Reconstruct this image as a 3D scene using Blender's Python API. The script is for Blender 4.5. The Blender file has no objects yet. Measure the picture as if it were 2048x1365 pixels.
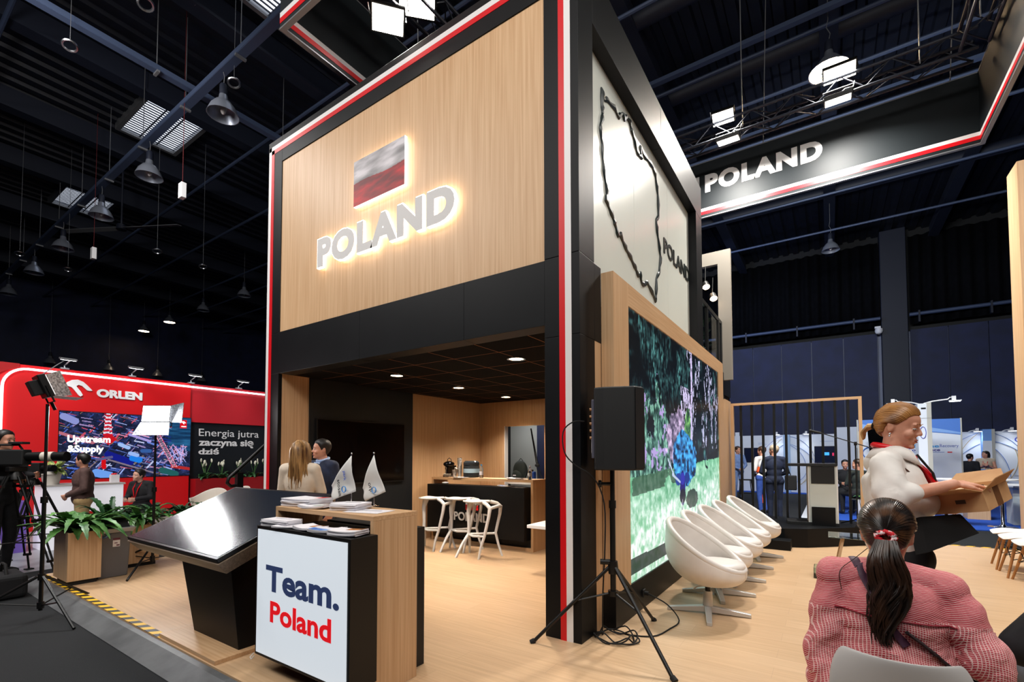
import bpy, bmesh, math, random
import numpy as np
from mathutils import Vector, Matrix, Euler, noise as mnoise
PI = math.pi
SC = bpy.context.scene
COL = SC.collection

# ------------------------------------------------------------------ camera
CAM = Vector((1.6364, -3.3869, 1.47))
YAW, PITCH, ROLL = 0.593, 0.0366, -0.0014
cam_data = bpy.data.cameras.new('camera')
cam_data.sensor_fit = 'HORIZONTAL'; cam_data.sensor_width = 36.0
cam_data.lens = 942.0 / 2048 * 36.0
cam_data.shift_x = -1.4 / 2048; cam_data.shift_y = 195.6 / 2048
cam_data.clip_start = 0.05; cam_data.clip_end = 200
cam = bpy.data.objects.new('camera', cam_data); COL.objects.link(cam)
cam.matrix_world = Matrix.Translation(CAM) @ Matrix.Rotation(YAW, 4, 'Z') @ Matrix.Rotation(PI / 2 + PITCH, 4, 'X') @ Matrix.Rotation(ROLL, 4, 'Z')
SC.camera = cam

# ------------------------------------------------------------------ exposure
SC.view_settings.view_transform = 'Standard'; SC.view_settings.look = 'None'
SC.view_settings.gamma = 1.0; SC.view_settings.use_curve_mapping = False
SC.view_settings.exposure = 0.0
SC.cycles.use_denoising = True
SC.cycles.max_bounces = 6; SC.cycles.diffuse_bounces = 3; SC.cycles.glossy_bounces = 3
SC.cycles.transparent_max_bounces = 8; SC.cycles.transmission_bounces = 4
SC.cycles.sample_clamp_indirect = 4.0
SC.cycles.caustics_reflective = False; SC.cycles.caustics_refractive = False

# ------------------------------------------------------------------ hall light (dim blue spill), soft stand-ins for the unseen rig, added fills
world = bpy.data.worlds.new('hall_air'); SC.world = world; world.use_nodes = True
world.node_tree.nodes['Background'].inputs[0].default_value = (0.06, 0.12, 0.36, 1)
world.node_tree.nodes['Background'].inputs[1].default_value = 0.032

def area_light(name, loc, target, power, sx, sy, col=(1, 1, 1), spread=180):
    l = bpy.data.lights.new(name, 'AREA'); l.shape = 'RECTANGLE'; l.size = sx; l.size_y = sy
    l.energy = power; l.color = col; l.spread = math.radians(spread)
    o = bpy.data.objects.new(name, l); COL.objects.link(o); o.location = loc
    d = Vector(target) - Vector(loc)
    o.rotation_euler = d.to_track_quat('-Z', 'Y').to_euler()
    o.visible_camera = True
    return o
area_light('truss_light_front', (-1.0, -6.2, 8.2), (-2.2, 0, 2.2), 315, 6, 1.2, (1.0, 0.96, 0.91))
area_light('truss_light_front_low', (3.0, -5.5, 6.5), (-1.5, 0.5, 0.8), 115, 4, 1.2, (1.0, 0.97, 0.93))
area_light('truss_light_side', (5.2, 1.0, 7.2), (1.0, 2.6, 1.8), 190, 1.0, 4, (1.0, 0.97, 0.93))
area_light('truss_light_stage', (3.6, -2.6, 7.4), (1.8, 3.3, 0), 150, 2.0, 2, (1.0, 0.96, 0.91))
area_light('truss_light_left', (-6.0, -5.0, 7.5), (-5.6, -0.6, 0), 200, 3, 2, (1.0, 0.96, 0.92))
area_light('truss_light_red_stand', (-7.6, -3.0, 7.6), (-12.3, 1.2, 1.6), 420, 1, 3, (1.0, 0.97, 0.95))
area_light('added_back_wall_light', (-2.6, 16.0, 8.4), (-0.4, 22.0, 3.6), 170, 2.0, 0.6, (0.45, 0.58, 1.0))  # added blue fill, hidden behind the booth, brightens the left of the far wall
area_light('added_conference_light', (1.4, 7.3, 7.0), (2.6, 19.6, 0.8), 700, 4.0, 0.5, (0.90, 0.95, 1.0))  # added fill tucked out of sight behind the banner to brighten the conference stands
# ------------------------------------------------------------------ helpers
def lin(c):
    if isinstance(c, str):
        c = [int(c[i:i + 2], 16) / 255 for i in (0, 2, 4)]
    return tuple((x / 12.92 if x <= 0.04045 else ((x + 0.055) / 1.055) ** 2.4) for x in c[:3]) + (1.0,)

def mat(name, col, rough=0.5, metal=0.0, emit=None, es=0.0, spec=None, alpha=None, trans=None, ior=None, coat=None):
    m = bpy.data.materials.new(name); m.use_nodes = True
    b = m.node_tree.nodes['Principled BSDF']
    b.inputs['Base Color'].default_value = lin(col)
    b.inputs['Roughness'].default_value = rough; b.inputs['Metallic'].default_value = metal
    if emit is not None:
        b.inputs['Emission Color'].default_value = lin(emit); b.inputs['Emission Strength'].default_value = es
    if spec is not None: b.inputs['Specular IOR Level'].default_value = spec
    if trans is not None: b.inputs['Transmission Weight'].default_value = trans
    if ior is not None: b.inputs['IOR'].default_value = ior
    if coat is not None: b.inputs['Coat Weight'].default_value = coat
    return m

def _nt(m): return m.node_tree, m.node_tree.nodes, m.node_tree.links, m.node_tree.nodes['Principled BSDF']

def mottled(name, c1, c2, scale=8.0, rough=0.5, stretch=(1, 1, 1), bump=0.0, metal=0.0, detail=4.0, coords='Object', lo=0.35, hi=0.65, spec=None):
    """two colours mixed by stretched noise"""
    m = mat(name, c1, rough, metal, spec=spec); t, n, l, b = _nt(m)
    tc = n.new('ShaderNodeTexCoord'); mp = n.new('ShaderNodeMapping'); mp.inputs['Scale'].default_value = stretch
    nz = n.new('ShaderNodeTexNoise'); nz.inputs['Scale'].default_value = scale; nz.inputs['Detail'].default_value = detail
    cr = n.new('ShaderNodeValToRGB'); cr.color_ramp.elements[0].position = lo; cr.color_ramp.elements[1].position = hi
    cr.color_ramp.elements[0].color = lin(c1); cr.color_ramp.elements[1].color = lin(c2)
    l.new(tc.outputs[coords], mp.inputs[0]); l.new(mp.outputs[0], nz.inputs['Vector']); l.new(nz.outputs[0], cr.inputs[0])
    l.new(cr.outputs[0], b.inputs['Base Color'])
    if bump:
        bp = n.new('ShaderNodeBump'); bp.inputs['Strength'].default_value = bump; bp.inputs['Distance'].default_value = 0.01
        l.new(nz.outputs[0], bp.inputs['Height']); l.new(bp.outputs[0], b.inputs['Normal'])
    return m

def wood(name, c1, c2, axis='z', rough=0.42, k=1.0):
    st = {'z': (60 * k, 60 * k, 1.2), 'x': (1.2, 60 * k, 60 * k), 'y': (60 * k, 1.2, 60 * k)}[axis]
    m = mottled(name, c1, c2, 1.0, rough, st, 0.0, 0.0, 6.0, 'Object', 0.28, 0.74)
    return m

def spline(P, k=6):
    """smooth curve through the points"""
    P = [Vector(p) for p in P]; out = []
    for i in range(len(P) - 1):
        a, b, c, d = P[max(i - 1, 0)], P[i], P[i + 1], P[min(i + 2, len(P) - 1)]
        for j in range(k):
            t = j / k; out.append(.5 * ((2 * b) + (c - a) * t + (2 * a - 5 * b + 4 * c - d) * t * t + (3 * b - a - 3 * c + d) * t ** 3))
    return out + [P[-1]]

class MB:
    """collects shapes into one mesh"""
    def __init__(s): s.bm = bmesh.new(); s.M = Matrix.Identity(4)
    def v(s, p): return s.bm.verts.new(s.M @ Vector(p))
    def f(s, vs):
        try: return s.bm.faces.new(vs)
        except ValueError: return None
    def box(s, x0, x1, y0, y1, z0, z1, R=None):
        if R is not None:
            c = Vector(((x0 + x1) / 2, (y0 + y1) / 2, (z0 + z1) / 2))
            P = [c + R @ (Vector(p) - c) for p in ((x0, y0, z0), (x1, y0, z0), (x1, y1, z0), (x0, y1, z0), (x0, y0, z1), (x1, y0, z1), (x1, y1, z1), (x0, y1, z1))]
        else:
            P = ((x0, y0, z0), (x1, y0, z0), (x1, y1, z0), (x0, y1, z0), (x0, y0, z1), (x1, y0, z1), (x1, y1, z1), (x0, y1, z1))
        v = [s.v(p) for p in P]
        for q in ((3, 2, 1, 0), (4, 5, 6, 7), (0, 1, 5, 4), (1, 2, 6, 5), (2, 3, 7, 6), (3, 0, 4, 7)): s.f([v[i] for i in q])
        return s
    def hexa(s, P):
        """8 corner points: bottom 4 ccw, top 4 ccw"""
        v = [s.v(p) for p in P]
        for q in ((3, 2, 1, 0), (4, 5, 6, 7), (0, 1, 5, 4), (1, 2, 6, 5), (2, 3, 7, 6), (3, 0, 4, 7)): s.f([v[i] for i in q])
        return s
    def quad(s, *P): s.f([s.v(p) for p in P]); return s
    def tube(s, pts, r, n=8, closed=False, caps=True, flat=1.0):
        pts = [Vector(p) for p in pts]; N = len(pts)
        rs = [r] * N if not hasattr(r, '__len__') else list(r)
        rings = []; up = None
        for i in range(N):
            if closed: d = pts[(i + 1) % N] - pts[i - 1]
            else: d = pts[min(i + 1, N - 1)] - pts[max(i - 1, 0)]
            if d.length < 1e-9: d = Vector((0, 0, 1))
            d.normalize()
            if up is None:
                up = Vector((0, 0, 1)) if abs(d.z) < 0.9 else Vector((1, 0, 0))
            a = d.cross(up)
            if a.length < 1e-6: a = d.cross(Vector((0.3, 1, 0.2)))
            a.normalize(); b = a.cross(d).normalized(); up = b
            rings.append([s.v(pts[i] + rs[i] * (math.cos(2 * PI * k / n) * a + flat * math.sin(2 * PI * k / n) * b)) for k in range(n)])
        for i in range(N if closed else N - 1):
            A, B = rings[i], rings[(i + 1) % N]
            for k in range(n): s.f([A[k], A[(k + 1) % n], B[(k + 1) % n], B[k]])
        if caps and not closed:
            s.f(rings[0][::-1]); s.f(rings[-1])
        return s
    def cyl(s, p0, p1, r0, r1=None, n=16): return s.tube([p0, p1], [r0, r0 if r1 is None else r1], n)
    def bar(s, p0, p1, w, h):
        """rectangular bar from p0 to p1"""
        p0, p1 = Vector(p0), Vector(p1); d = (p1 - p0).normalized()
        up = Vector((0, 0, 1)) if abs(d.z) < 0.95 else Vector((1, 0, 0))
        a = d.cross(up).normalized(); b = a.cross(d).normalized()
        P = []
        for p in (p0, p1):
            for (i, j) in ((-1, -1), (1, -1), (1, 1), (-1, 1)): P.append(p + a * i * w / 2 + b * j * h / 2)
        return s.hexa(P)
    def lathe(s, prof, n=24, c=(0, 0, 0), R=None, cap=True):
        c = Vector(c); rings = []
        for (r, z) in prof:
            ring = []
            for k in range(n):
                p = Vector((r * math.cos(2 * PI * k / n), r * math.sin(2 * PI * k / n), z))
                if R is not None: p = R @ p
                ring.append(s.v(c + p))
            rings.append(ring)
        for A, B in zip(rings, rings[1:]):
            for k in range(n): s.f([A[k], A[(k + 1) % n], B[(k + 1) % n], B[k]])
        if cap:
            if prof[0][0] > 1e-4: s.f(rings[0][::-1])
            if prof[-1][0] > 1e-4: s.f(rings[-1])
        return s
    def prism(s, poly, d0, d1, M=None):
        """polygon in local xy pushed along local z from d0 to d1, then mapped by M"""
        M = M or Matrix.Identity(4)
        A = [s.v(M @ Vector((x, y, d0))) for x, y in poly]; B = [s.v(M @ Vector((x, y, d1))) for x, y in poly]
        n = len(poly); s.f(A[::-1]); s.f(B)
        for i in range(n): s.f([A[i], A[(i + 1) % n], B[(i + 1) % n], B[i]])
        return s
    def ell(s, c, r, R=None, nu=16, nv=10):
        c = Vector(c); r = (r, r, r) if not hasattr(r, '__len__') else r
        rows = []
        for j in range(nv + 1):
            th = PI * j / nv; row = []
            for i in range(nu):
                ph = 2 * PI * i / nu
                p = Vector((r[0] * math.sin(th) * math.cos(ph), r[1] * math.sin(th) * math.sin(ph), r[2] * math.cos(th)))
                if R is not None: p = R @ p
                row.append(p)
            rows.append(row)
        top = s.v(c + rows[0][0]); bot = s.v(c + rows[-1][0])
        V = [[s.v(c + p) for p in row] for row in rows[1:-1]]
        for i in range(nu):
            s.f([top, V[0][i], V[0][(i + 1) % nu]]); s.f([bot, V[-1][(i + 1) % nu], V[-1][i]])
        for A, B in zip(V, V[1:]):
            for i in range(nu): s.f([A[i], B[i], B[(i + 1) % nu], A[(i + 1) % nu]])
        return s
    def cone(s, a, b, ra, rb, n=14):
        """rounded limb piece"""
        a, b = Vector(a), Vector(b); s.tube([a, b], [ra, rb], n); s.ell(a, ra, None, n, 8); s.ell(b, rb, None, n, 8); return s
    def grid(s, P):
        """P[i][j] points"""
        V = [[s.v(p) for p in row] for row in P]
        for i in range(len(V) - 1):
            for j in range(len(V[0]) - 1): s.f([V[i][j], V[i + 1][j], V[i + 1][j + 1], V[i][j + 1]])
        return s
    def build(s, name, m, parent=None, smooth=40, bevel=0.0, remesh=0.0, sm=0, subsurf=0, solid=0.0, loc=None, bseg=2):
        me = bpy.data.meshes.new(name); bmesh.ops.recalc_face_normals(s.bm, faces=s.bm.faces)
        s.bm.to_mesh(me); s.bm.free()
        o = bpy.data.objects.new(name, me); COL.objects.link(o)
        if m is not None: me.materials.append(m)
        if remesh or solid or subsurf:
            if solid:
                md = o.modifiers.new('s', 'SOLIDIFY'); md.thickness = solid; md.offset = 0
            if remesh:
                md = o.modifiers.new('r', 'REMESH'); md.mode = 'VOXEL'; md.voxel_size = remesh
                if sm:
                    md = o.modifiers.new('sm', 'SMOOTH'); md.iterations = sm; md.factor = 0.5
            if subsurf:
                md = o.modifiers.new('sub', 'SUBSURF'); md.levels = subsurf; md.render_levels = subsurf
            dg = bpy.context.evaluated_depsgraph_get()
            me2 = bpy.data.meshes.new_from_object(o.evaluated_get(dg)); o.modifiers.clear(); o.data = me2
            bpy.data.meshes.remove(me); me = me2; me.name = name
            if m is not None and not me.materials: me.materials.append(m)
        if smooth and len(me.polygons):
            me.polygons.foreach_set('use_smooth', [True] * len(me.polygons))
            if not remesh: me.set_sharp_from_angle(angle=math.radians(smooth))
        if bevel:
            md = o.modifiers.new('bevel', 'BEVEL'); md.width = bevel; md.segments = bseg; md.limit_method = 'ANGLE'; md.angle_limit = math.radians(50)
        if parent is not None: o.parent = parent
        if loc is not None: o.location = loc
        return o

def tag(o, label=None, cat=None, group=None, kind=None):
    if label: o['label'] = label
    if cat: o['category'] = cat
    if group: o['group'] = group
    if kind: o['kind'] = kind
    return o
def thing(name, loc, label, cat, group=None, rz=0.0):
    o = bpy.data.objects.new(name, None); COL.objects.link(o); o.location = loc; o.rotation_euler = (0, 0, rz)
    o.empty_display_size = 0.1
    return tag(o, label, cat, group)
def structure(o): o['kind'] = 'structure'; return o
def copy_tree(o, parent=None, label=None, loc=None, rz=None):
    c = o.copy(); COL.objects.link(c)
    if parent is not None: c.parent = parent
    if label: c['label'] = label
    if loc is not None: c.location = loc
    if rz is not None: c.rotation_euler = (0, 0, rz)
    for ch in list(o.children): copy_tree(ch, c)
    return c

def frame(o, x, y):
    """matrix with origin o, local x along x, local y along y"""
    x = Vector(x).normalized(); y = Vector(y).normalized(); z = x.cross(y)
    M = Matrix((x, y, z)).transposed().to_4x4(); M.translation = Vector(o); return M
FRONT = lambda x, y, z: frame((x, y, z), (1, 0, 0), (0, 0, 1))      # text facing -y
SIDE = lambda x, y, z: frame((x, y, z), (0, 1, 0), (0, 0, 1))       # text facing +x

def text(name, body, m, M, w=None, h=None, depth=0.004, bold=0.0, parent=None, back=0.0, italic=0.0, space=1.0, align='LEFT'):
    """letters as a mesh; w / h = wanted width / height of the whole block in metres, lower left corner at M's origin"""
    cu = bpy.data.curves.new(name, 'FONT'); cu.body = body; cu.size = 1.0; cu.offset = bold; cu.shear = italic
    cu.extrude = 0.5; cu.resolution_u = 4; cu.space_character = space; cu.align_x = align
    o = bpy.data.objects.new(name, cu); COL.objects.link(o)
    dg = bpy.context.evaluated_depsgraph_get()
    me = bpy.data.meshes.new_from_object(o.evaluated_get(dg)); bpy.data.objects.remove(o); bpy.data.curves.remove(cu)
    n = len(me.vertices); co = np.empty(n * 3); me.vertices.foreach_get('co', co); co = co.reshape(-1, 3)
    lo = co.min(0); hi = co.max(0)
    sx = (w / (hi[0] - lo[0])) if w else None; sy = (h / (hi[1] - lo[1])) if h else None
    sx = sx or sy; sy = sy or sx
    co[:, 0] = (co[:, 0] - lo[0]) * sx; co[:, 1] = (co[:, 1] - lo[1]) * sy
    co[:, 2] = np.where(co[:, 2] > 0, depth, back)
    A = np.array(M); co = co @ A[:3, :3].T + A[:3, 3]
    me.vertices.foreach_set('co', co.ravel()); me.update(); me.name = name
    me.materials.clear(); me.materials.append(m)
    o = bpy.data.objects.new(name, me); COL.objects.link(o)
    if parent is not None: o.parent = parent
    return o

def fbm(u, v, seed=0, octs=5, f=4.0):
    """value noise, vectorised"""
    out = np.zeros_like(u); amp = 1.0; tot = 0
    for k in range(octs):
        rs = np.random.RandomState(seed + k); T = rs.rand(64, 64)
        x, y = u * f, v * f; xi, yi = np.floor(x).astype(int), np.floor(y).astype(int); fx, fy = x - xi, y - yi
        fx = fx * fx * (3 - 2 * fx); fy = fy * fy * (3 - 2 * fy)
        g = lambda a, b: T[a % 64, b % 64]
        out += amp * ((g(xi, yi) * (1 - fx) + g(xi + 1, yi) * fx) * (1 - fy) + (g(xi, yi + 1) * (1 - fx) + g(xi + 1, yi + 1) * fx) * fy)
        tot += amp; amp *= 0.55; f *= 2.1
    return out / tot

def picture(name, M, w, h, nx, ny, img, strength=1.0, parent=None, gloss=0.3):
    """a lit screen: fine grid whose cells carry the picture's own colours (img: ny x nx x 3 sRGB, row 0 at the bottom)"""
    xs = np.linspace(0, w, nx + 1); ys = np.linspace(0, h, ny + 1)
    X, Y = np.meshgrid(xs, ys); co = np.stack([X, Y, np.zeros_like(X)], -1).reshape(-1, 3)
    A = np.array(M); co = co @ A[:3, :3].T + A[:3, 3]
    i = np.arange(nx); j = np.arange(ny); I, J = np.meshgrid(i, j); a = (J * (nx + 1) + I).ravel()
    faces = np.stack([a, a + 1, a + nx + 2, a + nx + 1], 1)
    me = bpy.data.meshes.new(name); me.from_pydata(co.tolist(), [], faces.tolist())
    at = me.color_attributes.new('picture', 'FLOAT_COLOR', 'CORNER')
    c = np.clip(img, 0, 1).reshape(-1, 3); c = np.where(c <= 0.04045, c / 12.92, ((c + 0.055) / 1.055) ** 2.4)
    c4 = np.concatenate([c, np.ones((len(c), 1))], 1); at.data.foreach_set('color', np.repeat(c4, 4, 0).astype(np.float32).ravel())
    m = mat(name + '_glow', '050505', gloss, spec=0.3); t, n, l, b = _nt(m)
    an = n.new('ShaderNodeAttribute'); an.attribute_name = 'picture'
    l.new(an.outputs['Color'], b.inputs['Emission Color']); b.inputs['Emission Strength'].default_value = strength
    me.materials.append(m)
    o = bpy.data.objects.new(name, me); COL.objects.link(o)
    if parent is not None: o.parent = parent
    return o

def seg(img, p, q, wd, col, X, Y, asp=1.0):
    """paint a stroke in picture units (u to the right, v up, both in height units)"""
    p = np.array(p, float); q = np.array(q, float); d = q - p; L = (d ** 2).sum() + 1e-9
    t = np.clip(((X - p[0]) * d[0] + (Y - p[1]) * d[1]) / L, 0, 1)
    m = (X - p[0] - t * d[0]) ** 2 + (Y - p[1] - t * d[1]) ** 2 < wd * wd
    img[m] = col

# ------------------------------------------------------------------ palette
OAK1, OAK2 = 'd8b48c', 'c0966c'
M = dict(
    oak=wood('oak_upright', OAK1, OAK2, 'z'), oak_x=wood('oak_lengthwise', OAK1, OAK2, 'x'), oak_y=wood('oak_depthwise', OAK1, OAK2, 'y'),
    black=mottled('black_laminate', '080a0d', '0c0e11', 3.0, 0.46, spec=.22), black_soft=mat('black_matt', '101113', 0.7), black_gloss=mat('black_glass', '040405', 0.12, spec=.22),
    black_metal=mat('black_metal', '121212', 0.4, 0.3), white=mat('white_paint', 'e9e9ea', 0.45), red=mat('red_paint', 'd5111c', 0.4),
    white_strip=mat('white_strip', 'e6e4e4', 0.4), red_strip=mat('red_strip', 'd20a18', 0.38), orange_strip=mat('bright_red_strip', 'e8331a', 0.4),
    chrome=mat('chrome', 'd8d8da', 0.12, 1.0), steel=mat('brushed_steel', 'a5a7aa', 0.3, 1.0), grey_metal=mat('grey_metal', '8a8c8f', 0.42, 0.6),
    navy=mottled('navy_wall', '121b3a', '18224a', 1.5, 0.65), curtain=mottled('black_curtain', '050609', '090a0e', 6.0, 0.9, spec=.1),
    hall_steel=mat('hall_steel', '46536e', 0.5, 0.3), hall_dark=mat('hall_dark_steel', '141a2a', 0.6),
    glow=mat('lamp_glow', 'ffffff', 0.5, emit='fff4e4', es=14), glow_cool=mat('cool_lamp_glow', 'ffffff', 0.5, emit='f2f7ff', es=12), glow_warm=mat('warm_lamp_glow', 'ffffff', 0.5, emit='ffd9ac', es=14),
    paper=mat('paper', 'e6e4ea', 0.6), plastic_white=mat('white_plastic', 'e4e2e0', 0.35), rubber=mat('black_rubber', '0b0b0c', 0.8),
    skin=mottled('skin', 'c98d72', 'd69c82', 14, 0.5), skin_pale=mottled('pale_skin', 'd8a48a', 'e0b098', 14, 0.5), lip=mat('lip', 'a5504a', 0.5),
    eye=mat('eye_white', 'd8d2cc', 0.3), iris=mat('iris', '2a211c', 0.2),
    leaf=mottled('leaf_green', '285a26', '5a8c42', 9, 0.45), leaf_dark=mottled('dark_leaf', '183c20', '2f5e30', 9, 0.45), soil=mat('soil', '1c140e', 0.95),
)
# ------------------------------------------------------------------ the hall
m = mottled('hall_carpet', '0b0e11', '12161a', 220, 0.95, bump=0.3)
o = MB().box(-34, 14, -9, 24, -0.3, -0.08).build('floor', m, smooth=0); structure(o)
# corrugated roof sheets
m = mottled('roof_sheet', '070b16', '0c1222', 4, 0.55)
b = MB(); zc = 11.0; k = 0; P0 = []; P1 = []
x = -34.0
while x < 14:
    for dx, dz in ((0, 0), (0.16, 0), (0.20, 0.08), (0.34, 0.08), (0.38, 0)):
        P0.append((x + dx, -9, zc + dz)); P1.append((x + dx, 24, zc + dz))
    x += 0.42
b.grid([P0, P1]); o = b.build('ceiling', m, smooth=0, solid=0.01); structure(o)
# navy panel wall at the far side, black pleated curtains over it
o = MB().box(-34, 14, 22.3, 22.5, -0.3, 11.2).build('wall_back', M['black_soft'], smooth=0); structure(o)
b = MB()
for x0, x1 in ((-9, 3.45), (4.5, 13)):
    n = int(round((x1 - x0) / 1.19)); 
    xs = [-1.379 + 1.2 * i for i in range(-7, 5)] if x0 < 0 else [4.5, 5.683, 6.844, 8.0, 9.2, 10.4, 11.6, 13]
    xs = [a for a in xs if x0 <= a <= x1]
    if x0 < 0: xs = [-9] + xs + [3.45]
    for a, c in zip(xs, xs[1:]): b.box(a + 0.014, c - 0.014, 22.0, 22.3, -0.08, 6.7)
o = b.build('wall_panel_lining', M['navy'], smooth=0); structure(o)
o = MB().box(-9, 13, 22.09, 22.28, 0, 6.66).build('trim_1', mat('panel_joint', '6e7690', 0.5), smooth=0); structure(o)
o = MB().box(3.55, 4.42, 21.7, 22.3, -0.08, 11).build('column', M['hall_dark'], bevel=0.02); structure(o)
def curtain(x0, x1, label):
    P = [[], []]; n = int((x1 - x0) / 0.055)
    for i in range(n + 1):
        x = x0 + (x1 - x0) * i / n; y = 21.85 + 0.07 * math.sin(i * 0.9) + 0.03 * math.sin(i * 0.37)
        P[0].append((x, y, 6.9)); P[1].append((x, y + 0.02 * math.sin(i), 10.6))
    o = MB().grid(P).build('curtain', M['curtain'], smooth=180, solid=0.012); tag(o, label, 'curtain', 'black curtains on the far wall')
curtain(-9, 3.5, 'wide black pleated curtain left of the dark wall column'); curtain(4.5, 13, 'black pleated curtain right of the dark wall column')
def wall_pipe(x0, x1, label):
    t = thing('wall_pipe', (x0, 21.55, 7.24), label, 'pipe', 'long pipes along the far wall')
    MB().cyl((0, 0, 0), (x1 - x0, 0, 0), 0.075, n=12).build('pipe', M['hall_steel'], t)
    for i in range(int((x1 - x0) / 2.1) + 1): MB().box(0.3 + 2.1 * i - .03, 0.3 + 2.1 * i + .03, -.09, .09, -0.35, 0.12).build('bracket', M['hall_dark'], t)
wall_pipe(-4, 3.5, 'blue-grey pipe below the curtain left of the wall column'); wall_pipe(4.45, 12, 'blue-grey pipe below the curtain right of the wall column')
t = thing('security_camera', (3.45, 21.6, 6.72), 'white dome security camera at the top of the panel wall', 'camera')
MB().box(-.14, .06, -.05, .05, .12, .2).build('arm', M['white'], t); MB().lathe([(0.02, .14), (.13, .1), (.14, -.02), (.1, -.1), (0, -.14)], 16).build('dome', M['white'], t)
# left and far side walls of the hall
o = MB().box(-34.2, -34, -9, 22.5, -0.3, 11.2).build('wall_left', M['navy'], smooth=0); structure(o)
# roof beams (girders across x = run along y) and purlins along x
for i, x in enumerate((-29.7, -26.2, -22.7, -19.0, -15.7, -12.2, -8.7, -5.2, -1.7, 1.8, 5.3)):
    o = MB().box(x - .09, x + .09, -9, 22, 10.45, 10.95).box(x - .17, x + .17, -9, 22, 10.40, 10.46).build('roof_beam', M['hall_dark'], bevel=0, smooth=0); structure(o)
for y in (-1.5, 3.4, 5.4, 7.9, 9.4, 11.2, 12.6, 15.4, 18.5):
    o = MB().cyl((-34, y, 10.25), (14, y, 10.25), 0.045, n=8).build('roof_rail', M['hall_steel']); structure(o)
for y in (6.0, 8.6, 11.9, 16.0):
    o = MB().cyl((-8, y, 10.6), (14, y, 10.6), 0.19, n=12).build('air_duct', M['hall_dark']); structure(o)
for y in (7.2, 10.4):
    o = MB().box(-4, 14, y - .06, y + .06, 10.0, 10.09).build('light_rail', M['hall_steel'], smooth=0); structure(o)
def tray(p, q, label):
    t = thing('cable_tray', p, label, 'cable tray', 'cable trays under the hall roof')
    d = Vector(q) - Vector(p); b = MB(); b.bar((0, 0, 0), d, 0.15, 0.02)
    s_ = Vector((-d.y, d.x, 0)).normalized() * 0.075
    b.bar(s_ + Vector((0, 0, .05)), d + s_ + Vector((0, 0, .05)), 0.012, 0.1); b.bar(-s_ + Vector((0, 0, .05)), d - s_ + Vector((0, 0, .05)), 0.012, 0.1)
    b.build('trough', M['hall_steel'], t, smooth=0)
    n = int(d.length / 2.2)
    for i in range(n + 1):
        c = d * (i / n); MB().bar(c - s_ * 1.3 + Vector((0, 0, -.03)), c + s_ * 1.3 + Vector((0, 0, -.03)), 0.05, 0.04).cyl(c, c + Vector((0, 0, 2.0)), 0.008, n=6).build('hanger', M['grey_metal'], t)
tray((-33, 0.85, 8.95), (-5.0, 0.85, 8.95), 'long cable tray carrying the row of pendant lamps at left')
tray((-9.3, -5, 9.12), (-9.3, 8, 9.12), 'cable tray crossing from the upper left corner toward the booth')
# skylights in the roof
def skylight(cx, cy, label, n):
    t = thing('skylight', (cx, cy, 10.94), label, 'skylight', 'skylights in the roof')
    W, L = 2.3, 1.3
    b = MB(); 
    b.box(-W/2-.1, W/2+.1, -L/2-.1, -L/2, -.12, .1).box(-W/2-.1, W/2+.1, L/2, L/2+.1, -.12, .1).box(-W/2-.1, -W/2, -L/2, L/2, -.12, .1).box(W/2, W/2+.1, -L/2, L/2, -.12, .1)
    b.build('frame', M['grey_metal'], t, smooth=0)
    MB().box(-W/2, W/2, -L/2, L/2, .02, .03).build('pane', mat('daylight_pane', 'ffffff', 0.5, emit='e8f0ff', es=1.6), t, smooth=0)
    g = MB()
    for i in range(20):
        x = -W/2 + W * (i + .5) / 20; g.box(x - .011, x + .011, -L/2, L/2, -.05, -.02)
    for y in (-.2, .22): g.box(-W/2, W/2, y - .012, y + .012, -.075, -.045)
    g.build('grille', M['hall_dark'], t, smooth=0)
    MB().box(-.25, .95, -.08, .12, -.03, 0).build('opener', M['hall_dark'], t, smooth=0)
skylight(-13.85, 1.9, 'bright barred skylight nearest the wooden booth front', 0)
skylight(-20.8, 1.9, 'barred skylight farther back behind the pendant lamps', 1)
skylight(-6.95, 1.55, 'skylight at the top edge beside the hanging banner', 2)
# pendant high-bay lamps
def highbay(name, loc, label, group, lit=None, r=0.28, rod=1.6):
    t = thing(name, loc, label, 'pendant lamp', group)
    MB().lathe([(.05, .42), (.07, .40), (.085, .30), (.14, .26), (.22, .15), (r, 0), (r - .012, 0), (.2, .15), (.1, .25), (.02, .27)], 20, cap=False).build('shade', HB, t, smooth=60)
    MB().lathe([(0, .62), (.05, .62), (.07, .58), (.07, .40), (0, .40)], 14).build('ballast', M['hall_dark'], t)
    MB().tube([(0, 0, .6), (.03, 0, .75), (-.03, 0, .9), (0, 0, 1.05), (0, 0, rod)], .008, 6).build('cable', M['grey_metal'], t)
    MB().ell((0, 0, .13), (.055, .055, .11), None, 10, 8).build('bulb', lit or M['plastic_white'], t)
    if lit: MB().lathe([(r - .02, .012), (0, .012)], 20).build('lens', lit, t)
    return t
HB = mat('lamp_shade_metal', '8d93a0', 0.35, 0.5)
L1 = highbay('high_bay_lamp', (-7.97, .85, 8.07), 'unlit grey pendant lamp nearest the booth in the row under the tray', 'unlit pendant lamps under the left tray', rod=.88)
for x, lb in ((-11.56, 'second unlit pendant lamp from the booth, just below the nearest skylight'), (-14.88, 'third unlit pendant lamp, in front of the far skylight'),
        (-18.45, 'fourth unlit pendant lamp along the left tray'), (-21.97, 'fifth unlit pendant lamp along the left tray'), (-25.92, 'unlit pendant lamp at the far left end of the tray')):
    copy_tree(L1, None, lb, (x, .85, 8.07))
L0 = highbay('high_bay_lamp', (-20.13, 7.25, 8.7), 'small unlit pendant lamp close to the white striped booth edge', 'other unlit pendant lamps', rod=2.29)
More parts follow.
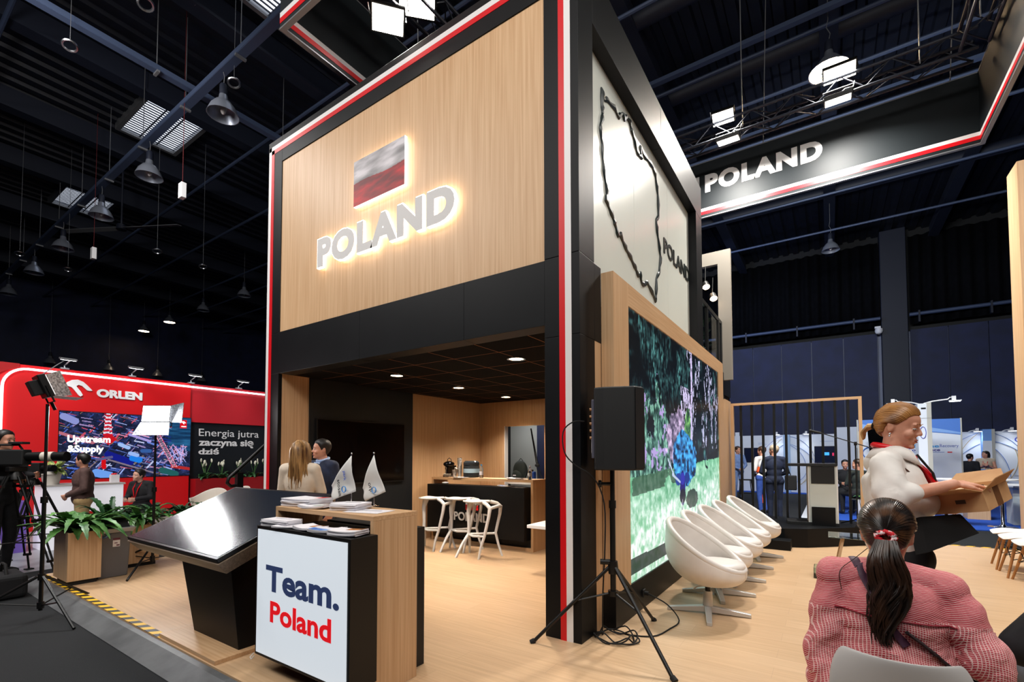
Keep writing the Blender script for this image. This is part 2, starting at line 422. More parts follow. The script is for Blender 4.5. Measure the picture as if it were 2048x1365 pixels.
for loc, lb in (((-23.99, 7.2, 8.7), 'small unlit pendant lamp beside the pair of lit ones'), ((1.80, 16.47, 8.7), 'unlit pendant lamp in front of the black curtain at right'), ((6.9, 15.5, 8.7), 'unlit pendant lamp against the dark wall at the right picture edge')):
    copy_tree(L0, None, lb, loc)
L2 = highbay('high_bay_lamp', (-28.6, 7.43, 8.9), 'right one of the two lit pendant lamps above the red stand', 'lit pendant lamps', M['glow_warm'], rod=2.09)
copy_tree(L2, None, 'left one of the two lit pendant lamps above the red stand', (-32.0, 7.36, 8.9))
L3 = highbay('high_bay_lamp', (1.78, 7.45, 8.95), 'glaring lit round pendant lamp above the hanging banner', 'lit pendant lamps', M['glow_warm'], r=.36, rod=2.04)
L4 = None
for i, lb in enumerate(('farthest left', 'second from left', 'middle', 'fourth from left', 'fifth from left', 'rightmost')):
    y = (-1.75, 1.0, 3.6, 6.1, 8.5, 11.0)[i]; lb += ' of the small dark pendant lamps just above the red stand'
    if L4 is None: L4 = highbay('high_bay_lamp', (-33.2, y, 6.5), lb, 'far pendant lamps above the red stand', rod=4.49)
    else: copy_tree(L4, None, lb, (-33.2, y, 6.5))
# steel suspension cables with ring ends
def ring_cable(loc, L, label):
    L += .09
    t = thing('suspension_cable', loc, label, 'suspension cable', 'ring-ended cables hanging from the roof')
    MB().cyl((0, 0, .1), (0, 0, L), .004, n=6).build('wire', M['grey_metal'], t)
    MB().tube([(.1 * math.cos(a * PI / 8), .1 * math.sin(a * PI / 8), .0 + .03 * math.cos(a * PI / 8)) for a in range(16)], .02, 6, closed=True).build('ring', M['steel'], t)
RINGS = [(-13.83, 1.81, 7.2), (-13.95, 3.02, 7.2), (-17.22, -0.3, 7.2), (-17.6, 0.8, 7.2), (-7.65, 0.89, 8.6), (-9.15, -1.11, 8.6), (-7.16, -0.67, 8.6)]
RL = ['right of the nearest skylight', 'close to the white striped booth edge', 'at the left picture edge below the trays', 'left above the lit lamps', 'beside the nearest pendant lamp', 'in the upper left roof', 'at the very top left']
for r_, lb in zip(RINGS, RL): ring_cable(r_, 10.9 - r_[2], 'thin steel cable with ring end hanging ' + lb)
t = thing('hanging_sensor', (-9.53, 0.78, 7.05), 'small white box hanging on a red cord below the nearest skylight', 'hanging sensor')
MB().box(-.08, .08, -.05, .05, -.16, .16).build('box', M['white'], t, bevel=.01); MB().cyl((0, 0, .16), (0, 0, 3.96), .006, n=6).build('cord', mat('red_cord', '5a1014', .7), t)
copy_tree(t, None, 'small white box hanging on a cord under the far skylight', (-15.03, 0.75, 7.05))
# ceiling fan far back
t = thing('ceiling_fan', (-17.0, 1.9, 8.7), 'large grey two-bladed ceiling fan behind the third pendant lamp', 'fan')
MB().lathe([(0, .2), (.12, .18), (.14, .02), (0, 0)], 14).build('hub', M['hall_dark'], t)
for a in (0.5, 0.5 + PI): MB().box(.1, 2.0, -.09, .09, .06, .075).build('blade', M['grey_metal'], t).rotation_euler = (0.2, 0, a)
MB().cyl((0, 0, .2), (0, 0, 2.1), .03, n=8).build('rod', M['hall_dark'], t)
# neon tube at far left
t = thing('tube_light', (-9.6, -2.6, 5.9), 'violet tube light hanging at the left picture edge', 'tube light')
MB().cyl((0, -.35, 0), (0, .35, .0), .035, n=12).build('tube', mat('violet_tube', '7a60c8', .3, emit='6a4fc0', es=.5), t)
for y in (-.3, .3): MB().cyl((0, y, 0), (0, y, 4.8), .004, n=5).build('wire', M['hall_dark'], t)
# ------------------------------------------------------------------ raised booth floor
def plank_floor():
    m = mat('oak_planks', 'd9b184', 0.38); t, n, l, b = _nt(m)
    tc = n.new('ShaderNodeTexCoord')
    br = n.new('ShaderNodeTexBrick'); br.inputs['Scale'].default_value = 1.0; br.inputs['Brick Width'].default_value = 1.28; br.inputs['Row Height'].default_value = 0.19
    br.inputs['Mortar Size'].default_value = 0.0012; br.inputs['Color1'].default_value = lin('d0ae88'); br.inputs['Color2'].default_value = lin('d7b691'); br.inputs['Mortar'].default_value = lin('c0a080'); br.inputs['Bias'].default_value = 0.1
    mp = n.new('ShaderNodeMapping'); mp.inputs['Scale'].default_value = (1.0, 22, 1)
    nz = n.new('ShaderNodeTexNoise'); nz.inputs['Scale'].default_value = 1.6; nz.inputs['Detail'].default_value = 5
    cr = n.new('ShaderNodeValToRGB'); cr.color_ramp.elements[0].position = .3; cr.color_ramp.elements[1].position = .7
    cr.color_ramp.elements[0].color = (0.84, 0.80, 0.76, 1); cr.color_ramp.elements[1].color = (1, 1, 1, 1)
    mx = n.new('ShaderNodeMix'); mx.data_type = 'RGBA'; mx.blend_type = 'MULTIPLY'; mx.inputs[0].default_value = 1
    l.new(tc.outputs['Object'], br.inputs['Vector']); l.new(tc.outputs['Object'], mp.inputs[0]); l.new(mp.outputs[0], nz.inputs['Vector']); l.new(nz.outputs[0], cr.inputs[0])
    l.new(br.outputs['Color'], mx.inputs[6]); l.new(cr.outputs[0], mx.inputs[7]); l.new(mx.outputs[2], b.inputs['Base Color'])
    return m
M['planks'] = plank_floor()
o = MB().box(-6.55, 7, -1.78, 7.12, -0.085, 0.0).build('platform_floor', M['planks'], smooth=0); structure(o)
# black and yellow warning tape, grey ramp edge
def tape_mat():
    m = mat('warning_tape', 'f2c011', 0.5); t, n, l, b = _nt(m)
    tc = n.new('ShaderNodeTexCoord'); sp = n.new('ShaderNodeSeparateXYZ'); l.new(tc.outputs['Object'], sp.inputs[0])
    ad = n.new('ShaderNodeMath'); ad.operation = 'MULTIPLY_ADD'; ad.inputs[1].default_value = -0.8; l.new(sp.outputs['Y'], ad.inputs[0]); l.new(sp.outputs['X'], ad.inputs[2])
    ml = n.new('ShaderNodeMath'); ml.operation = 'MULTIPLY'; ml.inputs[1].default_value = 5.6; l.new(ad.outputs[0], ml.inputs[0])
    fr = n.new('ShaderNodeMath'); fr.operation = 'FRACT'; l.new(ml.outputs[0], fr.inputs[0])
    gt = n.new('ShaderNodeMath'); gt.operation = 'GREATER_THAN'; gt.inputs[1].default_value = .5; l.new(fr.outputs[0], gt.inputs[0])
    mx = n.new('ShaderNodeMix'); mx.data_type = 'RGBA'; l.new(gt.outputs[0], mx.inputs[0]); mx.inputs[6].default_value = lin('17150f'); mx.inputs[7].default_value = lin('f0bd14'); l.new(mx.outputs[2], b.inputs['Base Color'])
    return m
M['tape'] = tape_mat()
t = tag(MB().box(-6.55, -2.9, -1.78, -1.715, 0.0, 0.0035).build('warning_tape', M['tape'], smooth=0), 'black and yellow striped tape along the booth platform edge by the carpet', 'warning tape')
tag(MB().box(2.4, 7, 7.06, 7.12, 0.0, 0.0035).build('warning_tape', M['tape'], smooth=0), 'black and yellow striped tape at the far platform edge behind white chairs', 'warning tape')
b = MB(); b.prism([(-1.785, -.078), (-1.785, -.01), (-1.83, -.012), (-1.98, -.074), (-1.98, -.078)], -6.55, 1.0, Matrix(((0, 0, 1, 0), (1, 0, 0, 0), (0, 1, 0, 0), (0, 0, 0, 1))))
o = b.build('platform_ramp_edge', mottled('ramp_metal', '4c4f51', '626567', 5, .5), smooth=0); structure(o)

# ------------------------------------------------------------------ two-storey booth
T = thing('exhibition_booth', (0, 0, 0), 'two-storey booth with oak front, black frame and white-red stripes', 'exhibition booth')
W0, W1, WP = -4.688, -4.36, -0.323
MB().box(W1 - .005, WP + .005, 0.012, 0.06, 3.11, 5.44).build('facade_panel', M['oak'], T, smooth=0)
# black frame: posts, head beam, band, cut where the photo shows joints
b = MB()
for z0, z1 in ((0, 2.56), (2.562, 3.108), (3.11, 5.77)): b.box(W0, W1, 0, .42, z0, z1)
b.build('left_post', M['black'], T, smooth=0, bevel=.003)
b = MB()
for z0, z1 in ((0, 2.45), (2.452, 3.118), (3.12, 5.77)): b.box(WP, 0, 0, .29, z0, z1)
b.box(WP + .02, -.001, .29, .432, 2.45, 3.118)
b.build('corner_post', M['black'], T, smooth=0, bevel=.003)
MB().box(W1, WP, 0, .3, 5.42, 5.77).build('head_beam', M['black'], T, smooth=0, bevel=.003)
b = MB()
for x0, x1 in ((W1, -2.72), (-2.718, -1.2), (-1.198, WP)): b.box(x0, x1, 0, .2, 2.561, 3.075 + .035)
b.build('fascia_band', M['black'], T, smooth=0, bevel=.002)
MB().box(-4.668, -4.608, -.004, .01, 0, 5.69).box(-4.668, -.071, -.004, .01, 5.635, 5.69).box(-.128, -.071, -.004, .01, 0, 5.69).build('white_stripe', M['white_strip'], T, smooth=0)
MB().box(-4.608, -4.54, -.004, .01, 0, 5.635).box(-4.608, -.128, -.004, .01, 5.58, 5.635).box(-.182, -.128, -.004, .01, 0, 5.635).build('red_stripe', M['red_strip'], T, smooth=0)
# side frame facing the stage, with the recessed map panel
b = MB(); b.box(-.3, 0, .29, 2.3, 5.24, 5.77).box(-.3, 0, 2.302, 4.47, 5.24, 5.77).box(-.3, 0, 4.10, 4.47, 2.55, 5.238)
b.build('side_frame', M['black'], T, smooth=0, bevel=.003)
pm = mat('map_panel_white', 'dde2da', 0.28)
b = MB()
for y0, y1 in ((.28, 1.645), (1.65, 2.96), (2.965, 4.12)): b.box(-.16, -.12, y0, y1, 2.9, 5.26)
b.build('map_panel', pm, T, smooth=0, bevel=.002)
OUT = [(0.75, 4.87), (0.74, 5.0), (0.80, 4.93), (0.87, 4.98), (1.06, 5.02), (1.19, 4.99), (1.3, 5.10), (1.36, 5.06), (1.42, 5.14), (1.52, 5.14), (1.57, 5.08), (1.66, 5.02), (1.74, 4.93), (1.80, 4.92), (1.90, 4.94), (1.86, 5.04), (1.99, 5.02), (2.15, 5.04), (2.32, 5.05), (2.42, 5.01), (2.49, 4.88), (2.53, 4.74), (2.54, 4.5), (2.44, 4.44), (2.47, 4.29), (2.56, 4.11), (2.60, 4.0), (2.54, 3.8), (2.41, 3.67), (2.39, 3.47), (2.36, 3.38), (2.23, 3.45), (2.04, 3.52), (1.98, 3.46), (1.86, 3.45), (1.80, 3.55), (1.74, 3.50), (1.65, 3.56), (1.54, 3.60), (1.41, 3.65), (1.31, 3.69), (1.2, 3.76), (1.14, 3.72), (1.06, 3.80), (1.02, 3.84), (0.93, 3.9), (0.83, 3.95), (0.86, 4.05), (0.80, 4.18), (0.77, 4.31), (0.76, 4.46), (0.71, 4.59), (0.75, 4.70), (0.77, 4.79)]
random.seed(5); pts = []
for (a, c), (d, e) in zip(OUT, OUT[1:] + OUT[:1]):
    for k in range(3):
        f = k / 3; pts.append((-.112, a + (d - a) * f + random.uniform(-.008, .008) * (k > 0), c + (e - c) * f + random.uniform(-.008, .008) * (k > 0)))
MB().tube(pts, [.022 + .008 * math.sin(i * 1.7) for i in range(len(pts))], 6, closed=True, flat=.7).build('map_outline', mat('outline_dark', '1d2728', .35), T)
text('side_lettering', 'POLAND', mat('lettering_dark', '17211f', .4), SIDE(-.12, 2.76, 4.13), 1.34, .21, .012, .018, T)
# roof, inner walls, ceiling
MB().box(W0, -.05, .29, 4.45, 5.70, 5.76).build('roof_deck', M['black'], T, smooth=0)
MB().box(W0, W1 - .04, .42, 4.45, 3.0, 5.7).box(W1, -.17, 4.38, 4.45, 3.0, 5.7).build('upper_wall', M['black'], T, smooth=0)
def tile_mat():
    m = mat('ceiling_tiles', '08080a', 0.9, spec=.08); t, n, l, b = _nt(m)
    tc = n.new('ShaderNodeTexCoord'); br = n.new('ShaderNodeTexBrick'); br.offset = 0; br.inputs['Scale'].default_value = 1
    br.inputs['Brick Width'].default_value = .62; br.inputs['Row Height'].default_value = .62; br.inputs['Mortar Size'].default_value = .006
    br.inputs['Color1'].default_value = lin('060607'); br.inputs['Color2'].default_value = lin('08080a'); br.inputs['Mortar'].default_value = lin('8a6044')
    l.new(tc.outputs['Object'], br.inputs['Vector']); l.new(br.outputs['Color'], b.inputs['Base Color']); return m
MB().box(-4.82, -.04, .2, 7.0, 2.564, 2.64).build('ceiling_tiles', tile_mat(), T, smooth=0)
MB().box(-4.7, -.02, 4.45, 7.0, 2.64, 3.0).build('upper_floor', M['black'], T, smooth=0)
MB().box(-4.40, -4.357, .05, .44, 0, 2.562).build('oak_reveal', M['oak'], T, smooth=0)
MB().box(-4.46, -4.33, .44, 2.38, 0, 2.562).build('black_media_wall', mat('black_media', '14171a', .5, spec=.3), T, smooth=0, bevel=.003)
MB().box(-4.46, -4.40, 2.38, 4.40, 0, 2.562).build('oak_side_wall', M['oak'], T, smooth=0)
b = MB(); b.box(-4.4, -3.77, 4.36, 4.42, 0, 2.562).box(-3.77, -2.86, 4.36, 4.42, 2.06, 2.562).box(-2.86, -.05, 4.36, 4.42, 0, 2.562)
b.build('oak_back_wall', M['oak'], T, smooth=0)
MB().box(-3.78, -3.765, 4.35, 4.46, 0, 2.07).build('opening_jamb', M['white'], T, smooth=0)
MB().box(-4.75, -4.01, 6.0, 6.05, 0, 2.562).build('store_back_wall', mat('store_grey', '9a9d99', .7), T, smooth=0); MB().box(-4.01, -2.6, 6.0, 6.05, 0, 2.562).build('store_back_wall', M['navy'], T, smooth=0)
MB().box(-4.80, -4.75, 4.46, 6.05, 0, 2.562).build('store_side_wall', M['black_soft'], T, smooth=0); MB().box(-2.75, -2.70, 4.46, 6.05, 0, 2.562).build('store_side_wall', M['navy'], T, smooth=0)
MB().box(-.06, -.02, .29, 7.0, 0, 2.56).build('inner_side_wall', M['oak'], T, smooth=0)
MB().box(-.02, -.005, .29, .432, 0, 2.45).build('oak_strip', M['oak'], T, smooth=0); MB().box(-.02, 0.0, 5.44, 6.62, 0, 2.53).build('oak_strip', M['oak'], T, smooth=0)
MB().box(-.3, 0.0, 5.44, 6.18, 2.532, 3.04).build('rear_box', M['black'], T, smooth=0, bevel=.003)
# upper terrace behind the map frame
MB().box(-.06, -.02, 4.47, 6.2, 3.95, 4.02).build('terrace_rail', M['black_metal'], T, smooth=0)
b = MB()
for y in (4.9, 5.86, 6.12): b.box(-.07, -.01, y - .03, y + .03, 3.0, 3.97)
b.build('rail_post', M['black_metal'], T, smooth=0)
MB().box(-.035, -.03, 4.47, 6.2, 3.06, 3.93).build('rail_glass', mat('rail_glass', 'e8f2f2', .03, trans=1.0, ior=1.05), T, smooth=0)
pz = mat('portal_beige', '8b857b', .6)
MB().box(-.08, .144, 6.2, 6.3, 2.9, 5.40).box(-1.4, -.08, 6.2, 6.3, 5.15, 5.40).build('terrace_portal', pz, T, smooth=0)
MB().box(-.9, -.85, 4.6, 6.1, 3.0, 4.3).build('terrace_screen', mat('terrace_print', 'cfd4dc', .5, emit='dfe8ff', es=.5), T, smooth=0)
l = bpy.data.lights.new('store_room_lamp', 'AREA'); l.energy = 16; l.size = .5; lo = bpy.data.objects.new('store_room_lamp', l); COL.objects.link(lo); lo.location = (-4.0, 5.2, 2.5)
# terrace things behind the rail
t = thing('terrace_spotlight', (-.30, 6.15, 4.80), 'upper bright spotlight behind the terrace rail', 'spotlight', 'terrace spotlights'); MB().cyl((0, 0, 0), (.03, -.05, -.09), .06, .07, 16).build('housing', M['black_metal'], t); MB().cyl((.03, -.05, -.09), (.031, -.052, -.094), .065, n=16).build('lens', M['glow_warm'], t); MB().cyl((0, 0, 0), (0, .05, .35), .008, n=6).build('bracket', M['black_metal'], t)
copy_tree(t, None, 'lower bright spotlight behind the terrace rail', (-.17, 6.15, 4.55))
t = thing('terrace_plant', (-.28, 5.35, 3.0), 'potted plant behind the glass terrace rail', 'potted plant'); MB().lathe([(0, 0), (.12, 0), (.15, .3), (0, .3)], 16).build('pot', M['white'], t)
b = MB(); random.seed(2)
for k in range(18):
    a = random.uniform(0, 6.28); b.ell((.16 * math.cos(a), .16 * math.sin(a), .55 + random.uniform(-.15, .3)), (.09, .06, .012), Euler((random.uniform(-.7, .7), random.uniform(-.7, .7), a)).to_matrix(), 8, 6)
b.build('leaves', M['leaf_dark'], t)
# downlights
def downlight(x, y, label):
    t = thing('downlight', (x, y, 2.56), label, 'ceiling light', 'round downlights in the booth ceiling')
    MB().lathe([(.105, .0), (.105, -.012), (.082, -.012), (.078, .002)], 24, cap=False).build('frame', M['chrome'], t)
    MB().lathe([(0, -.006), (.08, -.006)], 24).build('diffuser', M['glow_warm'], t)
    l = bpy.data.lights.new('downlight', 'SPOT'); l.energy = 195; l.spot_size = math.radians(120); l.spot_blend = .8; l.color = (1, .86, .71); l.shadow_soft_size = .08
    lo = bpy.data.objects.new('downlight_lamp', l); COL.objects.link(lo); lo.location = (x, y, 2.53)
for x, y, lb in ((-3.18, .97, 'round downlight nearest the black media wall'), (-1.25, .97, 'largest round downlight, nearest the corner post'), (-3.24, 2.31, 'middle round downlight of the booth ceiling'), (-3.29, 3.70, 'round downlight over the bar by the back wall')): downlight(x, y, lb)
t = thing('television', (-4.33, 1.34, 1.53), 'large dark wall television on the black media wall', 'television')
MB().box(0, .045, -.82, .82, -.475, .475).build('bezel', M['black_metal'], t, smooth=0, bevel=.004)
MB().box(.045, .047, -.80, .80, -.455, .455).build('screen', M['black_gloss'], t, smooth=0)

# ------------------------------------------------------------------ lit sign on the front
halo = mat('halo_white', 'ffffff', .5, emit='fff0dc', es=5.0); face = mat('sign_face', 'd0cecd', .5)
S = thing('illuminated_letters', (0, 0, 0), 'grey POLAND letters with white glowing edges on the oak front', 'sign')
text('letter_bodies', 'POLAND', halo, FRONT(-3.464, .012, 3.730), 2.205, .372, .062, .056, S, back=.03, space=1.15)
text('letter_faces', 'POLAND', face, FRONT(-3.452, .012, 3.738), 2.18, .352, .068, .056, S, back=.062, space=1.15)
S2 = thing('illuminated_flag', (0, 0, 0), 'white and red flag panel with glowing edges above the POLAND letters', 'sign')
MB().box(-2.78, -1.956, -.05, -.018, 4.285, 4.805).build('glow_edge', halo, S2, smooth=0)
def flag_img(nx, ny, seed=3):
    u, v = np.meshgrid((np.arange(nx) + .5) / nx, (np.arange(ny) + .5) / ny)
    w = fbm(u * .55 + v * .9, v * 1.5 - u * .5, seed, 3, 3.2); w2 = fbm(u * .3 + v * 1.2, v - .6 * u, seed + 9, 3, 6)
    sh = np.clip(.5 + 1.5 * (w - .5) + .8 * (w2 - .5), 0, 1)
    im = np.zeros((ny, nx, 3)); wh = v > .5 + .02 * np.sin(u * 7)
    for k, (a, c) in enumerate(((.50, .86), (.49, .84), (.50, .86))): im[..., k] = np.where(wh, a + (c - a) * sh, 0)
    im[..., 0] = np.where(wh, im[..., 0], .42 + .5 * sh); im[..., 1] = np.where(wh, im[..., 1], .02 + .03 * sh); im[..., 2] = np.where(wh, im[..., 2], .06 + .05 * sh)
    return im
def print_mat(name, rough=.5):
    m = mat(name, 'ffffff', rough); t, n, l, b = _nt(m); an = n.new('ShaderNodeAttribute'); an.attribute_name = 'picture'; l.new(an.outputs['Color'], b.inputs['Base Color']); return m
M['print'] = print_mat('printed_surface')
o = picture('flag_print', FRONT(-2.78, -.052, 4.285), .824, .52, 150, 100, flag_img(150, 100), 1, S2); o.data.materials[0] = M['print']

# ------------------------------------------------------------------ video wall
V = thing('video_wall', (.112, .43, 0), 'big oak-framed video wall showing a peacock on a lawn', 'video wall')
b = MB(); y1 = 5.44 - .43
b.box(-.112, 0, 0, .368, .30, 3.072).box(-.112, 0, 4.60, y1, .30, 3.072).build('oak_side', M['oak'], V, smooth=0)
MB().box(-.112, 0, .368, 4.60, 2.862, 3.072).build('oak_head', M['oak_y'], V, smooth=0)
MB().box(-.112, 0, -.0, y1, 0, .30).build('black_base', M['black'], V, smooth=0, bevel=.003)
def peacock(nx, ny):
    w, h = 4.232, 2.56
    u, v = np.meshgrid((np.arange(nx) + .5) / nx, (np.arange(ny) + .5) / ny); asp = w / h; X = u * asp; Y = v
    hz = .375 + .07 * u
    n1 = fbm(u * 1.6, v * .9, 1, 5, 10); n2 = fbm(u * 1.6, v * 1.1, 21, 4, 34); n3 = fbm(u * 1.2, v * .22, 5, 4, 22); n4 = fbm(u * 1.7, v * .6, 61, 3, 70)
    im = np.zeros((ny, nx, 3))
    # trees: black greens with hanging teal leaves, violet gaps of sky
    d = np.clip((n1 - .40) * 2.4, 0, 1) * np.clip((n4 - .36) * 3, 0, 1)
    im[..., 0] = .02 + .40 * d; im[..., 1] = .05 + .66 * d; im[..., 2] = .07 + .62 * d
    gap = (n3 > .585) & (n4 > .53) & (u > .50) & (v > .50); im[gap] = np.stack([.50 + .4 * n2, .52 + .36 * n2, .62 + .4 * n2], -1)[gap]
    gap = (n1 > .50) & (n4 > .50) & (u > .44) & (u < .56) & (v > .52) & (v < .80); im[gap] = (.78, .74, .88)
    k = np.clip((n4 - .3) * 2.2, 0, 1); low = (v < hz + .05 + .45 * n1 - .1 * u) & (u < .33)
    im[low] = np.stack([.06 + .50 * k, .18 + .60 * k, .17 + .52 * k], -1)[low]
    lup = low & (n2 > .62) & (u > .1); im[lup] = (.66, .58, .80)
    bush = ((u - .39) / .12) ** 2 + ((v - .54) / .17) ** 2 < .35 + 1.1 * (n1 - .2) + .5 * (n2 - .5); k = np.clip((n2 - .28) * 2.2, 0, 1)
    im[bush] = np.stack([.20 + .66 * k, .18 + .58 * k, .26 + .64 * k], -1)[bush]
    sh = (((u - .52) / .05) ** 2 + ((v - .55) / .16) ** 2 < .3 + n1 * .9); im[sh] = np.stack([.10 + .42 * k, .24 + .52 * k, .18 + .25 * k], -1)[sh]
    tr = (np.abs(u - .567 - .006 * np.sin(v * 9)) < .010) & (v > hz) & (n2 > .33); im[tr] = (.80, .74, .90)
    tr = (np.abs(u - .80) < .010) & (v > hz) & (v < .62); im[tr] = (.10, .07, .09)
    # lawn
    g1 = fbm(u * 1.9, v * 1.0, 31, 5, 40); g2 = fbm(u, v * 3, 41, 3, 6); gr = v < hz + .016 * (n2 - .5)
    k = np.clip(.5 + 1.6 * (g1 - .5) + .7 * (g2 - .5), 0, 1); t = np.clip((hz - v) / .22, 0, 1)
    lawn = np.stack([.26 + .36 * k + .26 * t * k + .22 * t, .56 + .30 * k + .16 * t, .40 + .30 * k + .22 * t * k + .16 * t], -1); im[gr] = lawn[gr]
    sd = gr & (v > hz - .07) & (u < .45) & (n1 > .40); im[sd] *= .55
    band = (v < .085 - .02 * u) & (v > .028) & (u < .5); im[band] = im[band] * .28 + np.array((.02, .05, .05))
    # the bird: shadow, train, body, leg
    s_ = ((u - .56) / .085) ** 2 + ((v - .235) / .055) ** 2 < .8 + .5 * (n2 - .5); im[s_] = im[s_] * .35
    tn = ((u - .485) / .145) ** 2 + ((v - .44) / .135) ** 2 < .95 + .8 * (n1 - .45); dots = fbm(u * 1.2, v, 77, 2, 44)
    k = np.clip((dots - .3) * 2.2, 0, 1); im[tn] = np.stack([.04 + .26 * k, .22 + .5 * k, .45 + .5 * k], -1)[tn]
    fe = tn & (dots < .36); im[fe] = (.03, .10, .22)
    for (ex, ey, ax, ay, c) in ((.447, .30, .030, .085, (.12, .06, .42)), (.447, .26, .034, .035, (.05, .04, .14)), (.447, .345, .026, .03, (.16, .16, .62)), (.40, .345, .03, .03, (.10, .22, .55)), (.50, .345, .03, .03, (.08, .18, .5))):
        q = ((u - ex) / ax) ** 2 + ((v - ey) / ay) ** 2 < 1; im[q] = c
    for p, q, wd, c in (((.443, .24), (.440, .16), .006, (.55, .5, .6)), ((.30, .44), (.36, .36), .006, (.72, .78, .85)), ((.34, .37), (.42, .33), .006, (.7, .75, .85)), ((.752, .43), (.762, .395), .007, (.04, .05, .15)), ((.752, .46), (.752, .42), .004, (.12, .12, .4)), ((.762, .395), (.79, .385), .008, (.03, .08, .1))):
        seg(im, (p[0] * asp, p[1]), (q[0] * asp, q[1]), wd, c, X, Y)
    return im
picture('screen_picture', SIDE(-.012, .368, .302), 4.232, 2.56, 380, 260, peacock(380, 260), 1.25, V)

# ------------------------------------------------------------------ ring of hanging banners
R_ = thing('hanging_banner_ring', (0, 0, 6.3), 'black hanging banner ring with white-red edge stripe and POLAND lettering', 'hanging banner')
x0, x1, y0, y1, hh = -3.37, 3.67, -.53, 6.56, 1.13
bn = mottled('banner_black', '12181c', '161d21', 1.2, .55, spec=.25)
b = MB(); tk = .05
b.box(x0, x1, y1, y1 + tk, 0, hh).box(x0, x1, y0 - tk, y0, 0, hh).box(x0 - tk, x0, y0 - tk, y1 + tk, 0, hh).box(x1, x1 + tk, y0 - tk, y1 + tk, 0, hh)
b.build('banner', bn, R_, smooth=0)
b = MB(); e = .004
def rim(b, za, zb):
    b.box(x0, x1, y1 - e, y1, za, zb).box(x0, x0 + e, y0, y1, za, zb).box(x1 - e, x1, y0, y1, za, zb).box(x0, x1, y0, y0 + e, za, zb)
    b.box(x0 - tk, x1 + tk, y0 - tk - e, y0 - tk, za, zb).box(x0 - tk - e, x0 - tk, y0 - tk, y1 + tk, za, zb)
rim(b, .125, .185); b.build('white_stripe', M['white_strip'], R_, smooth=0)
b = MB(); rim(b, .062, .125); b.build('red_stripe', M['red_strip'], R_, smooth=0)
b = MB()
for z in (0, hh): b.box(x0 - tk - .006, x1 + tk + .006, y1 - .006, y1 + tk, z - .008, z + .008).box(x0 - tk - .006, x1 + tk + .006, y0 - tk - .006, y0, z - .008, z + .008).box(x0 - tk - .006, x0 + .006, y0, y1, z - .008, z + .008).box(x1 - .006, x1 + tk, y0, y1, z - .008, z + .008)
b.build('edge_profile', M['grey_metal'], R_, smooth=0)
text('banner_lettering', 'POLAND', M['white'], FRONT(-.352, y1 - .003, .49), 1.99, .37, .006, .056, R_, space=1.14)
text('banner_lettering', 'N', M['white'], FRONT(-.80, y1 - .003, .49), .34, .37, .006, .055, R_)
b = MB()
for x, y in ((.70, y1), (3.35, y1), (-3.37, 1.5), (3.3, y0), (-3.0, y0)): MB().cyl((x, y + .02, hh), (x + .15, y - .25, hh + 3.57), .008, n=6).build('hanging_cable', M['grey_metal'], R_)
# truss inside the ring and its flood lamps
def truss(name, p, q, label, w=.3):
    t = thing(name, p, label, 'truss', 'lighting truss of the banner ring')
    d = Vector(q) - Vector(p); L = d.length; dn = d.normalized(); a = Vector((-dn.y, dn.x, 0)) * w / 2; up = Vector((0, 0, w / 2))
    b = MB()
    for s1 in (-1, 1):
        for s2 in (-1, 1): b.cyl(a * s1 + up * s2, d + a * s1 + up * s2, .025, n=8)
    b.build('chords', M['hall_dark'], t)
    b = MB(); n = int(L / .32)
    for i in range(n):
        c0 = dn * (L * i / n); c1 = dn * (L * (i + 1) / n); s = 1 if i % 2 else -1
        b.cyl(c0 + a - up * s, c1 + a + up * s, .010, n=5).cyl(c0 - a - up * s, c1 - a + up * s, .010, n=5).cyl(c0 + a * s + up, c1 - a * s + up, .010, n=5).cyl(c0 + a * s - up, c1 - a * s - up, .010, n=5)
    b.build('lattice', M['hall_dark'], t)
    for f in (.1, .5, .9): MB().cyl(d * f, d * f + Vector((0, 0, 11 - p[2])), .01, n=5).build('hanger_wire', M['grey_metal'], t)
truss('lighting_truss', (-2.6, 5.8, 7.40), (3.5, 5.8, 7.40), 'dark lattice truss behind the POLAND hanging banner')
truss('lighting_truss', (-2.45, -.4, 7.05), (-2.45, 5.6, 7.30), 'dark lattice truss above the left side of the oak front')
truss('lighting_truss', (3.45, 2.2, 7.40), (3.45, 5.6, 7.40), 'dark lattice truss at the upper right behind the banner corner')
def flood(loc, aim, label, w=.34, h=.22, power=120):
    t = thing('flood_lamp', loc, label, 'flood lamp', 'square flood lamps on the banner truss')
    q = (Vector(aim) - Vector(loc)).to_track_quat('-Z', 'Y'); t.rotation_euler = q.to_euler()
    MB().box(-w / 2 - .02, w / 2 + .02, -h / 2 - .02, h / 2 + .02, .0, .07).build('housing', M['black_metal'], t, smooth=0, bevel=.006)
    MB().box(-w / 2, w / 2, -h / 2, h / 2, -.006, 0).build('lens', M['glow'], t, smooth=0)
    MB().tube([(-w / 2 - .03, 0, .03), (-w / 2 - .03, 0, .17), (w / 2 + .03, 0, .17), (w / 2 + .03, 0, .03)], .01, 6).build('yoke', M['black_metal'], t)
    MB().tube([(0, 0, .07), (.1, .05, .16), (.2, -.02, .12), (.22, .05, .22)], .008, 6).build('cable', M['white'], t)
    l = bpy.data.lights.new('flood_lamp', 'AREA'); l.energy = power; l.size = w; l.shape = 'RECTANGLE'; l.size_y = h; l.color = (1, .95, .88); l.spread = math.radians(150)
    lo = bpy.data.objects.new('flood_lamp_light', l); COL.objects.link(lo); lo.location = Vector(loc) + q @ Vector((0, 0, -.02)); lo.rotation_euler = q.to_euler()
flood((.16, 5.62, 7.58), (.4, 2.2, 1.5), 'upper lamp of the pair nearest the white map panel')
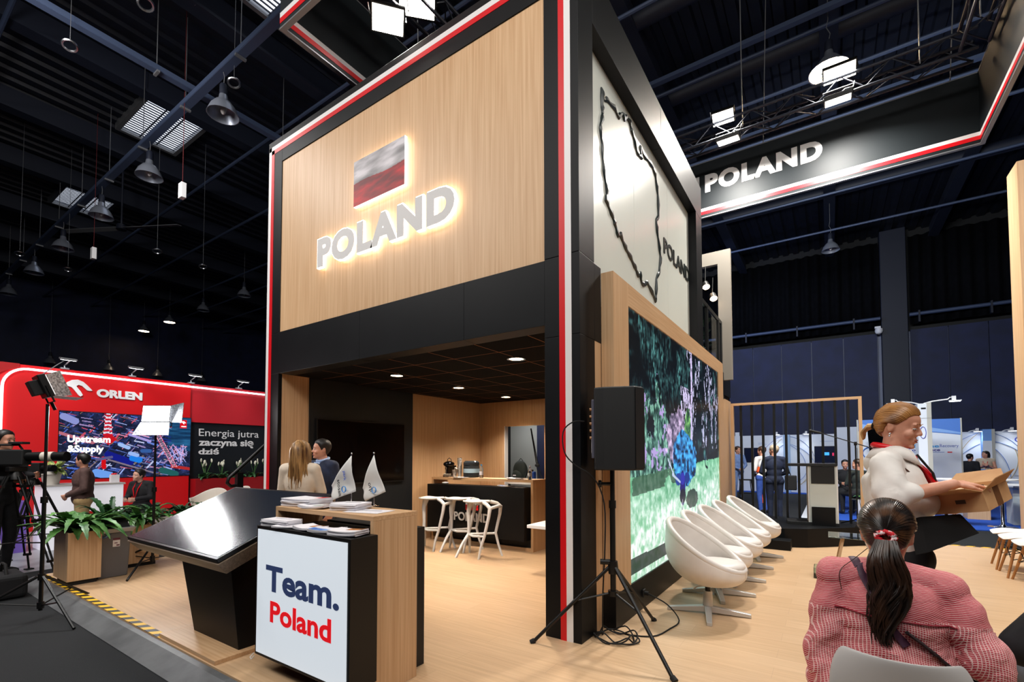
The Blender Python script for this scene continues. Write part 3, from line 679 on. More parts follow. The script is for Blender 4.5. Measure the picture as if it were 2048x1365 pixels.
flood((.24, 5.62, 7.12), (.24, 6.0, 5.2), 'lower lamp of the pair nearest the white map panel', .34, .22, 210)
flood((1.89, 5.62, 7.60), (1.9, 1.6, .5), 'upper lamp of the pair above the middle of the banner', .42)
flood((1.86, 5.62, 7.16), (1.86, 6.0, 5.2), 'lower lamp of the pair above the middle of the banner', .34, .22, 210)
flood((-2.42, .11, 6.42), (-.4, -1.6, 2), 'flood lamp beside the black banner above the oak front', .34, .24, 60)
flood((-2.42, .56, 6.98), (-.6, -1.2, 2), 'flood lamp at the top edge above the oak front', .42, .26, 60)
# ------------------------------------------------------------------ reception counter with the lit square screen
K = thing('reception_counter', (-1.235, -1.27, 0), 'oak-wrapped reception counter in the foreground with black cabinet', 'counter')
b = MB()
b.box(-.545, .545, -.19, .18, 1.07, 1.10); b.build('top_board', M['oak_x'], K, smooth=0, bevel=.002)
MB().box(.515, .545, -.19, .18, 0, 1.07).build('side_board', M['oak'], K, smooth=0, bevel=.002)
MB().box(-.545, -.515, -.19, .18, 0, 1.07).build('side_board', M['oak'], K, smooth=0, bevel=.002)
MB().box(-.515, .515, -.19, .18, 0.0, .05).build('base_board', M['oak_x'], K, smooth=0)
MB().box(-.515, .515, -.17, .17, .10, .955).build('cabinet', M['black'], K, smooth=0)
MB().box(-.47, .45, .19, .345, .0, .965).build('rear_cabinet', mat('black_ash', '161514', .6), K, smooth=0)
D_ = thing('display_screen', (-1.16, -1.655, .118), 'lit square white screen reading Team. Poland in front of the counter', 'screen')
MB().box(-.508, .508, .0, .20, 0, .875).build('case', M['black_metal'], D_, smooth=0, bevel=.004)
scr = mat('screen_white', 'dfe8f0', .3, emit='dfe9f3', es=.50)
MB().box(-.486, .486, -.004, .001, .022, .853).build('panel', scr, D_, smooth=0)
text('lettering', 'Team.', mat('navy_ink', '2e3d66', .5, emit='2e3d66', es=.35), FRONT(-.373, -.0045, .452), .79, .172, .001, .03, D_)
text('lettering', 'Poland', mat('red_ink', 'e01520', .5, emit='e8101c', es=.5), FRONT(-.314, -.0045, .252), .66, .140, .001, .028, D_)
MB().tube([(-.50, -.01, .01), (-.51, -.03, -.015), (-.485, -.035, -.02), (-.475, -.02, .0)], .003, 5).build('cable_tie', M['white'], D_)
# leaflets: every sheet in a pile is a thing
def leaflet(name, w, d, cover, loc, rz, label, group, curl=0.0, h=.006):
    t = thing(name, loc, label, 'leaflet', group, rz)
    P = [[(-w / 2 + w * i / 6, y, h + curl * max(0, (abs(i - 3) / 3) ** 2)) for y in (-d / 2, d / 2)] for i in range(7)]
    b = MB(); b.grid([[(p[0], p[1], p[2] - h * .5) for p in r] for r in P]); b.build('pages', M['paper'], t, solid=h, smooth=60)
    c = MB()
    for (x0, x1, y0, y1) in cover[0]:
        q = [[(w * (x0 + (x1 - x0) * i / 4), d * y, h + .0008 + curl * (2 * (x0 + (x1 - x0) * i / 4)) ** 2) for y in (y0, y1)] for i in range(5)]
        c.grid(q)
    c.build('cover_print', cover[1], t, smooth=60)
    return t
def pile(n, w, d, cover, loc, rz, lb, group, curl=0.0, h=.006, seed=1, name='brochure'):
    random.seed(seed); p = leaflet(name, w, d, cover, loc, rz, 'topmost ' + lb if n > 1 else lb, group, curl, h)
    for k in range(n - 1):
        copy_tree(p, None, lb, (loc[0] + random.uniform(-.006, .006), loc[1] + random.uniform(-.006, .006), loc[2] + h * k * 1.03), rz + random.uniform(-.06, .06))
    p.location.z = loc[2] + h * (n - 1) * 1.03
redc = ([(.18, .48, .05, .48)], M['red_strip']); greenc = ([(-.1, .4, -.2, .3)], mottled('photo_green', '2c5a2e', 'd8ddd8', 40, .5))
bluec = ([(-.48, .48, -.48, .0)], mottled('photo_blue', '2f63b8', '8fb6e6', 20, .5)); darkc = ([(-.1, .48, .0, .48)], mottled('photo_warm', '2a1c22', 'd88a3c', 50, .5)); inkc = ([(-.3, .3, .1, .2)], mat('ink_grey', '8a8a96', .6))
TZ = 1.101
pile(9, .30, .215, redc, (-1.62, -1.31, TZ), .12, 'white brochure with a red corner at the counter left end', 'brochures with a red corner', .004)
pile(3, .21, .15, greenc, (-1.40, -1.37, TZ), .3, 'white leaflet with a green photo on the counter top', 'leaflets with a green photo', .012)
pile(2, .21, .15, inkc, (-1.36, -1.19, TZ), -.5, 'white leaflet lying askew behind the middle of the counter', 'leaflets lying askew', .012)
pile(8, .20, .20, inkc, (-1.13, -1.29, TZ), .35, 'white brochure in the neat pile beside the little flags', 'white brochures beside the flags', 0, .0055)
pile(1, .28, .19, inkc, (-.93, -1.30, TZ), .2, 'single white sheet at the right end of the counter top', None, 0, .002, name='sheet_of_paper')
LZ = .994
pile(8, .26, .12, inkc, (-1.50, -1.575, LZ), .15, 'pale brochure at the left corner on top of the lit screen', 'brochures at the left corner of the screen', 0, .0055)
pile(2, .22, .13, inkc, (-1.36, -1.58, LZ), .5, 'white leaflet beside the corner pile on the screen top', 'white leaflets on the screen top', .006)
pile(3, .20, .14, darkc, (-1.17, -1.57, LZ), -.1, 'leaflet with a warm photo on top of the lit screen', 'leaflets with a warm photo on the screen top', .008)
pile(3, .20, .13, bluec, (-.99, -1.57, LZ), .35, 'blue and white leaflet on top of the lit screen', 'blue leaflets on the screen top', .010)
pile(5, .20, .13, darkc, (-.78, -1.575, LZ), .25, 'magazine with a dark photo at the screen top right corner', 'magazines at the right corner of the screen', .006)
def table_flag(loc, tip, right, bot, left, label, words):
    t = thing('table_flag', loc, label, 'flag', 'little white table flags')
    o = Vector(loc); A, B, C_, Dd = [Vector(p) - o for p in (tip, right, bot, left)]
    top = A + Vector((0, 0, .012)); 
    MB().cyl((0, 0, .01), top, .0035, n=8).ell(top, .007, None, 8, 6).build('pole', M['chrome'], t)
    MB().lathe([(.035, 0), (.035, .006), (.006, .012), (.005, .03)], 20).build('base', M['chrome'], t)
    n = 14; P = []
    for i in range(n + 1):
        row = []
        for j in range(n + 1):
            u, v = i / n, j / n
            p = A * (1 - u) * (1 - v) + B * u * (1 - v) + C_ * u * v + Dd * (1 - u) * v
            p = p + Vector((0, -1, 0)) * (.012 * math.sin(u * 5 + v * 4) * min(1, 3 * (u + v) / 2)) + Vector((.022, -.022, 0)) * min(1, (u + v) * 4)
            row.append(p)
        P.append(row)
    MB().grid(P).build('cloth', mat('flag_cloth', 'd9d8d4', .8), t, smooth=180, solid=.0015)
    ax = (C_ - Dd).normalized(); d = (B - A).normalized(); nrm = Vector((0, -1, 0))
    for body, m_, f, w_, g in words:
        org = A * (1 - f[0]) * (1 - f[1]) + B * f[0] * (1 - f[1]) + C_ * f[0] * f[1] + Dd * (1 - f[0]) * f[1] + nrm * .036 + Vector((.02, 0, 0))
        x = d * math.cos(g) + (d.cross(nrm)) * math.sin(g); x.y = 0; y = nrm.cross(x) * -1
        y = Vector((-x.z, 0, x.x)); y = y if y.z > 0 or abs(y.z) < .2 else -y
        text('print', body, m_, frame(org, x, y), w_, None, .001, .01, t)
    c = A * .02 + B * .75 + C_ * .23
    c = A * .12 + B * .50 + C_ * .30 + Dd * .08 + nrm * .037 + Vector((.02, 0, 0))
    MB().tube([c + Vector((.022 * math.cos(a * PI / 10), 0, .022 * math.sin(a * PI / 10))) for a in range(20)], .005, 6, closed=True, flat=.5).build('ring_emblem', mat('emblem_blue', '2f86d0', .5), t)
ink = mat('flag_ink', '23262c', .6); blu = mat('flag_blue_ink', '3b62c4', .6)
table_flag((-1.233, -1.211, 1.101), (-1.345 + .11, -1.211, 1.478), (-1.191 + .0, -1.211, 1.22), (-1.43, -1.211, 1.146), (-1.47, -1.211, 1.252), 'left little white flag with dark lettering and a blue ring on the counter', [('stosan', ink, (.25, .62), .12, 0), ('park', blu, (.18, .36), .07, 0)])
table_flag((-1.18, -1.049, 1.101), (-1.187, -1.049, 1.482), (-1.066, -1.049, 1.212), (-1.265, -1.049, 1.132), (-1.319, -1.049, 1.228), 'right little white flag with a blue ring, near the wood end of the counter', [('orp', ink, (.38, .62), .07, 0)])

# ------------------------------------------------------------------ slanted touch table
t = thing('touch_table', (-2.40, -1.52, 0), 'large slanted black touch-screen table on a tapered black pedestal', 'touch table')
x0, x1 = -3.46, -1.83; yl, zl, yh, zh = -1.84, .77, -.94, 1.155
o = Vector((-2.40, -1.52, 0))
sl = Vector((0, yh - yl, zh - zl)); L = sl.length; ux = Vector((1, 0, 0)); uy = sl.normalized()
Mt = frame(Vector((x0, yl, zl)) - o, ux, uy); W = x1 - x0
b = MB(); b.M = Mt; b.box(0, W, 0, L, -.03, 0); b.build('screen_bezel', M['black_metal'], t, smooth=0, bevel=.004)
b = MB(); b.M = Mt; b.box(.025, W - .025, .025, L - .025, 0, .002); b.build('touch_screen', mat('touch_glass', '1b222d', .22), t, smooth=0)
b = MB(); b.M = Mt; i = .03
b.hexa([(i, i, -.14), (W - i, i, -.14), (W - i, L - i, -.14), (i, L - i, -.14), (-.01, -.01, -.035), (W + .01, -.01, -.035), (W + .01, L + .01, -.035), (-.01, L + .01, -.035)])
b.build('tray_body', mottled('grey_oak', '8a7866', '6f5f50', 1.0, .4, (2, 60, 60), detail=5), t, smooth=0, bevel=.002)
b = MB(); b.hexa([(-.37, -.06, .03), (.36, -.06, .03), (.36, .30, .03), (-.37, .30, .03), (-.54, -.12, .74), (.33, -.12, .74), (.33, .34, .93), (-.54, .34, .93)])
b.build('pedestal', M['black'], t, smooth=0, bevel=.003)
MB().box(-.53, .42, -.25, .46, 0, .03).build('base_plate', M['oak_x'], t, smooth=0, bevel=.002)

# ------------------------------------------------------------------ planters, ferns, bin
def planter(loc, rz, w, d, h, label, m=None, plinth=True):
    t = thing('planter_box', loc, label, 'planter', None, rz)
    b = MB(); k = .018; z0 = .05 if plinth else 0
    b.box(-w/2, w/2, -d/2, -d/2 + k, z0, h).box(-w/2, w/2, d/2 - k, d/2, z0, h).box(-w/2, -w/2 + k, -d/2 + k, d/2 - k, z0, h).box(w/2 - k, w/2, -d/2 + k, d/2 - k, z0, h)
    b.build('box', m or M['oak'], t, smooth=0)
    MB().box(-w/2 + k, w/2 - k, -d/2 + k, d/2 - k, h - .06, h - .05).build('soil', M['soil'], t, smooth=0)
    if plinth: MB().box(-w/2 + .03, w/2 - .03, -d/2 + .03, d/2 - .03, 0, .05).build('plinth', M['black_soft'], t, smooth=0)
    return t
def frond(b, base, az, length, rise, droop, width, seed=0, serr=14):
    """an arching toothed leaf"""
    n = serr; P0 = []; P1 = []; Pm = []
    dx, dy = math.cos(az), math.sin(az)
    for i in range(n + 1):
        s = i / n; r = length * s * (1 - .12 * s); z = rise * s - droop * s * s
        c = Vector(base) + Vector((dx * r, dy * r, z)); wd = width * math.sin(PI * min(1, .12 + .88 * s)) ** .7 * (1 if i % 2 else .72)
        if i == n: wd = .002
        side = Vector((-dy, dx, 0)) * wd
        P0.append(c + side + Vector((0, 0, wd * .35))); P1.append(c - side + Vector((0, 0, wd * .35))); Pm.append(c)
    b.grid([P0, Pm, P1])
def fern(loc, label, n, length, rise, seed, m=None, width=.035, az0=0, az1=2 * PI, name='fern', flowers=None):
    random.seed(seed); t = thing(name, loc, label, 'plant'); b = MB()
    for k in range(n):
        az = az0 + (az1 - az0) * (k + random.random() * .8) / n; L = length * random.uniform(.65, 1.1)
        f = random.uniform(.5, 1.15)
        frond(b, (random.uniform(-.04, .04), random.uniform(-.04, .04), 0), az, L, rise * f, rise * f * random.uniform(.55, 1.15), width * random.uniform(.8, 1.2), serr=16)
    b.build('fronds', m or M['leaf'], t, smooth=0, solid=.0015)
    MB().lathe([(.0, 0), (.035, 0), (.03, .05), (0, .07)], 10).build('crown', M['leaf_dark'], t)
    return t
planter((-5.80, -1.60, 0), 0, .54, .30, .60, 'oak planter box at the platform corner beside the grey bin')
fern((-5.80, -1.60, .55), 'big arching fern in the oak planter beside the grey bin', 46, .60, .72, 3, M['leaf'], .055)
planter((-6.22, -1.0, 0), 0, .34, .62, .55, 'oak planter box behind the grey bin and the lit light stand')
fern((-6.22, -.86, .50), 'leafy fern behind the right rim of the grey bin', 36, .46, .72, 8, M['leaf'], .045)
fern((-6.22, -1.20, .50), 'fern standing behind the lid of the grey bin', 40, .50, .85, 9, M['leaf_dark'], .045)
t = thing('waste_bin', (-5.83, -1.305, 0), 'grey plastic waste bin with a wide rim and black swing lid', 'waste bin')
MB().hexa([(-.17, -.145, 0), (.19, -.145, 0), (.19, .145, 0), (-.17, .145, 0), (-.19, -.155, .54), (.21, -.155, .54), (.21, .165, .54), (-.19, .165, .54)]).build('body', mat('bin_grey', '5c5b5d', .5), t, smooth=0, bevel=.012)
b = MB()
b.hexa([(-.20, -.17, .54), (.22, -.17, .54), (.22, .18, .54), (-.20, .18, .54), (-.235, -.20, .595), (.255, -.20, .595), (.255, .21, .595), (-.235, .21, .595)]); b.build('rim', mat('rim_grey', 'a2a3a6', .45), t, smooth=0, bevel=.008)
MB().hexa([(-.19, -.15, .596), (.20, -.15, .596), (.20, .16, .596), (-.19, .16, .596), (-.12, -.13, .70), (.08, -.13, .70), (.08, .14, .70), (-.12, .14, .70)]).build('swing_lid', M['black_soft'], t, smooth=0, bevel=.006)
MB().box(-.10, .06, -.09, .11, .7005, .703).build('paper_print', mottled('bin_print', '303036', 'd8d4e0', 28, .6), t, smooth=0)
MB().box(.200, .2015 + .006, -.015, .055, .37, .46).build('sticker', mat('sticker_white', 'dcd6d4', .6), t, smooth=0)
MB().box(.2085, .2095, -.015, .055, .45, .475).box(.2085, .2095, .0, .03, .41, .42).box(.2085, .2095, .02, .05, .38, .395).build('sticker_print', mat('sticker_ink', '5a2030', .6), t, smooth=0)
MB().tube([(.215, -.15, .53), (.218, -.11, .49), (.218, -.08, .50), (.216, -.05, .535)], .014, 6).build('bag_edge', mat('bag_blue', '3a5578', .35), t)

# ------------------------------------------------------------------ film light stands
def light_stand(loc, az, H, label, spread=.55, hub=.42, foot=0.0):
    t = thing('light_stand', loc, label, 'light stand', None, az)
    MB().cyl((0, 0, .08), (0, 0, H * .55), .017, n=12).build('pole', M['black_metal'], t)
    MB().cyl((0, 0, H * .55), (0, 0, H), .013, n=12).build('upper_pole', M['black_metal'], t)
    for z in (hub, H * .55, .13): MB().lathe([(.0, -.03), (.028, -.03), (.028, .03), (0, .03)], 12, (0, 0, z)).build('collar', M['black_metal'], t)
    for k in range(3):
        a = k * 2 * PI / 3; d = Vector((math.cos(a), math.sin(a), 0))
        MB().cyl(d * .03 + Vector((0, 0, hub)), d * spread + Vector((0, 0, .012)), .013, n=8).build('leg', M['black_metal'], t)
        MB().cyl(Vector((0, 0, .13)) + d * .02, d * spread * .52 + Vector((0, 0, hub * .5)), .007, n=6).build('brace', M['black_metal'], t)
    return t
def led_panel(loc, rot, label, lit, w=.46, h=.30, flaps=(1, 1, 1, 1), fa=1.0):
    t = thing('led_panel_lamp', loc, label, 'film lamp'); t.rotation_euler = rot
    MB().box(-w/2, w/2, 0, .06, -h/2, h/2).build('housing', M['black_metal'], t, smooth=0, bevel=.008)
    MB().box(-.08, .08, .06, .13, -.07, .07).build('battery', M['black_soft'], t, smooth=0, bevel=.006)
    MB().box(-w/2 + .012, w/2 - .012, -.006, .0, -h/2 + .012, h/2 - .012).build('diffuser', M['glow_cool'] if lit else mat('led_off', 'd8d8dc', .5, emit='ffffff', es=.8), t, smooth=0)
    fl = mottled('foil_flap', '6e7078', 'c8ccd4', 60, .35, metal=.6)
    for k, (on, w_, ax) in enumerate(zip(flaps, (w, w, h, h), ('t', 'b', 'l', 'r'))):
        if not on: continue
        b = MB(); D = .20; c, s = math.cos(fa), math.sin(fa)
        if ax in 'tb':
            sg = 1 if ax == 't' else -1; z = h/2 * sg
            b.hexa([(-w/2, -.002, z), (w/2, -.002, z), (w/2, .004, z), (-w/2, .004, z), (-w*.62, -D * s, z + sg * D * c), (w*.62, -D * s, z + sg * D * c), (w*.62, -D * s + .004, z + sg * D * c + .003), (-w*.62, -D * s + .004, z + sg * D * c + .003)])
        else:
            sg = -1 if ax == 'l' else 1; x = w/2 * sg
            b.hexa([(x, -.002, -h/2), (x, .004, -h/2), (x, .004, h/2), (x, -.002, h/2), (x + sg * D * c, -D * s, -h*.6), (x + sg * D * c + .003, -D * s + .004, -h*.6), (x + sg * D * c + .003, -D * s + .004, h*.6), (x + sg * D * c, -D * s, h*.6)])
        b.build('barn_door', fl, t, smooth=0)
    MB().tube([(-w/2 - .01, .03, 0), (-w/2 - .01, .03, -h/2 - .05), (w/2 + .01, .03, -h/2 - .05), (w/2 + .01, .03, 0)], .008, 6).cyl((0, .03, -h/2 - .05), (0, .03, -h/2 - .13), .014, n=8).build('yoke', M['black_metal'], t)
    return t
# light stands placed
def dir_z(v): return math.atan2(v[1], v[0])
RIGHT = Vector((math.cos(YAW), math.sin(YAW), 0)); FWD = Vector((-math.sin(YAW), math.cos(YAW), 0))
light_stand((-4.66, -2.13, -.08), .14, 2.06, 'black light stand on the dark carpet at the far left', .66, .40)
n_ = (RIGHT * .60 + FWD * .80).normalized()
led_panel((-4.665, -2.135, 2.16), (.0, math.radians(14), dir_z(n_) + PI / 2), 'tilted black film lamp with silver flaps on the left stand, seen from the side', False, .26, .22, (1, 1, 0, 1), 1.15).rotation_euler = Euler((math.radians(-22), 0, dir_z(n_) + PI / 2))
light_stand((-5.80, -.85, 0), -.67, 1.88, 'black light stand behind the slanted touch table', .70, .30)
n_ = (RIGHT * .10 - FWD * 1).normalized()
P2 = led_panel((-5.80, -.85, 2.04), (0, 0, 0), 'glaring white lit film lamp on the stand in front of the red wall', True, .36, .23, (0, 1, 0, 1), .35); P2.rotation_euler = Euler((math.radians(-8), 0, dir_z(n_) + PI / 2))
l = bpy.data.lights.new('film_lamp', 'AREA'); l.shape = 'RECTANGLE'; l.size = .38; l.size_y = .24; l.energy = 45; lo = bpy.data.objects.new('film_lamp_light', l); COL.objects.link(lo)
lo.location = Vector((-5.80, -.85, 2.04)) + n_ * .03; lo.rotation_euler = n_.to_track_quat('-Z', 'Y').to_euler()

# ------------------------------------------------------------------ loudspeaker on tripod
t = thing('speaker_stand', (.21, .13, 0), 'black tripod speaker stand beside the corner post', 'speaker stand')
MB().cyl((0, 0, .40), (0, 0, 1.10), .022, n=14).build('pole', M['black_metal'], t); MB().cyl((0, 0, 1.08), (0, 0, 1.38), .017, n=14).build('upper_pole', M['black_metal'], t)
MB().lathe([(0, -.05), (.035, -.05), (.04, .0), (.035, .05), (0, .05)], 14, (0, 0, .60)).cyl((-.02, -.01, .64), (-.09, -.04, .64), .022, n=12).build('hub', M['black_metal'], t)
MB().lathe([(0, -.02), (.04, -.02), (.04, .02), (0, .02)], 14, (0, 0, .40)).build('lower_hub', M['black_metal'], t)
MB().lathe([(0, -.03), (.028, -.03), (.028, .03), (0, .03)], 14, (0, 0, 1.09)).build('clamp', M['black_metal'], t); MB().cyl((-.012, -.007, 1.25), (-.08, -.05, 1.25), .014, n=10).cyl((-.075, -.045, 1.25), (-.09, -.055, 1.25), .03, n=10).build('clamp_knob', M['black_metal'], t)
for f in ((-.323, -.175), (.745, -.198), (.30, .82)):
    f = Vector((f[0] - .21, f[1] - .13, .02)); u = f.normalized()
    lg = MB().cyl(Vector((0, 0, .60)) + Vector((u.x, u.y, 0)) * .03, f, .014, n=10).build('leg', M['black_metal'], t)
    MB().cyl(f * 1.0 + Vector((0, 0, 0)), f + Vector((u.x * .03, u.y * .03, -.018)), .02, .022, 10).build('rubber_foot', M['rubber'], lg)
    MB().cyl((u.x * .03, u.y * .03, .40), Vector((f.x * .45, f.y * .45, .34)), .008, n=6).build('brace', M['black_metal'], t)
t = thing('loudspeaker', (.24, .14, 1.36), 'black loudspeaker on the tripod stand, its rear panel with cables at left', 'loudspeaker', None, math.radians(25))
pl = [(-.17, -.13), (-.10, -.165), (.13, -.18), (.20, -.10), (.20, .10), (.13, .18), (-.10, .165), (-.17, .13)]
MB().prism(pl, .0, .635, None).build('cabinet', mat('speaker_black', '0d0f11', .55), t, smooth=0, bevel=.01)
MB().prism([(.135, -.182), (.208, -.098), (.208, .098), (.135, .182)], .015, .62).build('grille', mottled('speaker_grille', '070708', '15161a', 160, .6), t, smooth=0)
pn = MB().box(-.19, -.168, -.12, .12, .09, .545).build('rear_panel', mat('rear_grey', '4a4a58', .45), t, smooth=0, bevel=.006)
b = MB()
for k in range(5): b.cyl((-.19, -.09, .47 - .055 * k), (-.205, -.09, .47 - .055 * k), .012, n=10)
b.build('knobs', mat('brass_knob', 'b08a6a', .3, .8), t)
MB().box(-.192, -.189, -.11, -.03, .13, .24).build('info_label', mottled('info_print', '8f90a0', 'd9d9e0', 50, .5), t, smooth=0)
MB().box(.2085, .2095, -.085, -.03, .10, .125).build('badge', M['chrome'], t, smooth=0)
random.seed(4)
pts = [(.045, -.02, 1.74), (-.03, -.07, 1.735), (-.10, -.10, 1.66), (-.09, -.10, 1.50), (-.02, -.06, 1.40), (.10, .02, 1.30), (.17, .06, 1.1), (.16, .09, .75), (.12, .14, .4), (.08, .22, .12), (.06, .26, .012)]
for k in range(34):
    a = k * .55; pts.append((.18 + (.17 + .03 * math.sin(k)) * math.cos(a + 2.6), .30 + (.12 + .03 * math.cos(k * 1.3)) * math.sin(a + 2.6) - .05, .008 + .0012 * k * (k % 3)))
pts += [(.40, .44, .008), (.48, .70, .008), (.50, .92, .02), (.36, 1.05, .10), (.18, 1.10, .15), (.14, 1.12, .15)]
tag(MB().tube(spline(pts, 4), .006, 6).build('power_cable', M['rubber'], smooth=180), 'black power cable looped on the floor below the speaker stand', 'cable')
t = thing('power_plug', (.116, 1.12, .15), 'black plug in the socket of the video wall base', 'plug'); MB().box(-.001, .012, -.035, .035, -.035, .035).build('socket', M['black_soft'], t, smooth=0, bevel=.004); MB().cyl((.012, 0, 0), (.05, 0, 0), .02, n=12).build('plug', M['rubber'], t)

# ------------------------------------------------------------------ white tub chairs
leather = mottled('white_leather', 'dfd8d2', 'e8e2dc', 5, .42); cast = mat('cast_aluminium', 'c9c8c6', .35, .5)
def tub_chair(loc, rz, label):
    t = thing('tub_chair', loc, label, 'chair', 'white swivel tub chairs along the video wall', rz)
    n = 40; prof = []
    def rim(a):  # a = 0 is the front
        s = (1 - math.cos(a)) / 2; return .43 + .415 * s ** 1.15
    rows = []; K_ = 12
    for k in range(K_ + 1):
        f = k / K_; row = []
        for i in range(n):
            a = 2 * PI * i / n; zt = rim(a); zb = .285
            ph = f * PI / 2
            R0 = .325 - .02 * math.cos(a); r = R0 * math.sin(min(ph * 1.25, PI / 2)) * (1.0 - .10 * max(0, f - .55) / .45 * (1 - math.cos(a)) / 2)
            z = zb + (zt - zb) * (1 - math.cos(ph)) ** (1.0)
            row.append((r * math.cos(a) * 1.02 - .03 * f * (1 - math.cos(a)) / 2, r * math.sin(a), z))
        rows.append(row + [row[0]])
    MB().grid(rows).build('shell', leather, t, smooth=180, solid=.05, subsurf=1)
    pts = [Vector(p) for p in rows[-1][:-1]]
    MB().tube(pts, .028, 8, closed=True).build('rim_roll', leather, t, smooth=180)
    b = MB(); b.lathe([(0, -.045), (.20, -.045), (.245, -.03), (.255, 0), (.24, .03), (.18, .042), (0, .046)], 32)
    for v in b.bm.verts: v.co.x = v.co.x * 1.0 + .07; v.co.z += .455 + .03 * v.co.x
    b.build('seat_cushion', leather, t, smooth=60)
    MB().cyl((0, 0, .30), (0, 0, .20), .024, n=14).cyl((0, 0, .305), (0, 0, .285), .11, .06, 16).build('gas_spring', M['black_metal'], t)
    MB().tube([(.02, 0, .275), (-.05, -.13, .265), (-.07, -.17, .25)], .006, 6).build('height_lever', M['chrome'], t)
    MB().lathe([(0, .0), (.05, .02), (.045, .08), (.038, .21), (0, .21)], 18).build('column', cast, t)
    for k in range(4):
        a = k * PI / 2 + .35; d = Vector((math.cos(a), math.sin(a), 0)); q = Vector((-d.y, d.x, 0))
        b = MB(); A = d * .03; B = d * .36
        b.hexa([A - q * .03 + Vector((0, 0, .02)), B - q * .022 + Vector((0, 0, .0)), B + q * .022 + Vector((0, 0, .0)), A + q * .03 + Vector((0, 0, .02)), A - q * .03 + Vector((0, 0, .075)), B - q * .022 + Vector((0, 0, .032)), B + q * .022 + Vector((0, 0, .032)), A + q * .03 + Vector((0, 0, .075))])
        b.build('foot', cast, t, smooth=0, bevel=.004)
    return t
TC = tub_chair((.66, 1.32, 0), -.12, 'nearest white tub chair of the row, beside the speaker stand')
for x, y, a, lb in ((.62, 2.02, -.05, 'second white tub chair from the speaker stand'), (.64, 2.72, -.1, 'middle white tub chair of the row of five'), (.65, 3.48, -.08, 'fourth white tub chair from the speaker stand'), (.70, 4.32, -.1, 'farthest white tub chair, next to the black stage step')):
    copy_tree(TC, None, lb, (x, y, 0), a)

# ------------------------------------------------------------------ black stage with slat screen
o = MB().prism([(.13, 5.45), (1.0, 5.36), (1.31, 5.51), (2.35, 6.50), (2.35, 7.05), (.0, 7.05), (.0, 6.63), (.13, 6.63)], 0, .30).build('stage', M['black'], smooth=0, bevel=.004); tag(o, 'low black stage platform in front of the slatted oak frame', 'stage')
tag(MB().box(.52, 1.10, 5.06, 5.34, 0, .147).build('stage_step', M['black'], smooth=0, bevel=.004), 'black wooden step in front of the low stage', 'step')
t = thing('slat_screen', (0, 6.64, .30), 'oak frame with vertical black slats at the back of the stage', 'screen')
MB().box(.04, 2.10, -.05, .05, 2.14, 2.185).build('top_rail', M['oak_x'], t, smooth=0); MB().box(2.05, 2.10, -.05, .05, 0, 2.14).build('side_post', M['oak'], t, smooth=0); MB().box(.04, .09, -.05, .05, 0, 2.14).build('side_post', M['oak'], t, smooth=0)
for k in range(10):
    x = .215 + k * .188; MB().box(x - .02, x + .02, -.03, .03, 0, 2.14).build('slat', M['black_metal'], t, smooth=0)
t = thing('lectern', (1.52, 6.05, .30), 'white lectern with black top and base panel on the stage', 'lectern', None, .10)
MB().box(-.20, .20, -.02, .02, .05, 1.0).build('front_panel', mat('lectern_white', 'c9d0cd', .4), t, smooth=0, bevel=.003)
MB().box(-.21, -.19, -.02, .34, .05, 1.0).build('side_panel', M['white'], t, smooth=0); MB().box(.19, .21, -.02, .34, .05, 1.0).build('side_panel', M['white'], t, smooth=0)
MB().box(-.165, .165, -.035, -.02, .70, .985).build('black_name_panel', M['black_soft'], t, smooth=0); MB().box(-.165, .165, -.04, -.02, .0, .31).build('black_foot_panel', M['black'], t, smooth=0)
MB().box(-.50, .20, -.05, .36, .99, 1.035).build('desk_top', M['black_soft'], t, smooth=0, bevel=.004); MB().box(-.52, .22, -.02, .44, .0, .05).build('base_plate', M['black_soft'], t, smooth=0, bevel=.004)
t = thing('microphone_stand', (1.99, 6.40, .30), 'black boom microphone stand beside the lectern', 'microphone stand')
MB().cyl((0, 0, .03), (0, 0, 1.38), .011, n=10).build('pole', M['black_metal'], t); 
for k in range(3):
    a = k * 2 * PI / 3 + .4; MB().cyl((0, 0, .10), (.28 * math.cos(a), .28 * math.sin(a), .01), .010, n=8).build('leg', M['black_metal'], t)
MB().cyl((.22, 0, 1.29), (-.48, -.05, 1.56), .008, n=8).build('boom', M['black_metal'], t); MB().lathe([(0, -.03), (.022, -.03), (.022, .03), (0, .03)], 12, (0, 0, 1.37)).build('joint', M['black_metal'], t)
MB().cyl((-.48, -.05, 1.56), (-.62, -.06, 1.60), .018, .022, 10).ell((-.63, -.06, 1.603), .026, None, 10, 8).build('microphone', M['black_soft'], t)
MB().tube([(.02, .01, 1.3), (.02, .02, .5), (.08, -.1, .1), (.16, -.22, .012), (.2, -.1, .01)], .004, 6).build('cable', M['rubber'], t)
# glass coffee tables
glass = mat('table_glass', 'cfe6e0', .03, trans=1.0, ior=1.45)
t = thing('glass_table', (1.93, 4.0, 0), 'small glass coffee table with splayed wooden legs behind the ponytailed woman', 'coffee table')
MB().box(-.34, .34, -.24, .24, .44, .455).build('glass_top', glass, t, smooth=0, bevel=.004)
for sx in (-1, 1):
    for sy in (-1, 1): MB().bar((sx * .18, sy * .14, .44), (sx * .27, sy * .20, 0), .035, .03).build('leg', M['oak'], t, smooth=0)
t = thing('clear_tray', (1.62, 3.5, 0), 'low clear acrylic box on the floor in front of the glass coffee table', 'box')
MB().box(-.18, .18, -.13, .13, 0, .006).box(-.18, .18, -.13, -.124, .006, .12).box(-.18, .18, .124, .13, .006, .12).box(-.18, -.174, -.124, .124, .006, .12).box(.174, .18, -.124, .124, .006, .12).build('walls', glass, t, smooth=0)
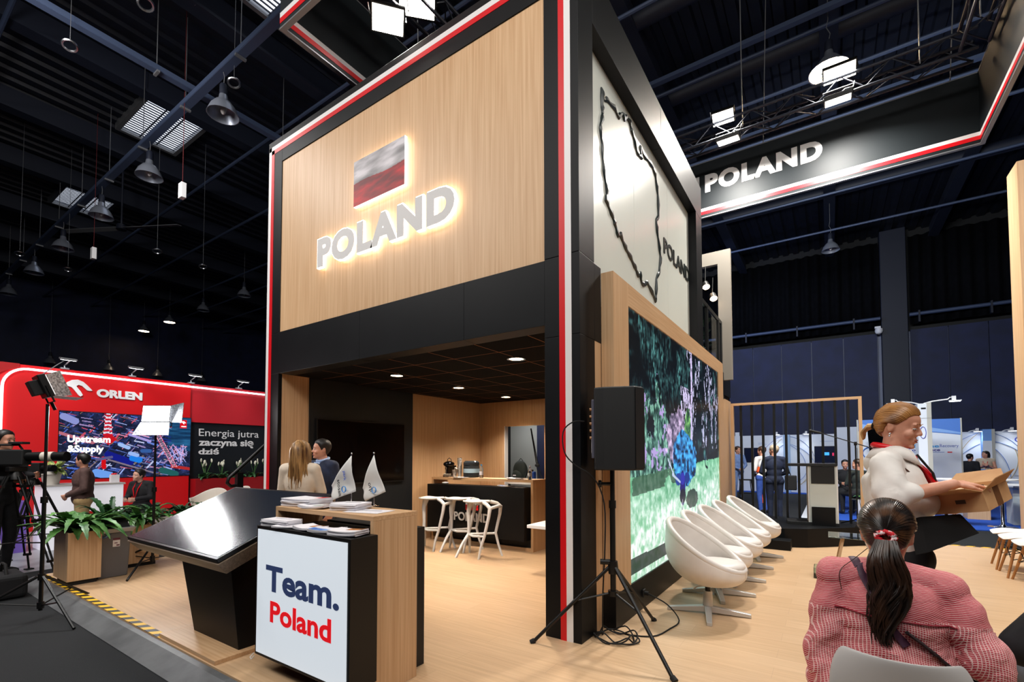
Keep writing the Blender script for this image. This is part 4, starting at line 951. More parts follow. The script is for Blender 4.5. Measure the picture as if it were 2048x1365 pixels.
MB().box(-.10, .10, -.08, .08, .007, .03).build('papers', M['paper'], t, smooth=0)
# shell chairs with wooden legs
beech = wood('beech_legs', 'b9814c', 'a06a38', 'z', .45, .5)
def shell_chair(loc, rz, label, group, mw=None):
    t = thing('shell_chair', loc, label, 'chair', group, rz)
    rows = []; n = 16
    prof = [(-.235, .445), (-.20, .455), (-.10, .445), (.0, .435), (.10, .44), (.17, .465), (.21, .53), (.235, .62), (.25, .72), (.262, .80)]
    for (y, z) in prof:
        f = max(0, (z - .46) / .34); hw = .235 - .02 * f if z < .5 else .235 - .03 * max(0, f - .45) ** 1
        if z > .78: hw = .19
        if y < -.22: hw = .20
        row = []
        for i in range(n + 1):
            u = -1 + 2 * i / n
            cup = .055 * abs(u) ** 3 * (1 if y > -.2 else .3)
            row.append((u * hw, y - .10 * f * abs(u) ** 2.2 * .8, z + cup * (1 - f)))
        rows.append(row)
    MB().grid(rows).build('shell', mw or M['plastic_white'], t, smooth=180, solid=.012, subsurf=2)
    for sx in (-1, 1):
        for sy in (-1, 1):
            MB().cyl((sx * .13, sy * .13, .42), (sx * .225, sy * .225, 0), .018, .012, 10).build('leg', beech, t)
    b = MB()
    for s_ in (-1, 1):
        b.cyl((-.18, s_ * .18, .21), (.16, s_ * .16, .33), .005, n=6).cyl((.18, s_ * .18, .21), (-.16, s_ * .16, .33), .005, n=6).cyl((s_ * .18, -.18, .21), (s_ * .16, .16, .33), .005, n=6).cyl((s_ * .18, .18, .21), (s_ * .16, -.16, .33), .005, n=6)
    b.build('wire_brace', M['black_metal'], t)
    return t
SCH = shell_chair((3.62, 5.35, 0), -PI / 2 - .1, 'farthest white shell chair with wooden legs at the right picture edge', 'white shell chairs at the right edge')
copy_tree(SCH, None, 'middle white shell chair of the three at the right picture edge', (3.60, 4.85, 0), -PI / 2 - .05)
copy_tree(SCH, None, 'nearest white shell chair of the three at the right picture edge', (3.62, 4.38, 0), -PI / 2)
# oak-clad pylon at the right edge
tag(MB().box(4.06, 4.9, 6.62, 7.1, 0, 5.9).build('oak_pylon', M['oak'], smooth=0), 'tall oak-clad pylon cut by the right picture edge', 'pylon')
# ------------------------------------------------------------------ bar inside the booth
BW = thing('bar_counter', (-3.2, 2.95, 0), 'oak and black bar counter with POLAND lettering inside the booth', 'bar')
MB().box(-1.05, 1.06, -.18, .20, 1.06, 1.10).build('top_board', M['oak_x'], BW, smooth=0)
MB().box(1.02, 1.06, -.18, .20, 0, 1.06).build('side_board', M['oak'], BW, smooth=0)
MB().box(-1.05, -1.01, -.18, .20, 0, 1.06).build('side_board', M['oak'], BW, smooth=0)
MB().box(-1.01, 1.02, -.16, .20, .0, .05).build('base_board', M['oak_x'], BW, smooth=0)
MB().box(-1.01, 1.02, -.10, .18, .05, .20).build('plinth', M['black_soft'], BW, smooth=0)
MB().box(-1.04, .975, -.30, -.06, .17, .985).build('front_cabinet', M['black'], BW, smooth=0, bevel=.004)
text('lettering', 'POLAND', mat('bar_letter', 'cfcccb', .5), FRONT(-.42, -.302, .40), .74, .145, .004, .026, BW)
o = picture('flag_print', FRONT(-.17, -.303, .585), .265, .17, 30, 20, flag_img(30, 20, 8), 1, BW); o.data.materials[0] = M['print']
MB().box(-1.0, 1.0, .05, .19, .62, .64).build('inner_shelf', M['oak_x'], BW, smooth=0)
def bz(x, y=2.95): return (x, y, 1.101)
t = thing('coffee_machine', bz(-4.04, 2.97), 'small black coffee machine with a loop handle on the bar', 'coffee machine')
MB().box(-.055, .055, -.08, .15, .0, .03).build('drip_tray', M['black_soft'], t, smooth=0, bevel=.006)
MB().box(-.055, .055, .03, .15, .03, .20).ell((0, .02, .225), (.075, .13, .055), None, 18, 10).build('body', M['black_gloss'], t)
MB().box(-.075, -.05, .0, .12, .02, .20).build('side_plate', M['steel'], t, smooth=0, bevel=.004)
MB().tube([(-.045, .03, .26), (-.04, .03, .31), (0, .03, .335), (.04, .03, .31), (.045, .03, .26)], .007, 8).build('handle', M['black_soft'], t)
MB().cyl((0, -.06, .17), (0, -.06, .13), .02, n=12).build('spout', M['chrome'], t)
tag(MB().lathe([(0, .004), (.035, .004), (.06, .03), (.072, .06), (.067, .06), (.05, .025), (0, .012)], 24).build('bowl', M['plastic_white'], loc=bz(-3.93, 2.82)), 'white bowl in front of the coffee machine', 'bowl')
cupm = mat('paper_cup', 'e2dcd6', .6)
def cup(loc, label, group):
    o = MB().lathe([(0, .002), (.028, .0), (.040, .105), (.043, .108), (.040, .110), (.036, .104), (.026, .006), (0, .006)], 20).build('paper_cup', cupm, loc=loc); return tag(o, label, 'paper cup', group)
C0 = cup(bz(-3.83, 2.90), 'lone short stack white paper cup beside the white bowl', 'white paper cups on the bar')
C0['label'] = 'lower white paper cup beside the bowl'
for k in range(1, 3):
    c = C0.copy(); COL.objects.link(c); c.location.z += .018 * k; c['label'] = ('upper', 'topmost tilted')[k - 1] + ' white paper cup of the short pile beside the bowl'
    if k == 2: c.rotation_euler = (.0, .35, .0); c.location.x += .015; c.location.z += .02
for k in range(14):
    c = C0.copy(); COL.objects.link(c); c.location = bz(-3.74, 2.93); c.location.z += .0175 * k; c['label'] = 'white paper cup nested in the tall stack before the water jug'; c['group'] = 'tall stack of paper cups'
t = thing('water_jug', bz(-3.55, 3.02), 'large blue-grey water cooler bottle lying upright on the bar', 'water bottle'); t['label'] = 'large dark clear water cooler bottle on the bar'
MB().lathe([(0, 0), (.13, 0), (.14, .02), (.14, .09), (.134, .10), (.14, .11), (.14, .19), (.134, .2), (.14, .21), (.138, .26), (.11, .285), (0, .285)], 28).build('bottle', mat('jug_plastic', '4d5a68', .1, trans=.75, ior=1.2), t)
MB().tube([(.05, -.1, .2), (.0, -.12, .21), (-.05, -.1, .2)], .010, 8).build('grip', mat('jug_grip', '30353c', .3), t); 
MB().lathe([(.142, .08), (.142, .15)], 28, cap=False).build('label_band', mat('jug_label', 'a9c6d8', .5), t)
def bottle(loc, label, capm, lab=True, h=1.0):
    t = thing('water_bottle', loc, label, 'bottle', 'plastic water bottles on the bar')
    MB().lathe([(0, 0), (.03, 0), (.033, .01), (.033, .13 * h), (.03, .15 * h), (.014, .19 * h), (.013, .21 * h), (0, .21 * h)], 20).build('bottle', mat('pet', 'dfe8ee', .05, trans=.9, ior=1.2), t)
    MB().lathe([(.0335, .05), (.0335, .11 * h)], 20, cap=False).build('wrapper', M['paper'], t)
    MB().lathe([(0, .208 * h), (.016, .208 * h), (.016, .228 * h), (0, .23 * h)], 14).build('cap', capm, t)
bottle(bz(-3.26, 2.93), 'water bottle with a blue cap in the middle of the bar', mat('cap_blue', '3a8fd0', .4))
bottle(bz(-2.25, 2.86), 'clear water bottle with a white cap at the right end of the bar', M['white'], True, .95)
pile(2, .24, .17, inkc, (-3.62, 2.84, 1.101), .1, 'white leaflet on the bar below the tall cup stack', 'leaflets by the cup stack', .0, .004)
pile(3, .26, .18, inkc, (-2.52, 2.87, 1.101), .2, 'pale leaflet on the bar at its right end', 'leaflets at the right end of the bar', .01, .005)
pile(2, .24, .16, bluec, (-2.62, 2.74, .987), -.2, 'blue and white leaflet on the black ledge of the bar', 'leaflets on the black bar ledge', .01)
tag(MB().ell((0, 0, .02), (.07, .05, .022), None, 12, 8).build('cloth', mat('cloth_grey', 'b9bcc4', .8), loc=(-3.9, 2.74, .987)), 'crumpled pale cloth on the black bar ledge below the coffee machine', 'cloth')
# backpack, blue bag and lamp arm in the store room
t = thing('backpack', (-3.73, 4.86, .95), 'dark green backpack on the shelf seen through the wall opening', 'backpack')
MB().ell((0, 0, .21), (.17, .11, .22), None, 20, 12).build('bag', mat('pack_green', '101a18', .8), t); MB().ell((-.03, -.09, .13), (.11, .05, .10), None, 16, 10).build('pocket', mat('pack_pocket', '1a2422', .8), t); MB().tube([(-.05, .02, .42), (0, .02, .47), (.05, .02, .42)], .008, 6).build('handle', M['rubber'], t)
MB().box(-.09, -.02, -.143, -.139, .11, .13).build('badge', M['paper'], t, smooth=0)
tag(MB().box(-4.3, -2.76, 4.6, 5.3, .90, .945).build('shelf', M['white'], smooth=0), 'pale shelf in the store room behind the bar', 'shelf')
t = thing('blue_tank', (-3.50, 4.95, .946), 'blue plastic canister beside the backpack', 'canister'); MB().box(-.07, .07, -.06, .06, 0, .20).build('body', mat('tank_blue', '1d3f86', .4), t, smooth=0, bevel=.02); MB().cyl((0, 0, .2), (0, 0, .24), .03, n=12).build('cap', M['rubber'], t)
t = thing('coat_cord', (-3.46, 5.0, .946), 'black cords rising from the bag through the wall opening', 'cord'); MB().tube([(.1, 0, .02), (.02, 0, .45), (-.10, 0, 1.1)], .010, 6).build('cord', M['rubber'], t); MB().tube([(.18, 0, .02), (.05, 0, .45), (-.09, 0, 1.1)], .010, 6).build('cord', M['rubber'], t); MB().ell((.06, 0, .33), (.06, .04, .04), None, 12, 8).build('clamp', M['black_soft'], t)
# bar stools
def bar_stool(loc, rz, label):
    t = thing('bar_stool', loc, label, 'bar stool', 'white moulded bar stools', rz)
    rows = []
    for i in range(13):
        u = -1 + 2 * i / 12; row = []
        for j in range(11):
            v = -1 + 2 * j / 10; hw = .17 * (1 - .30 * ((u + 1) / 2) ** 2) * math.sqrt(max(0, 1 - (abs(u) ** 4)))
            row.append((u * .21 - .02, v * max(.012, hw), .80 + .02 * v * v - .012 * math.cos(u * 2) - .02 * max(0, -u - .6)))
        rows.append(row)
    MB().grid(rows).build('seat', M['plastic_white'], t, smooth=180, solid=.026, subsurf=1)
    # front stem splits into two front legs; the back rail becomes the rear legs
    pw = M['plastic_white']
    MB().tube([(-.12, 0, .80), (-.16, 0, .66), (-.155, 0, .44), (-.16, 0, .30)], [.05, .032, .024, .026], 10).build('front_stem', pw, t)
    for s in (-1, 1):
        MB().tube([(-.16, 0, .32), (-.20, s * .10, .20), (-.26, s * .20, .0)], [.024, .021, .017], 10).build('leg', pw, t)
        MB().tube([(.15, s * .10, .80), (.23, s * .15, .775), (.285, s * .165, .73), (.27, s * .17, .62), (.20, s * .17, .34), (.14, s * .17, .17), (.10, s * .16, .0)] if s < 0 else [(.15, s * .10, .80), (.23, s * .15, .775), (.285, s * .165, .73), (.27, s * .17, .62), (.20, s * .17, .34), (.24, s * .18, .17), (.30, s * .19, .0)], [.028, .028, .030, .024, .021, .019, .016], 10).build('leg', pw, t)
        MB().tube([(-.16, 0, .32), (-.02, s * .12, .315), (.20, s * .17, .33)], .017, 8).build('foot_rail', pw, t)
    MB().tube([(.285, -.165, .73), (.32, -.08, .745), (.33, 0, .75), (.32, .08, .745), (.285, .165, .73)], .024, 10).build('back_rail', pw, t)
    return t
BS = bar_stool((-3.60, 2.12, 0), .25, 'white bar stool at the left end of the bar')
copy_tree(BS, None, 'white bar stool half hidden behind another before the bar lettering', (-3.16, 2.28, 0), .35)
copy_tree(BS, None, 'nearest white bar stool, in front of the POLAND lettering of the bar', (-2.66, 2.08, 0), .15)
# white table edge at the corner post
t = thing('wall_table', (-.42, 1.75, 0), 'white table corner showing behind the corner post', 'table')
MB().box(-1.0, .34, -.30, .30, .60, .64).build('top', M['white'], t, smooth=0, bevel=.004); MB().cyl((0, 0, 0), (0, 0, .60), .05, n=14).build('leg', M['white'], t); MB().lathe([(0, 0), (.22, 0), (.22, .012), (0, .02)], 24).build('foot', M['white'], t)
# ------------------------------------------------------------------ red stand at the far left
RX = -12.0
red_w = mat('stand_red', 'd3040f', .5); red_d = mat('stand_red_deep', 'b00810', .5); red_l = mat('stand_red_light', 'c2202c', .5)
B_ = thing('red_exhibition_stand', (RX, 0, -.08), 'red exhibition stand wall with a white light line and dark slogan panel', 'exhibition stand')
rx0 = RX
MB().box(-.3, 0, -5, 2.0, 0, 3.43).build('red_wall', red_w, B_, smooth=0)
MB().box(-.3, -.06, 2.0, 9, 2.44, 3.43).build('light_red_fascia', red_l, B_, smooth=0)
MB().box(-.3, -.10, 2.06, 9, .9, 2.44).build('slogan_panel', mat('slogan_black', '0e141b', .45), B_, smooth=0)
MB().box(-.1, .25, 2.06, 9, 0, .97).build('red_planter_front', mat('planter_red', '9c0a14', .5), B_, smooth=0)
# rounded return of the arch at the left
b = MB(); P = [(-5, 0), (-1.52, 0), (-1.52, 2.85)] + [(-1.52 + .42 * (1 - math.cos(a * PI / 16)), 2.9 + .42 * math.sin(a * PI / 16)) for a in range(9)] + [(-1.1, 3.44), (-5, 3.44)]
b.prism(P, 0, .03, frame((0, 0, 0), (0, 1, 0), (0, 0, 1))); b.build('outer_red_frame', red_d, B_, smooth=0)
led = mat('led_line', 'ffffff', .5, emit='fdf4ff', es=3.0)
pts = [(.035, -1.335, 0.0), (.035, -1.335, 2.93)] + [(.035, -1.335 + .36 * (1 - math.cos(a * PI / 16)), 2.96 + .385 * math.sin(a * PI / 16)) for a in range(9)] + [(.035, 9, 3.335)]
MB().tube(pts, .022, 8).build('light_line', led, B_, smooth=0)
def eagle(M_, s):
    """stylised white bird head: arched crown and a second feather"""
    b = MB()
    up = [(0, .55), (.10, .72), (.26, .84), (.46, .88), (.66, .80), (.82, .64), (1.0, .42), (.90, .40), (.80, .42), (.72, .50), (.62, .60), (.50, .64), (.42, .58), (.46, .50), (.58, .34), (.66, .18), (.58, .10), (.50, .16), (.38, .34), (.26, .50), (.14, .54)]
    b.prism([(x * s, y * s) for x, y in up], 0, .02, M_); return b
eagle(frame((.002, -.42, 2.82), (0, 1, 0), (0, 0, 1)), .47).build('bird_logo', M['white'], B_, smooth=0)
text('logo_lettering', 'ORLEN', M['white'], frame((.002, .125, 2.885), (0, 1, 0), (0, 0, 1)), .845, .19, .02, .055, B_)
lt = mat('slogan_white', 'e4e4e6', .5)
text('slogan', 'Energia jutra', lt, frame((-.099, 2.25, 2.025), (0, 1, 0), (0, 0, 1)), 1.56, .255, .008, .0, B_)
text('slogan', 'zaczyna się', lt, frame((-.099, 2.25, 1.775), (0, 1, 0), (0, 0, 1)), 1.42, .235, .008, .03, B_)
text('slogan', 'dziś', lt, frame((-.099, 2.25, 1.60), (0, 1, 0), (0, 0, 1)), .50, .175, .008, .03, B_)
def rig(nx, ny):
    w, h = 2.49, 1.45; u, v = np.meshgrid((np.arange(nx) + .5) / nx, (np.arange(ny) + .5) / ny); asp = w / h; X = u * asp; Y = v
    rng = np.random.RandomState(7); n = fbm(u * 1.7, v, 3, 4, 12); n2 = fbm(u * 1.7, v, 13, 3, 40)
    im = np.stack([.03 + .34 * n2 * n, .05 + .38 * n2 * n, .12 + .62 * n2 * n], -1)
    sea = (u > .80) & (v > .42 + .3 * (1 - u)) | ((u > .70) & (v > .82)); wv = fbm(u * .8 + v * .15, v * 3.5, 23, 4, 9)
    im[sea] = np.stack([.06 + .2 * (wv - .3), .20 + .42 * (wv - .3), .34 + .5 * (wv - .3)], -1)[sea]
    pal = [(.62, .70, .95), (.40, .52, .85), (.10, .18, .50), (.85, .55, .68), (.75, .78, .92), (.20, .30, .62), (.80, .30, .38), (.50, .42, .35), (.05, .06, .12), (.60, .52, .72), (.30, .42, .78)]
    for k in range(420):      # decks, pipes and containers, all skewed along the platform
        cx, cy = rng.rand() * asp * .92, rng.rand() * .98
        if cx / asp > .78 and cy > .5: continue
        L = .03 + .13 * rng.rand(); a = -.25 if rng.rand() < .6 else .9; a += rng.randn() * .06
        seg(im, (cx, cy), (cx + L * math.cos(a), cy + L * math.sin(a)), .003 + .010 * rng.rand() ** 3, pal[rng.randint(len(pal))], X, Y)
    for (p, q, wd, c) in (((.58, .36), (.86, .24), .05, (.06, .10, .52)), ((.89, .30), (.98, .27), .045, (.10, .50, .90)), ((.44, .08), (.60, .03), .06, (.42, .62, .92)), ((.86, .38), (.95, .35), .03, (.60, .72, .95)), ((.72, .52), (.83, .47), .028, (.62, .74, .95)), ((1.30, .10), (1.50, .03), .05, (.12, .36, .36)), ((1.45, .16), (1.72, .11), .025, (.70, .16, .16)), ((.85, .68), (1.12, .58), .02, (.66, .60, .86)), ((.85, .72), (1.1, .65), .01, (.85, .6, .72)), ((.0, .68), (.38, .54), .022, (.72, .42, .48)), ((.52, .30), (.53, .16), .028, (.82, .04, .08)), ((.05, .92), (.17, .86), .05, (.55, .58, .82)), ((.58, .28), (1.18, .06), .012, (.50, .45, .52)), ((1.02, .42), (1.12, .42), .03, (.20, .36, .62)), ((.44, .28), (.62, .32), .02, (.35, .34, .52))): seg(im, p, q, wd, c, X, Y)
    hel = (np.abs(X - .58) + np.abs(Y - .60) * 1.1 < .105); im[hel] = (.78, .07, .12)
    for k in range(12):      # red-white derrick
        y0 = .66 + k * .03; wd = .07 - .002 * k; c = (.9, .88, .94) if k % 2 else (.82, .06, .14)
        seg(im, (.52 + .004 * k, y0), (.54 + wd * .6 + .004 * k, y0 + .03), .008, c, X, Y); seg(im, (.60 - .002 * k, y0), (.52, y0 + .03), .007, c, X, Y); seg(im, (.515 + .003 * k, y0), (.518 + .003 * k, y0 + .03), .010, c, X, Y); seg(im, (.615 - .003 * k, y0), (.612 - .003 * k, y0 + .03), .010, c, X, Y)
    for k in range(26):      # crane boom
        f = k / 26; g = (k + 1) / 26; A = (1.06 + .40 * f, .96 - .82 * f); C_ = (1.06 + .40 * g, .96 - .82 * g); c = (.92, .60, .68) if k % 3 else (.86, .12, .36)
        seg(im, (A[0], A[1]), (C_[0], C_[1]), .006, c, X, Y); seg(im, (A[0] + .06, A[1] + .012), (C_[0] + .06, C_[1] + .012), .006, c, X, Y); seg(im, A, (C_[0] + .06, C_[1] + .012), .004, (.90, .72, .80), X, Y)
    for k in range(34):
        a, c = rng.rand(2), rng.rand(2); seg(im, (1.40 + .28 * a[0], .18 + .36 * a[1]), (1.40 + .28 * c[0], .18 + .36 * c[1]), .004, [(.80, .74, .95), (.62, .66, .95), (.92, .62, .76)][k % 3], X, Y)
    tg = (u > .905) & (u < .965) & (v > .82) & (v < .965); im[tg] = (.86, .04, .10)
    return im
VS = thing('led_screen', (RX + .004, -.475, .99), 'screen with an aerial picture of a drilling platform on the red wall', 'screen')
picture('screen_picture', frame((.004, 0, 0), (0, 1, 0), (0, 0, 1)), 2.49, 1.46, 280, 164, rig(280, 164), 1.0, VS)
MB().box(-.003, .003, -.012, 2.502, -.012, 1.472).build('bezel', M['black_metal'], VS, smooth=0)
wl = mat('caption_white', 'ffffff', .5, emit='ffffff', es=.8)
text('caption', 'Upstream', wl, frame((.006, .135, .745), (0, 1, 0), (0, 0, 1)), .735, .20, .004, .035, VS)
text('caption', '&Supply', wl, frame((.006, .135, .53), (0, 1, 0), (0, 0, 1)), .62, .20, .004, .035, VS)
eagle(frame((.006, 2.275, 1.285), (0, 1, 0), (0, 0, 1)), .10).build('bird_logo', wl, VS, smooth=0)
text('logo_lettering', 'ORLEN', wl, frame((.006, 2.275, 1.225), (0, 1, 0), (0, 0, 1)), .11, .03, .004, .05, VS)
# arm lamps on top of the wall
def arm_lamp(loc, label, group, dirx=1, m=None):
    t = thing('arm_spotlight', loc, label, 'arm spotlight', group)
    MB().box(-.05, .05, -.07, .07, 0, .03).build('clamp', M['grey_metal'], t, smooth=0); MB().tube([(0, 0, .03), (0, .0, .08), (dirx * .22, .05, .20)], .014, 8).build('arm', M['grey_metal'], t)
    MB().box(dirx * .22 - .07, dirx * .22 + .13, -.13, .13, .17, .21, Euler((0, .2 * dirx, 0)).to_matrix()).build('lamp_head', M['grey_metal'], t, smooth=0, bevel=.01)
    MB().box(dirx * .22 - .05, dirx * .22 + .11, -.11, .11, .165, .172, Euler((0, .2 * dirx, 0)).to_matrix()).build('lens', M['glow_cool'], t, smooth=0)
    return t
A1 = arm_lamp((RX, -.42, 3.35), 'leftmost small arm spotlight on top of the red wall', 'arm spotlights on the red wall')
for y, lb in ((.76, 'second'), (2.0, 'third'), (3.18, 'rightmost')): copy_tree(A1, None, lb + (' small arm spotlight on top of the red wall' if lb == 'rightmost' else ' small arm spotlight from the left on the red wall'), (RX, y, 3.35))
for y in (-.42, .76, 2.0, 3.18, 4.5):
    l = bpy.data.lights.new('arm_spotlight', 'SPOT'); l.energy = 26; l.spot_size = 2.2; l.spot_blend = 1; l.shadow_soft_size = .1
    lo = bpy.data.objects.new('arm_spotlight_light', l); COL.objects.link(lo); lo.location = (RX + .42, y + .05, 3.48); lo.rotation_euler = (0, math.radians(-14), 0)
# peace lilies along the red planter
def lily(loc, seed, label):
    random.seed(seed); t = thing('peace_lily', loc, label, 'plant', 'peace lilies on the red planter'); b = MB()
    for k in range(15): frond(b, (random.uniform(-.05, .05), random.uniform(-.05, .05), 0), random.uniform(0, 6.28), random.uniform(.16, .30), random.uniform(.20, .34), random.uniform(.12, .3), .05, serr=8)
    b.build('leaves', M['leaf_dark'], t, smooth=0, solid=.0015)
    b = MB(); s_ = MB()
    for k in range(5):
        a = random.uniform(0, 6.28); r = random.uniform(.03, .2); h = random.uniform(.30, .44); p = Vector((r * math.cos(a), r * math.sin(a), h)); s_.cyl((0, 0, .05), p, .005, n=5)
        b.ell(p + Vector((0, 0, .05)), (.012, .030, .055), Euler((random.uniform(-.4, .4), 0, a)).to_matrix(), 8, 6)
    s_.build('stems', M['leaf'], t); b.build('flowers', mat('lily_white', 'd9d8c4', .5), t)
for i, y in enumerate((2.35, 2.75, 3.2, 3.6, 4.0)): lily((RX + .08, y, .885), i + 3, ('leftmost peace lily', 'second peace lily from the left', 'middle peace lily', 'peace lily behind the stair handrail', 'rightmost peace lily')[i] + ' below the dark slogan panel')
# counter with the bird swoosh, pot, candy box
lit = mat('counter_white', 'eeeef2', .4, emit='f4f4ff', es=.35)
t = thing('white_counter', (-9.3, -.74, -.08), 'white lit counter with a red swoosh in front of the red stand', 'counter')
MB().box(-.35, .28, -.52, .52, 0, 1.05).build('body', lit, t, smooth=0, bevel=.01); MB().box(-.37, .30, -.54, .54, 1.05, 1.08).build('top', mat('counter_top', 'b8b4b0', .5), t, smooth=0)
b = MB(); b.prism([(-.08, .60), (.02, .62), (.12, .59), (.26, .48), (.16, .46), (.06, .53), (-.02, .545), (-.10, .53)], 0, .006, frame((.281, .0, 0), (0, 1, 0), (0, 0, 1))); b.build('red_swoosh', red_w, t, smooth=0)
t = thing('candy_box', (-9.15, -.32, 1.001), 'small white box of red sweets on the white counter', 'box'); MB().box(-.05, .05, -.06, .06, 0, .14).build('box', M['paper'], t, smooth=0)
b = MB(); random.seed(3)
for k in range(8): b.ell((random.uniform(-.03, .03), random.uniform(-.04, .04), .15), .018, None, 8, 6)
b.build('sweets', M['red'], t)
t = thing('white_flower_pot', (-9.25, -1.14, 1.001), 'pale pot with a leafy plant on the left end of the white counter', 'potted plant')
MB().lathe([(0, 0), (.10, 0), (.13, .17), (.145, .17), (.145, .22), (.12, .22), (.11, .16), (0, .16)], 24).build('pot', mat('pot_white', 'cfcac2', .5), t)
b = MB(); random.seed(12)
for k in range(22): frond(b, (0, 0, .17), random.uniform(0, 6.28), random.uniform(.18, .36), random.uniform(.2, .42), random.uniform(.08, .3), .055, serr=8)
b.build('leaves', mottled('variegated_leaf', '2a5a26', 'b8c470', 30, .5), t, smooth=0, solid=.0015)
fern((-9.45, -1.6, .75), 'reddish-green plant beside the pale pot at the left', 20, .40, .35, 14, mottled('red_green_leaf', '27501f', '8a3020', 12, .5), .04)
tag(MB().box(-9.6, -9.2, -1.85, -1.42, -.08, .75).build('violet_plinth', mat('violet_panel', '7a5fc0', .5), smooth=0), 'violet plinth left of the white lit counter', 'plinth')
tag(MB().hexa([(-9.0, -2.5, -.08), (-8.4, -2.5, -.08), (-8.4, -1.75, -.08), (-9.0, -1.75, -.08), (-9.0, -2.35, .65), (-8.5, -2.35, .65), (-8.5, -1.9, .65), (-9.0, -1.9, .65)]).build('white_pouf', M['plastic_white'], smooth=0, bevel=.05), 'white tapered seat behind the camera tripod at the left', 'seat')
o = MB().box(-12, -7.3, -2.6, 7, -.085, -.074).build('red_stand_floor', mat('stand_floor', '8d9094', .4), smooth=0); structure(o)
# pale trough with plants, white armchairs, stair handrail
t = thing('plant_trough', (-8.0, .55, -.08), 'long pale plant trough behind the slanted touch table', 'planter'); MB().box(-.18, .18, -.95, 1.2, 0, .52).build('box', mat('trough_pale', 'c9c3b8', .6), t, smooth=0, bevel=.01); MB().box(-.15, .15, -.92, 1.17, .515, .525).build('soil', M['soil'], t, smooth=0)
for y, sd, lb in ((-.10, 21, 'broad-leaved plant behind the light stand pole on the pale trough'), (.32, 22, 'dark broad-leaved plant on the pale trough before the red wall'), (.70, 25, 'dark plant at the right on the pale trough before the white armchair')):
    fern((-8.0, y, .445), lb, 24, .34, .45, sd, M['leaf_dark'], .05, name='broad_leaf_plant')
def arm_chair(loc, rz, label):
    t = thing('white_armchair', loc, label, 'armchair', 'white moulded armchairs of the red stand', rz); rows = []
    for (zf, r) in ((.40, .0), (.40, .2), (.44, .30), (.60, .34), (.0, .36)):
        row = []
        for i in range(25):
            a = -PI * .80 + 1.6 * PI * i / 24 + PI / 2; c = math.cos((a - PI / 2)); z = zf if zf else .66 + .20 * max(0, c) ** 1.5
            row.append((r * math.cos(a), r * math.sin(a) * .95, z))
        rows.append(row)
    MB().grid(rows).build('shell', mat('armchair_white', 'd8d0c4', .5), t, smooth=180, solid=.02, subsurf=1)
    for sx in (-1, 1):
        for sy in (-1, 1): MB().cyl((sx * .15, sy * .15, .40), (sx * .22, sy * .22, 0), .014, n=8).build('leg', M['grey_metal'], t)
arm_chair((-9.6, 1.45, -.08), .6, 'white moulded armchair before the dark red planter wall'); arm_chair((-9.9, 2.10, -.08), .2, 'white moulded armchair just beyond the left one by the planter wall'); arm_chair((-9.9, 3.25, -.08), 0, 'white armchair top peeking over the touch table by the booth post')
t = thing('stair_handrail', (-5.35, 0, 0), 'black stair handrail with a curled end beside the left booth post', 'handrail')
MB().tube([(0, -.02, 1.06), (0, -.10, 1.05), (0, -.15, 1.10), (0, -.13, 1.17), (0, -.05, 1.24), (0, .10, 1.38), (0, .33, 1.60), (0, 1.4, 2.65)], .024, 10).build('rail', M['black_metal'], t)
MB().box(-.04, .04, -.03, .05, 0, 1.24).build('post', M['black_metal'], t, smooth=0); MB().tube([(0, .05, .55), (0, 1.2, 1.7)], .012, 8).build('lower_rail', M['black_metal'], t)
MB().bar((.25, .1, .1), (.25, 2.2, 2.3), .5, .12).build('stair_flight', M['black'], t, smooth=0)

# ------------------------------------------------------------------ television camera, tripods and bag at the left edge
def camera_tripod(loc, rz, H, label, spread=.55):
    t = thing('camera_tripod', loc, label, 'tripod', 'camera tripods at the left edge', rz)
    MB().lathe([(0, 0), (.09, 0), (.08, .05), (.05, .10), (0, .10)], 16, (0, 0, H - .16)).build('bowl', M['black_metal'], t); MB().box(-.05, .05, -.09, .09, H - .06, H).build('fluid_head', M['black_metal'], t, smooth=0, bevel=.008)
    for k in range(3):
        a = k * 2 * PI / 3 + .4; d = Vector((math.cos(a), math.sin(a), 0)); q = Vector((-d.y, d.x, 0)); A = d * .08 + Vector((0, 0, H - .12)); F = d * spread + Vector((0, 0, .02)); Mi = A.lerp(F, .5)
        b = MB()
        for s_ in (-1, 1): b.cyl(A + q * s_ * .05, Mi + q * s_ * .045, .014, n=8).cyl(A.lerp(F, .42) + q * s_ * .028, A.lerp(F, .85) + q * s_ * .026, .012, n=8)
        for f in (.1, .44, .52): p = A.lerp(F, f); b.bar(p - q * .065, p + q * .065, .03, .035)
        b.bar(A.lerp(F, .84) - q * .04, A.lerp(F, .84) + q * .04, .03, .03).cyl(A.lerp(F, .84), F, .012, n=8)
        lg = b.build('leg', M['black_metal'], t, smooth=0); MB().box(F.x - .04, F.x + .04, F.y - .04, F.y + .04, 0, .02).build('foot_pad', M['rubber'], lg, smooth=0)
        MB().cyl((0, 0, H * .32), A.lerp(F, .66), .009, n=6).build('spreader', M['black_metal'], t)
    return t
camera_tripod((-7.0, -1.93, -.08), .2, 1.42, 'black camera tripod carrying the television camera at the left edge')
camera_tripod((-7.95, -1.60, -.08), .9, 1.30, 'second black camera tripod just behind the television camera')
t = thing('television_camera', (-7.0, -1.93, 1.341), 'black television camera with a long pale lens pointing right', 'camera', None, dir_z(RIGHT) + .12)
MB().box(-.32, .12, -.07, .07, .02, .22).build('body', M['black_soft'], t, smooth=0, bevel=.015); MB().box(-.50, -.32, -.05, .05, .04, .20).build('battery', M['black_soft'], t, smooth=0, bevel=.01)
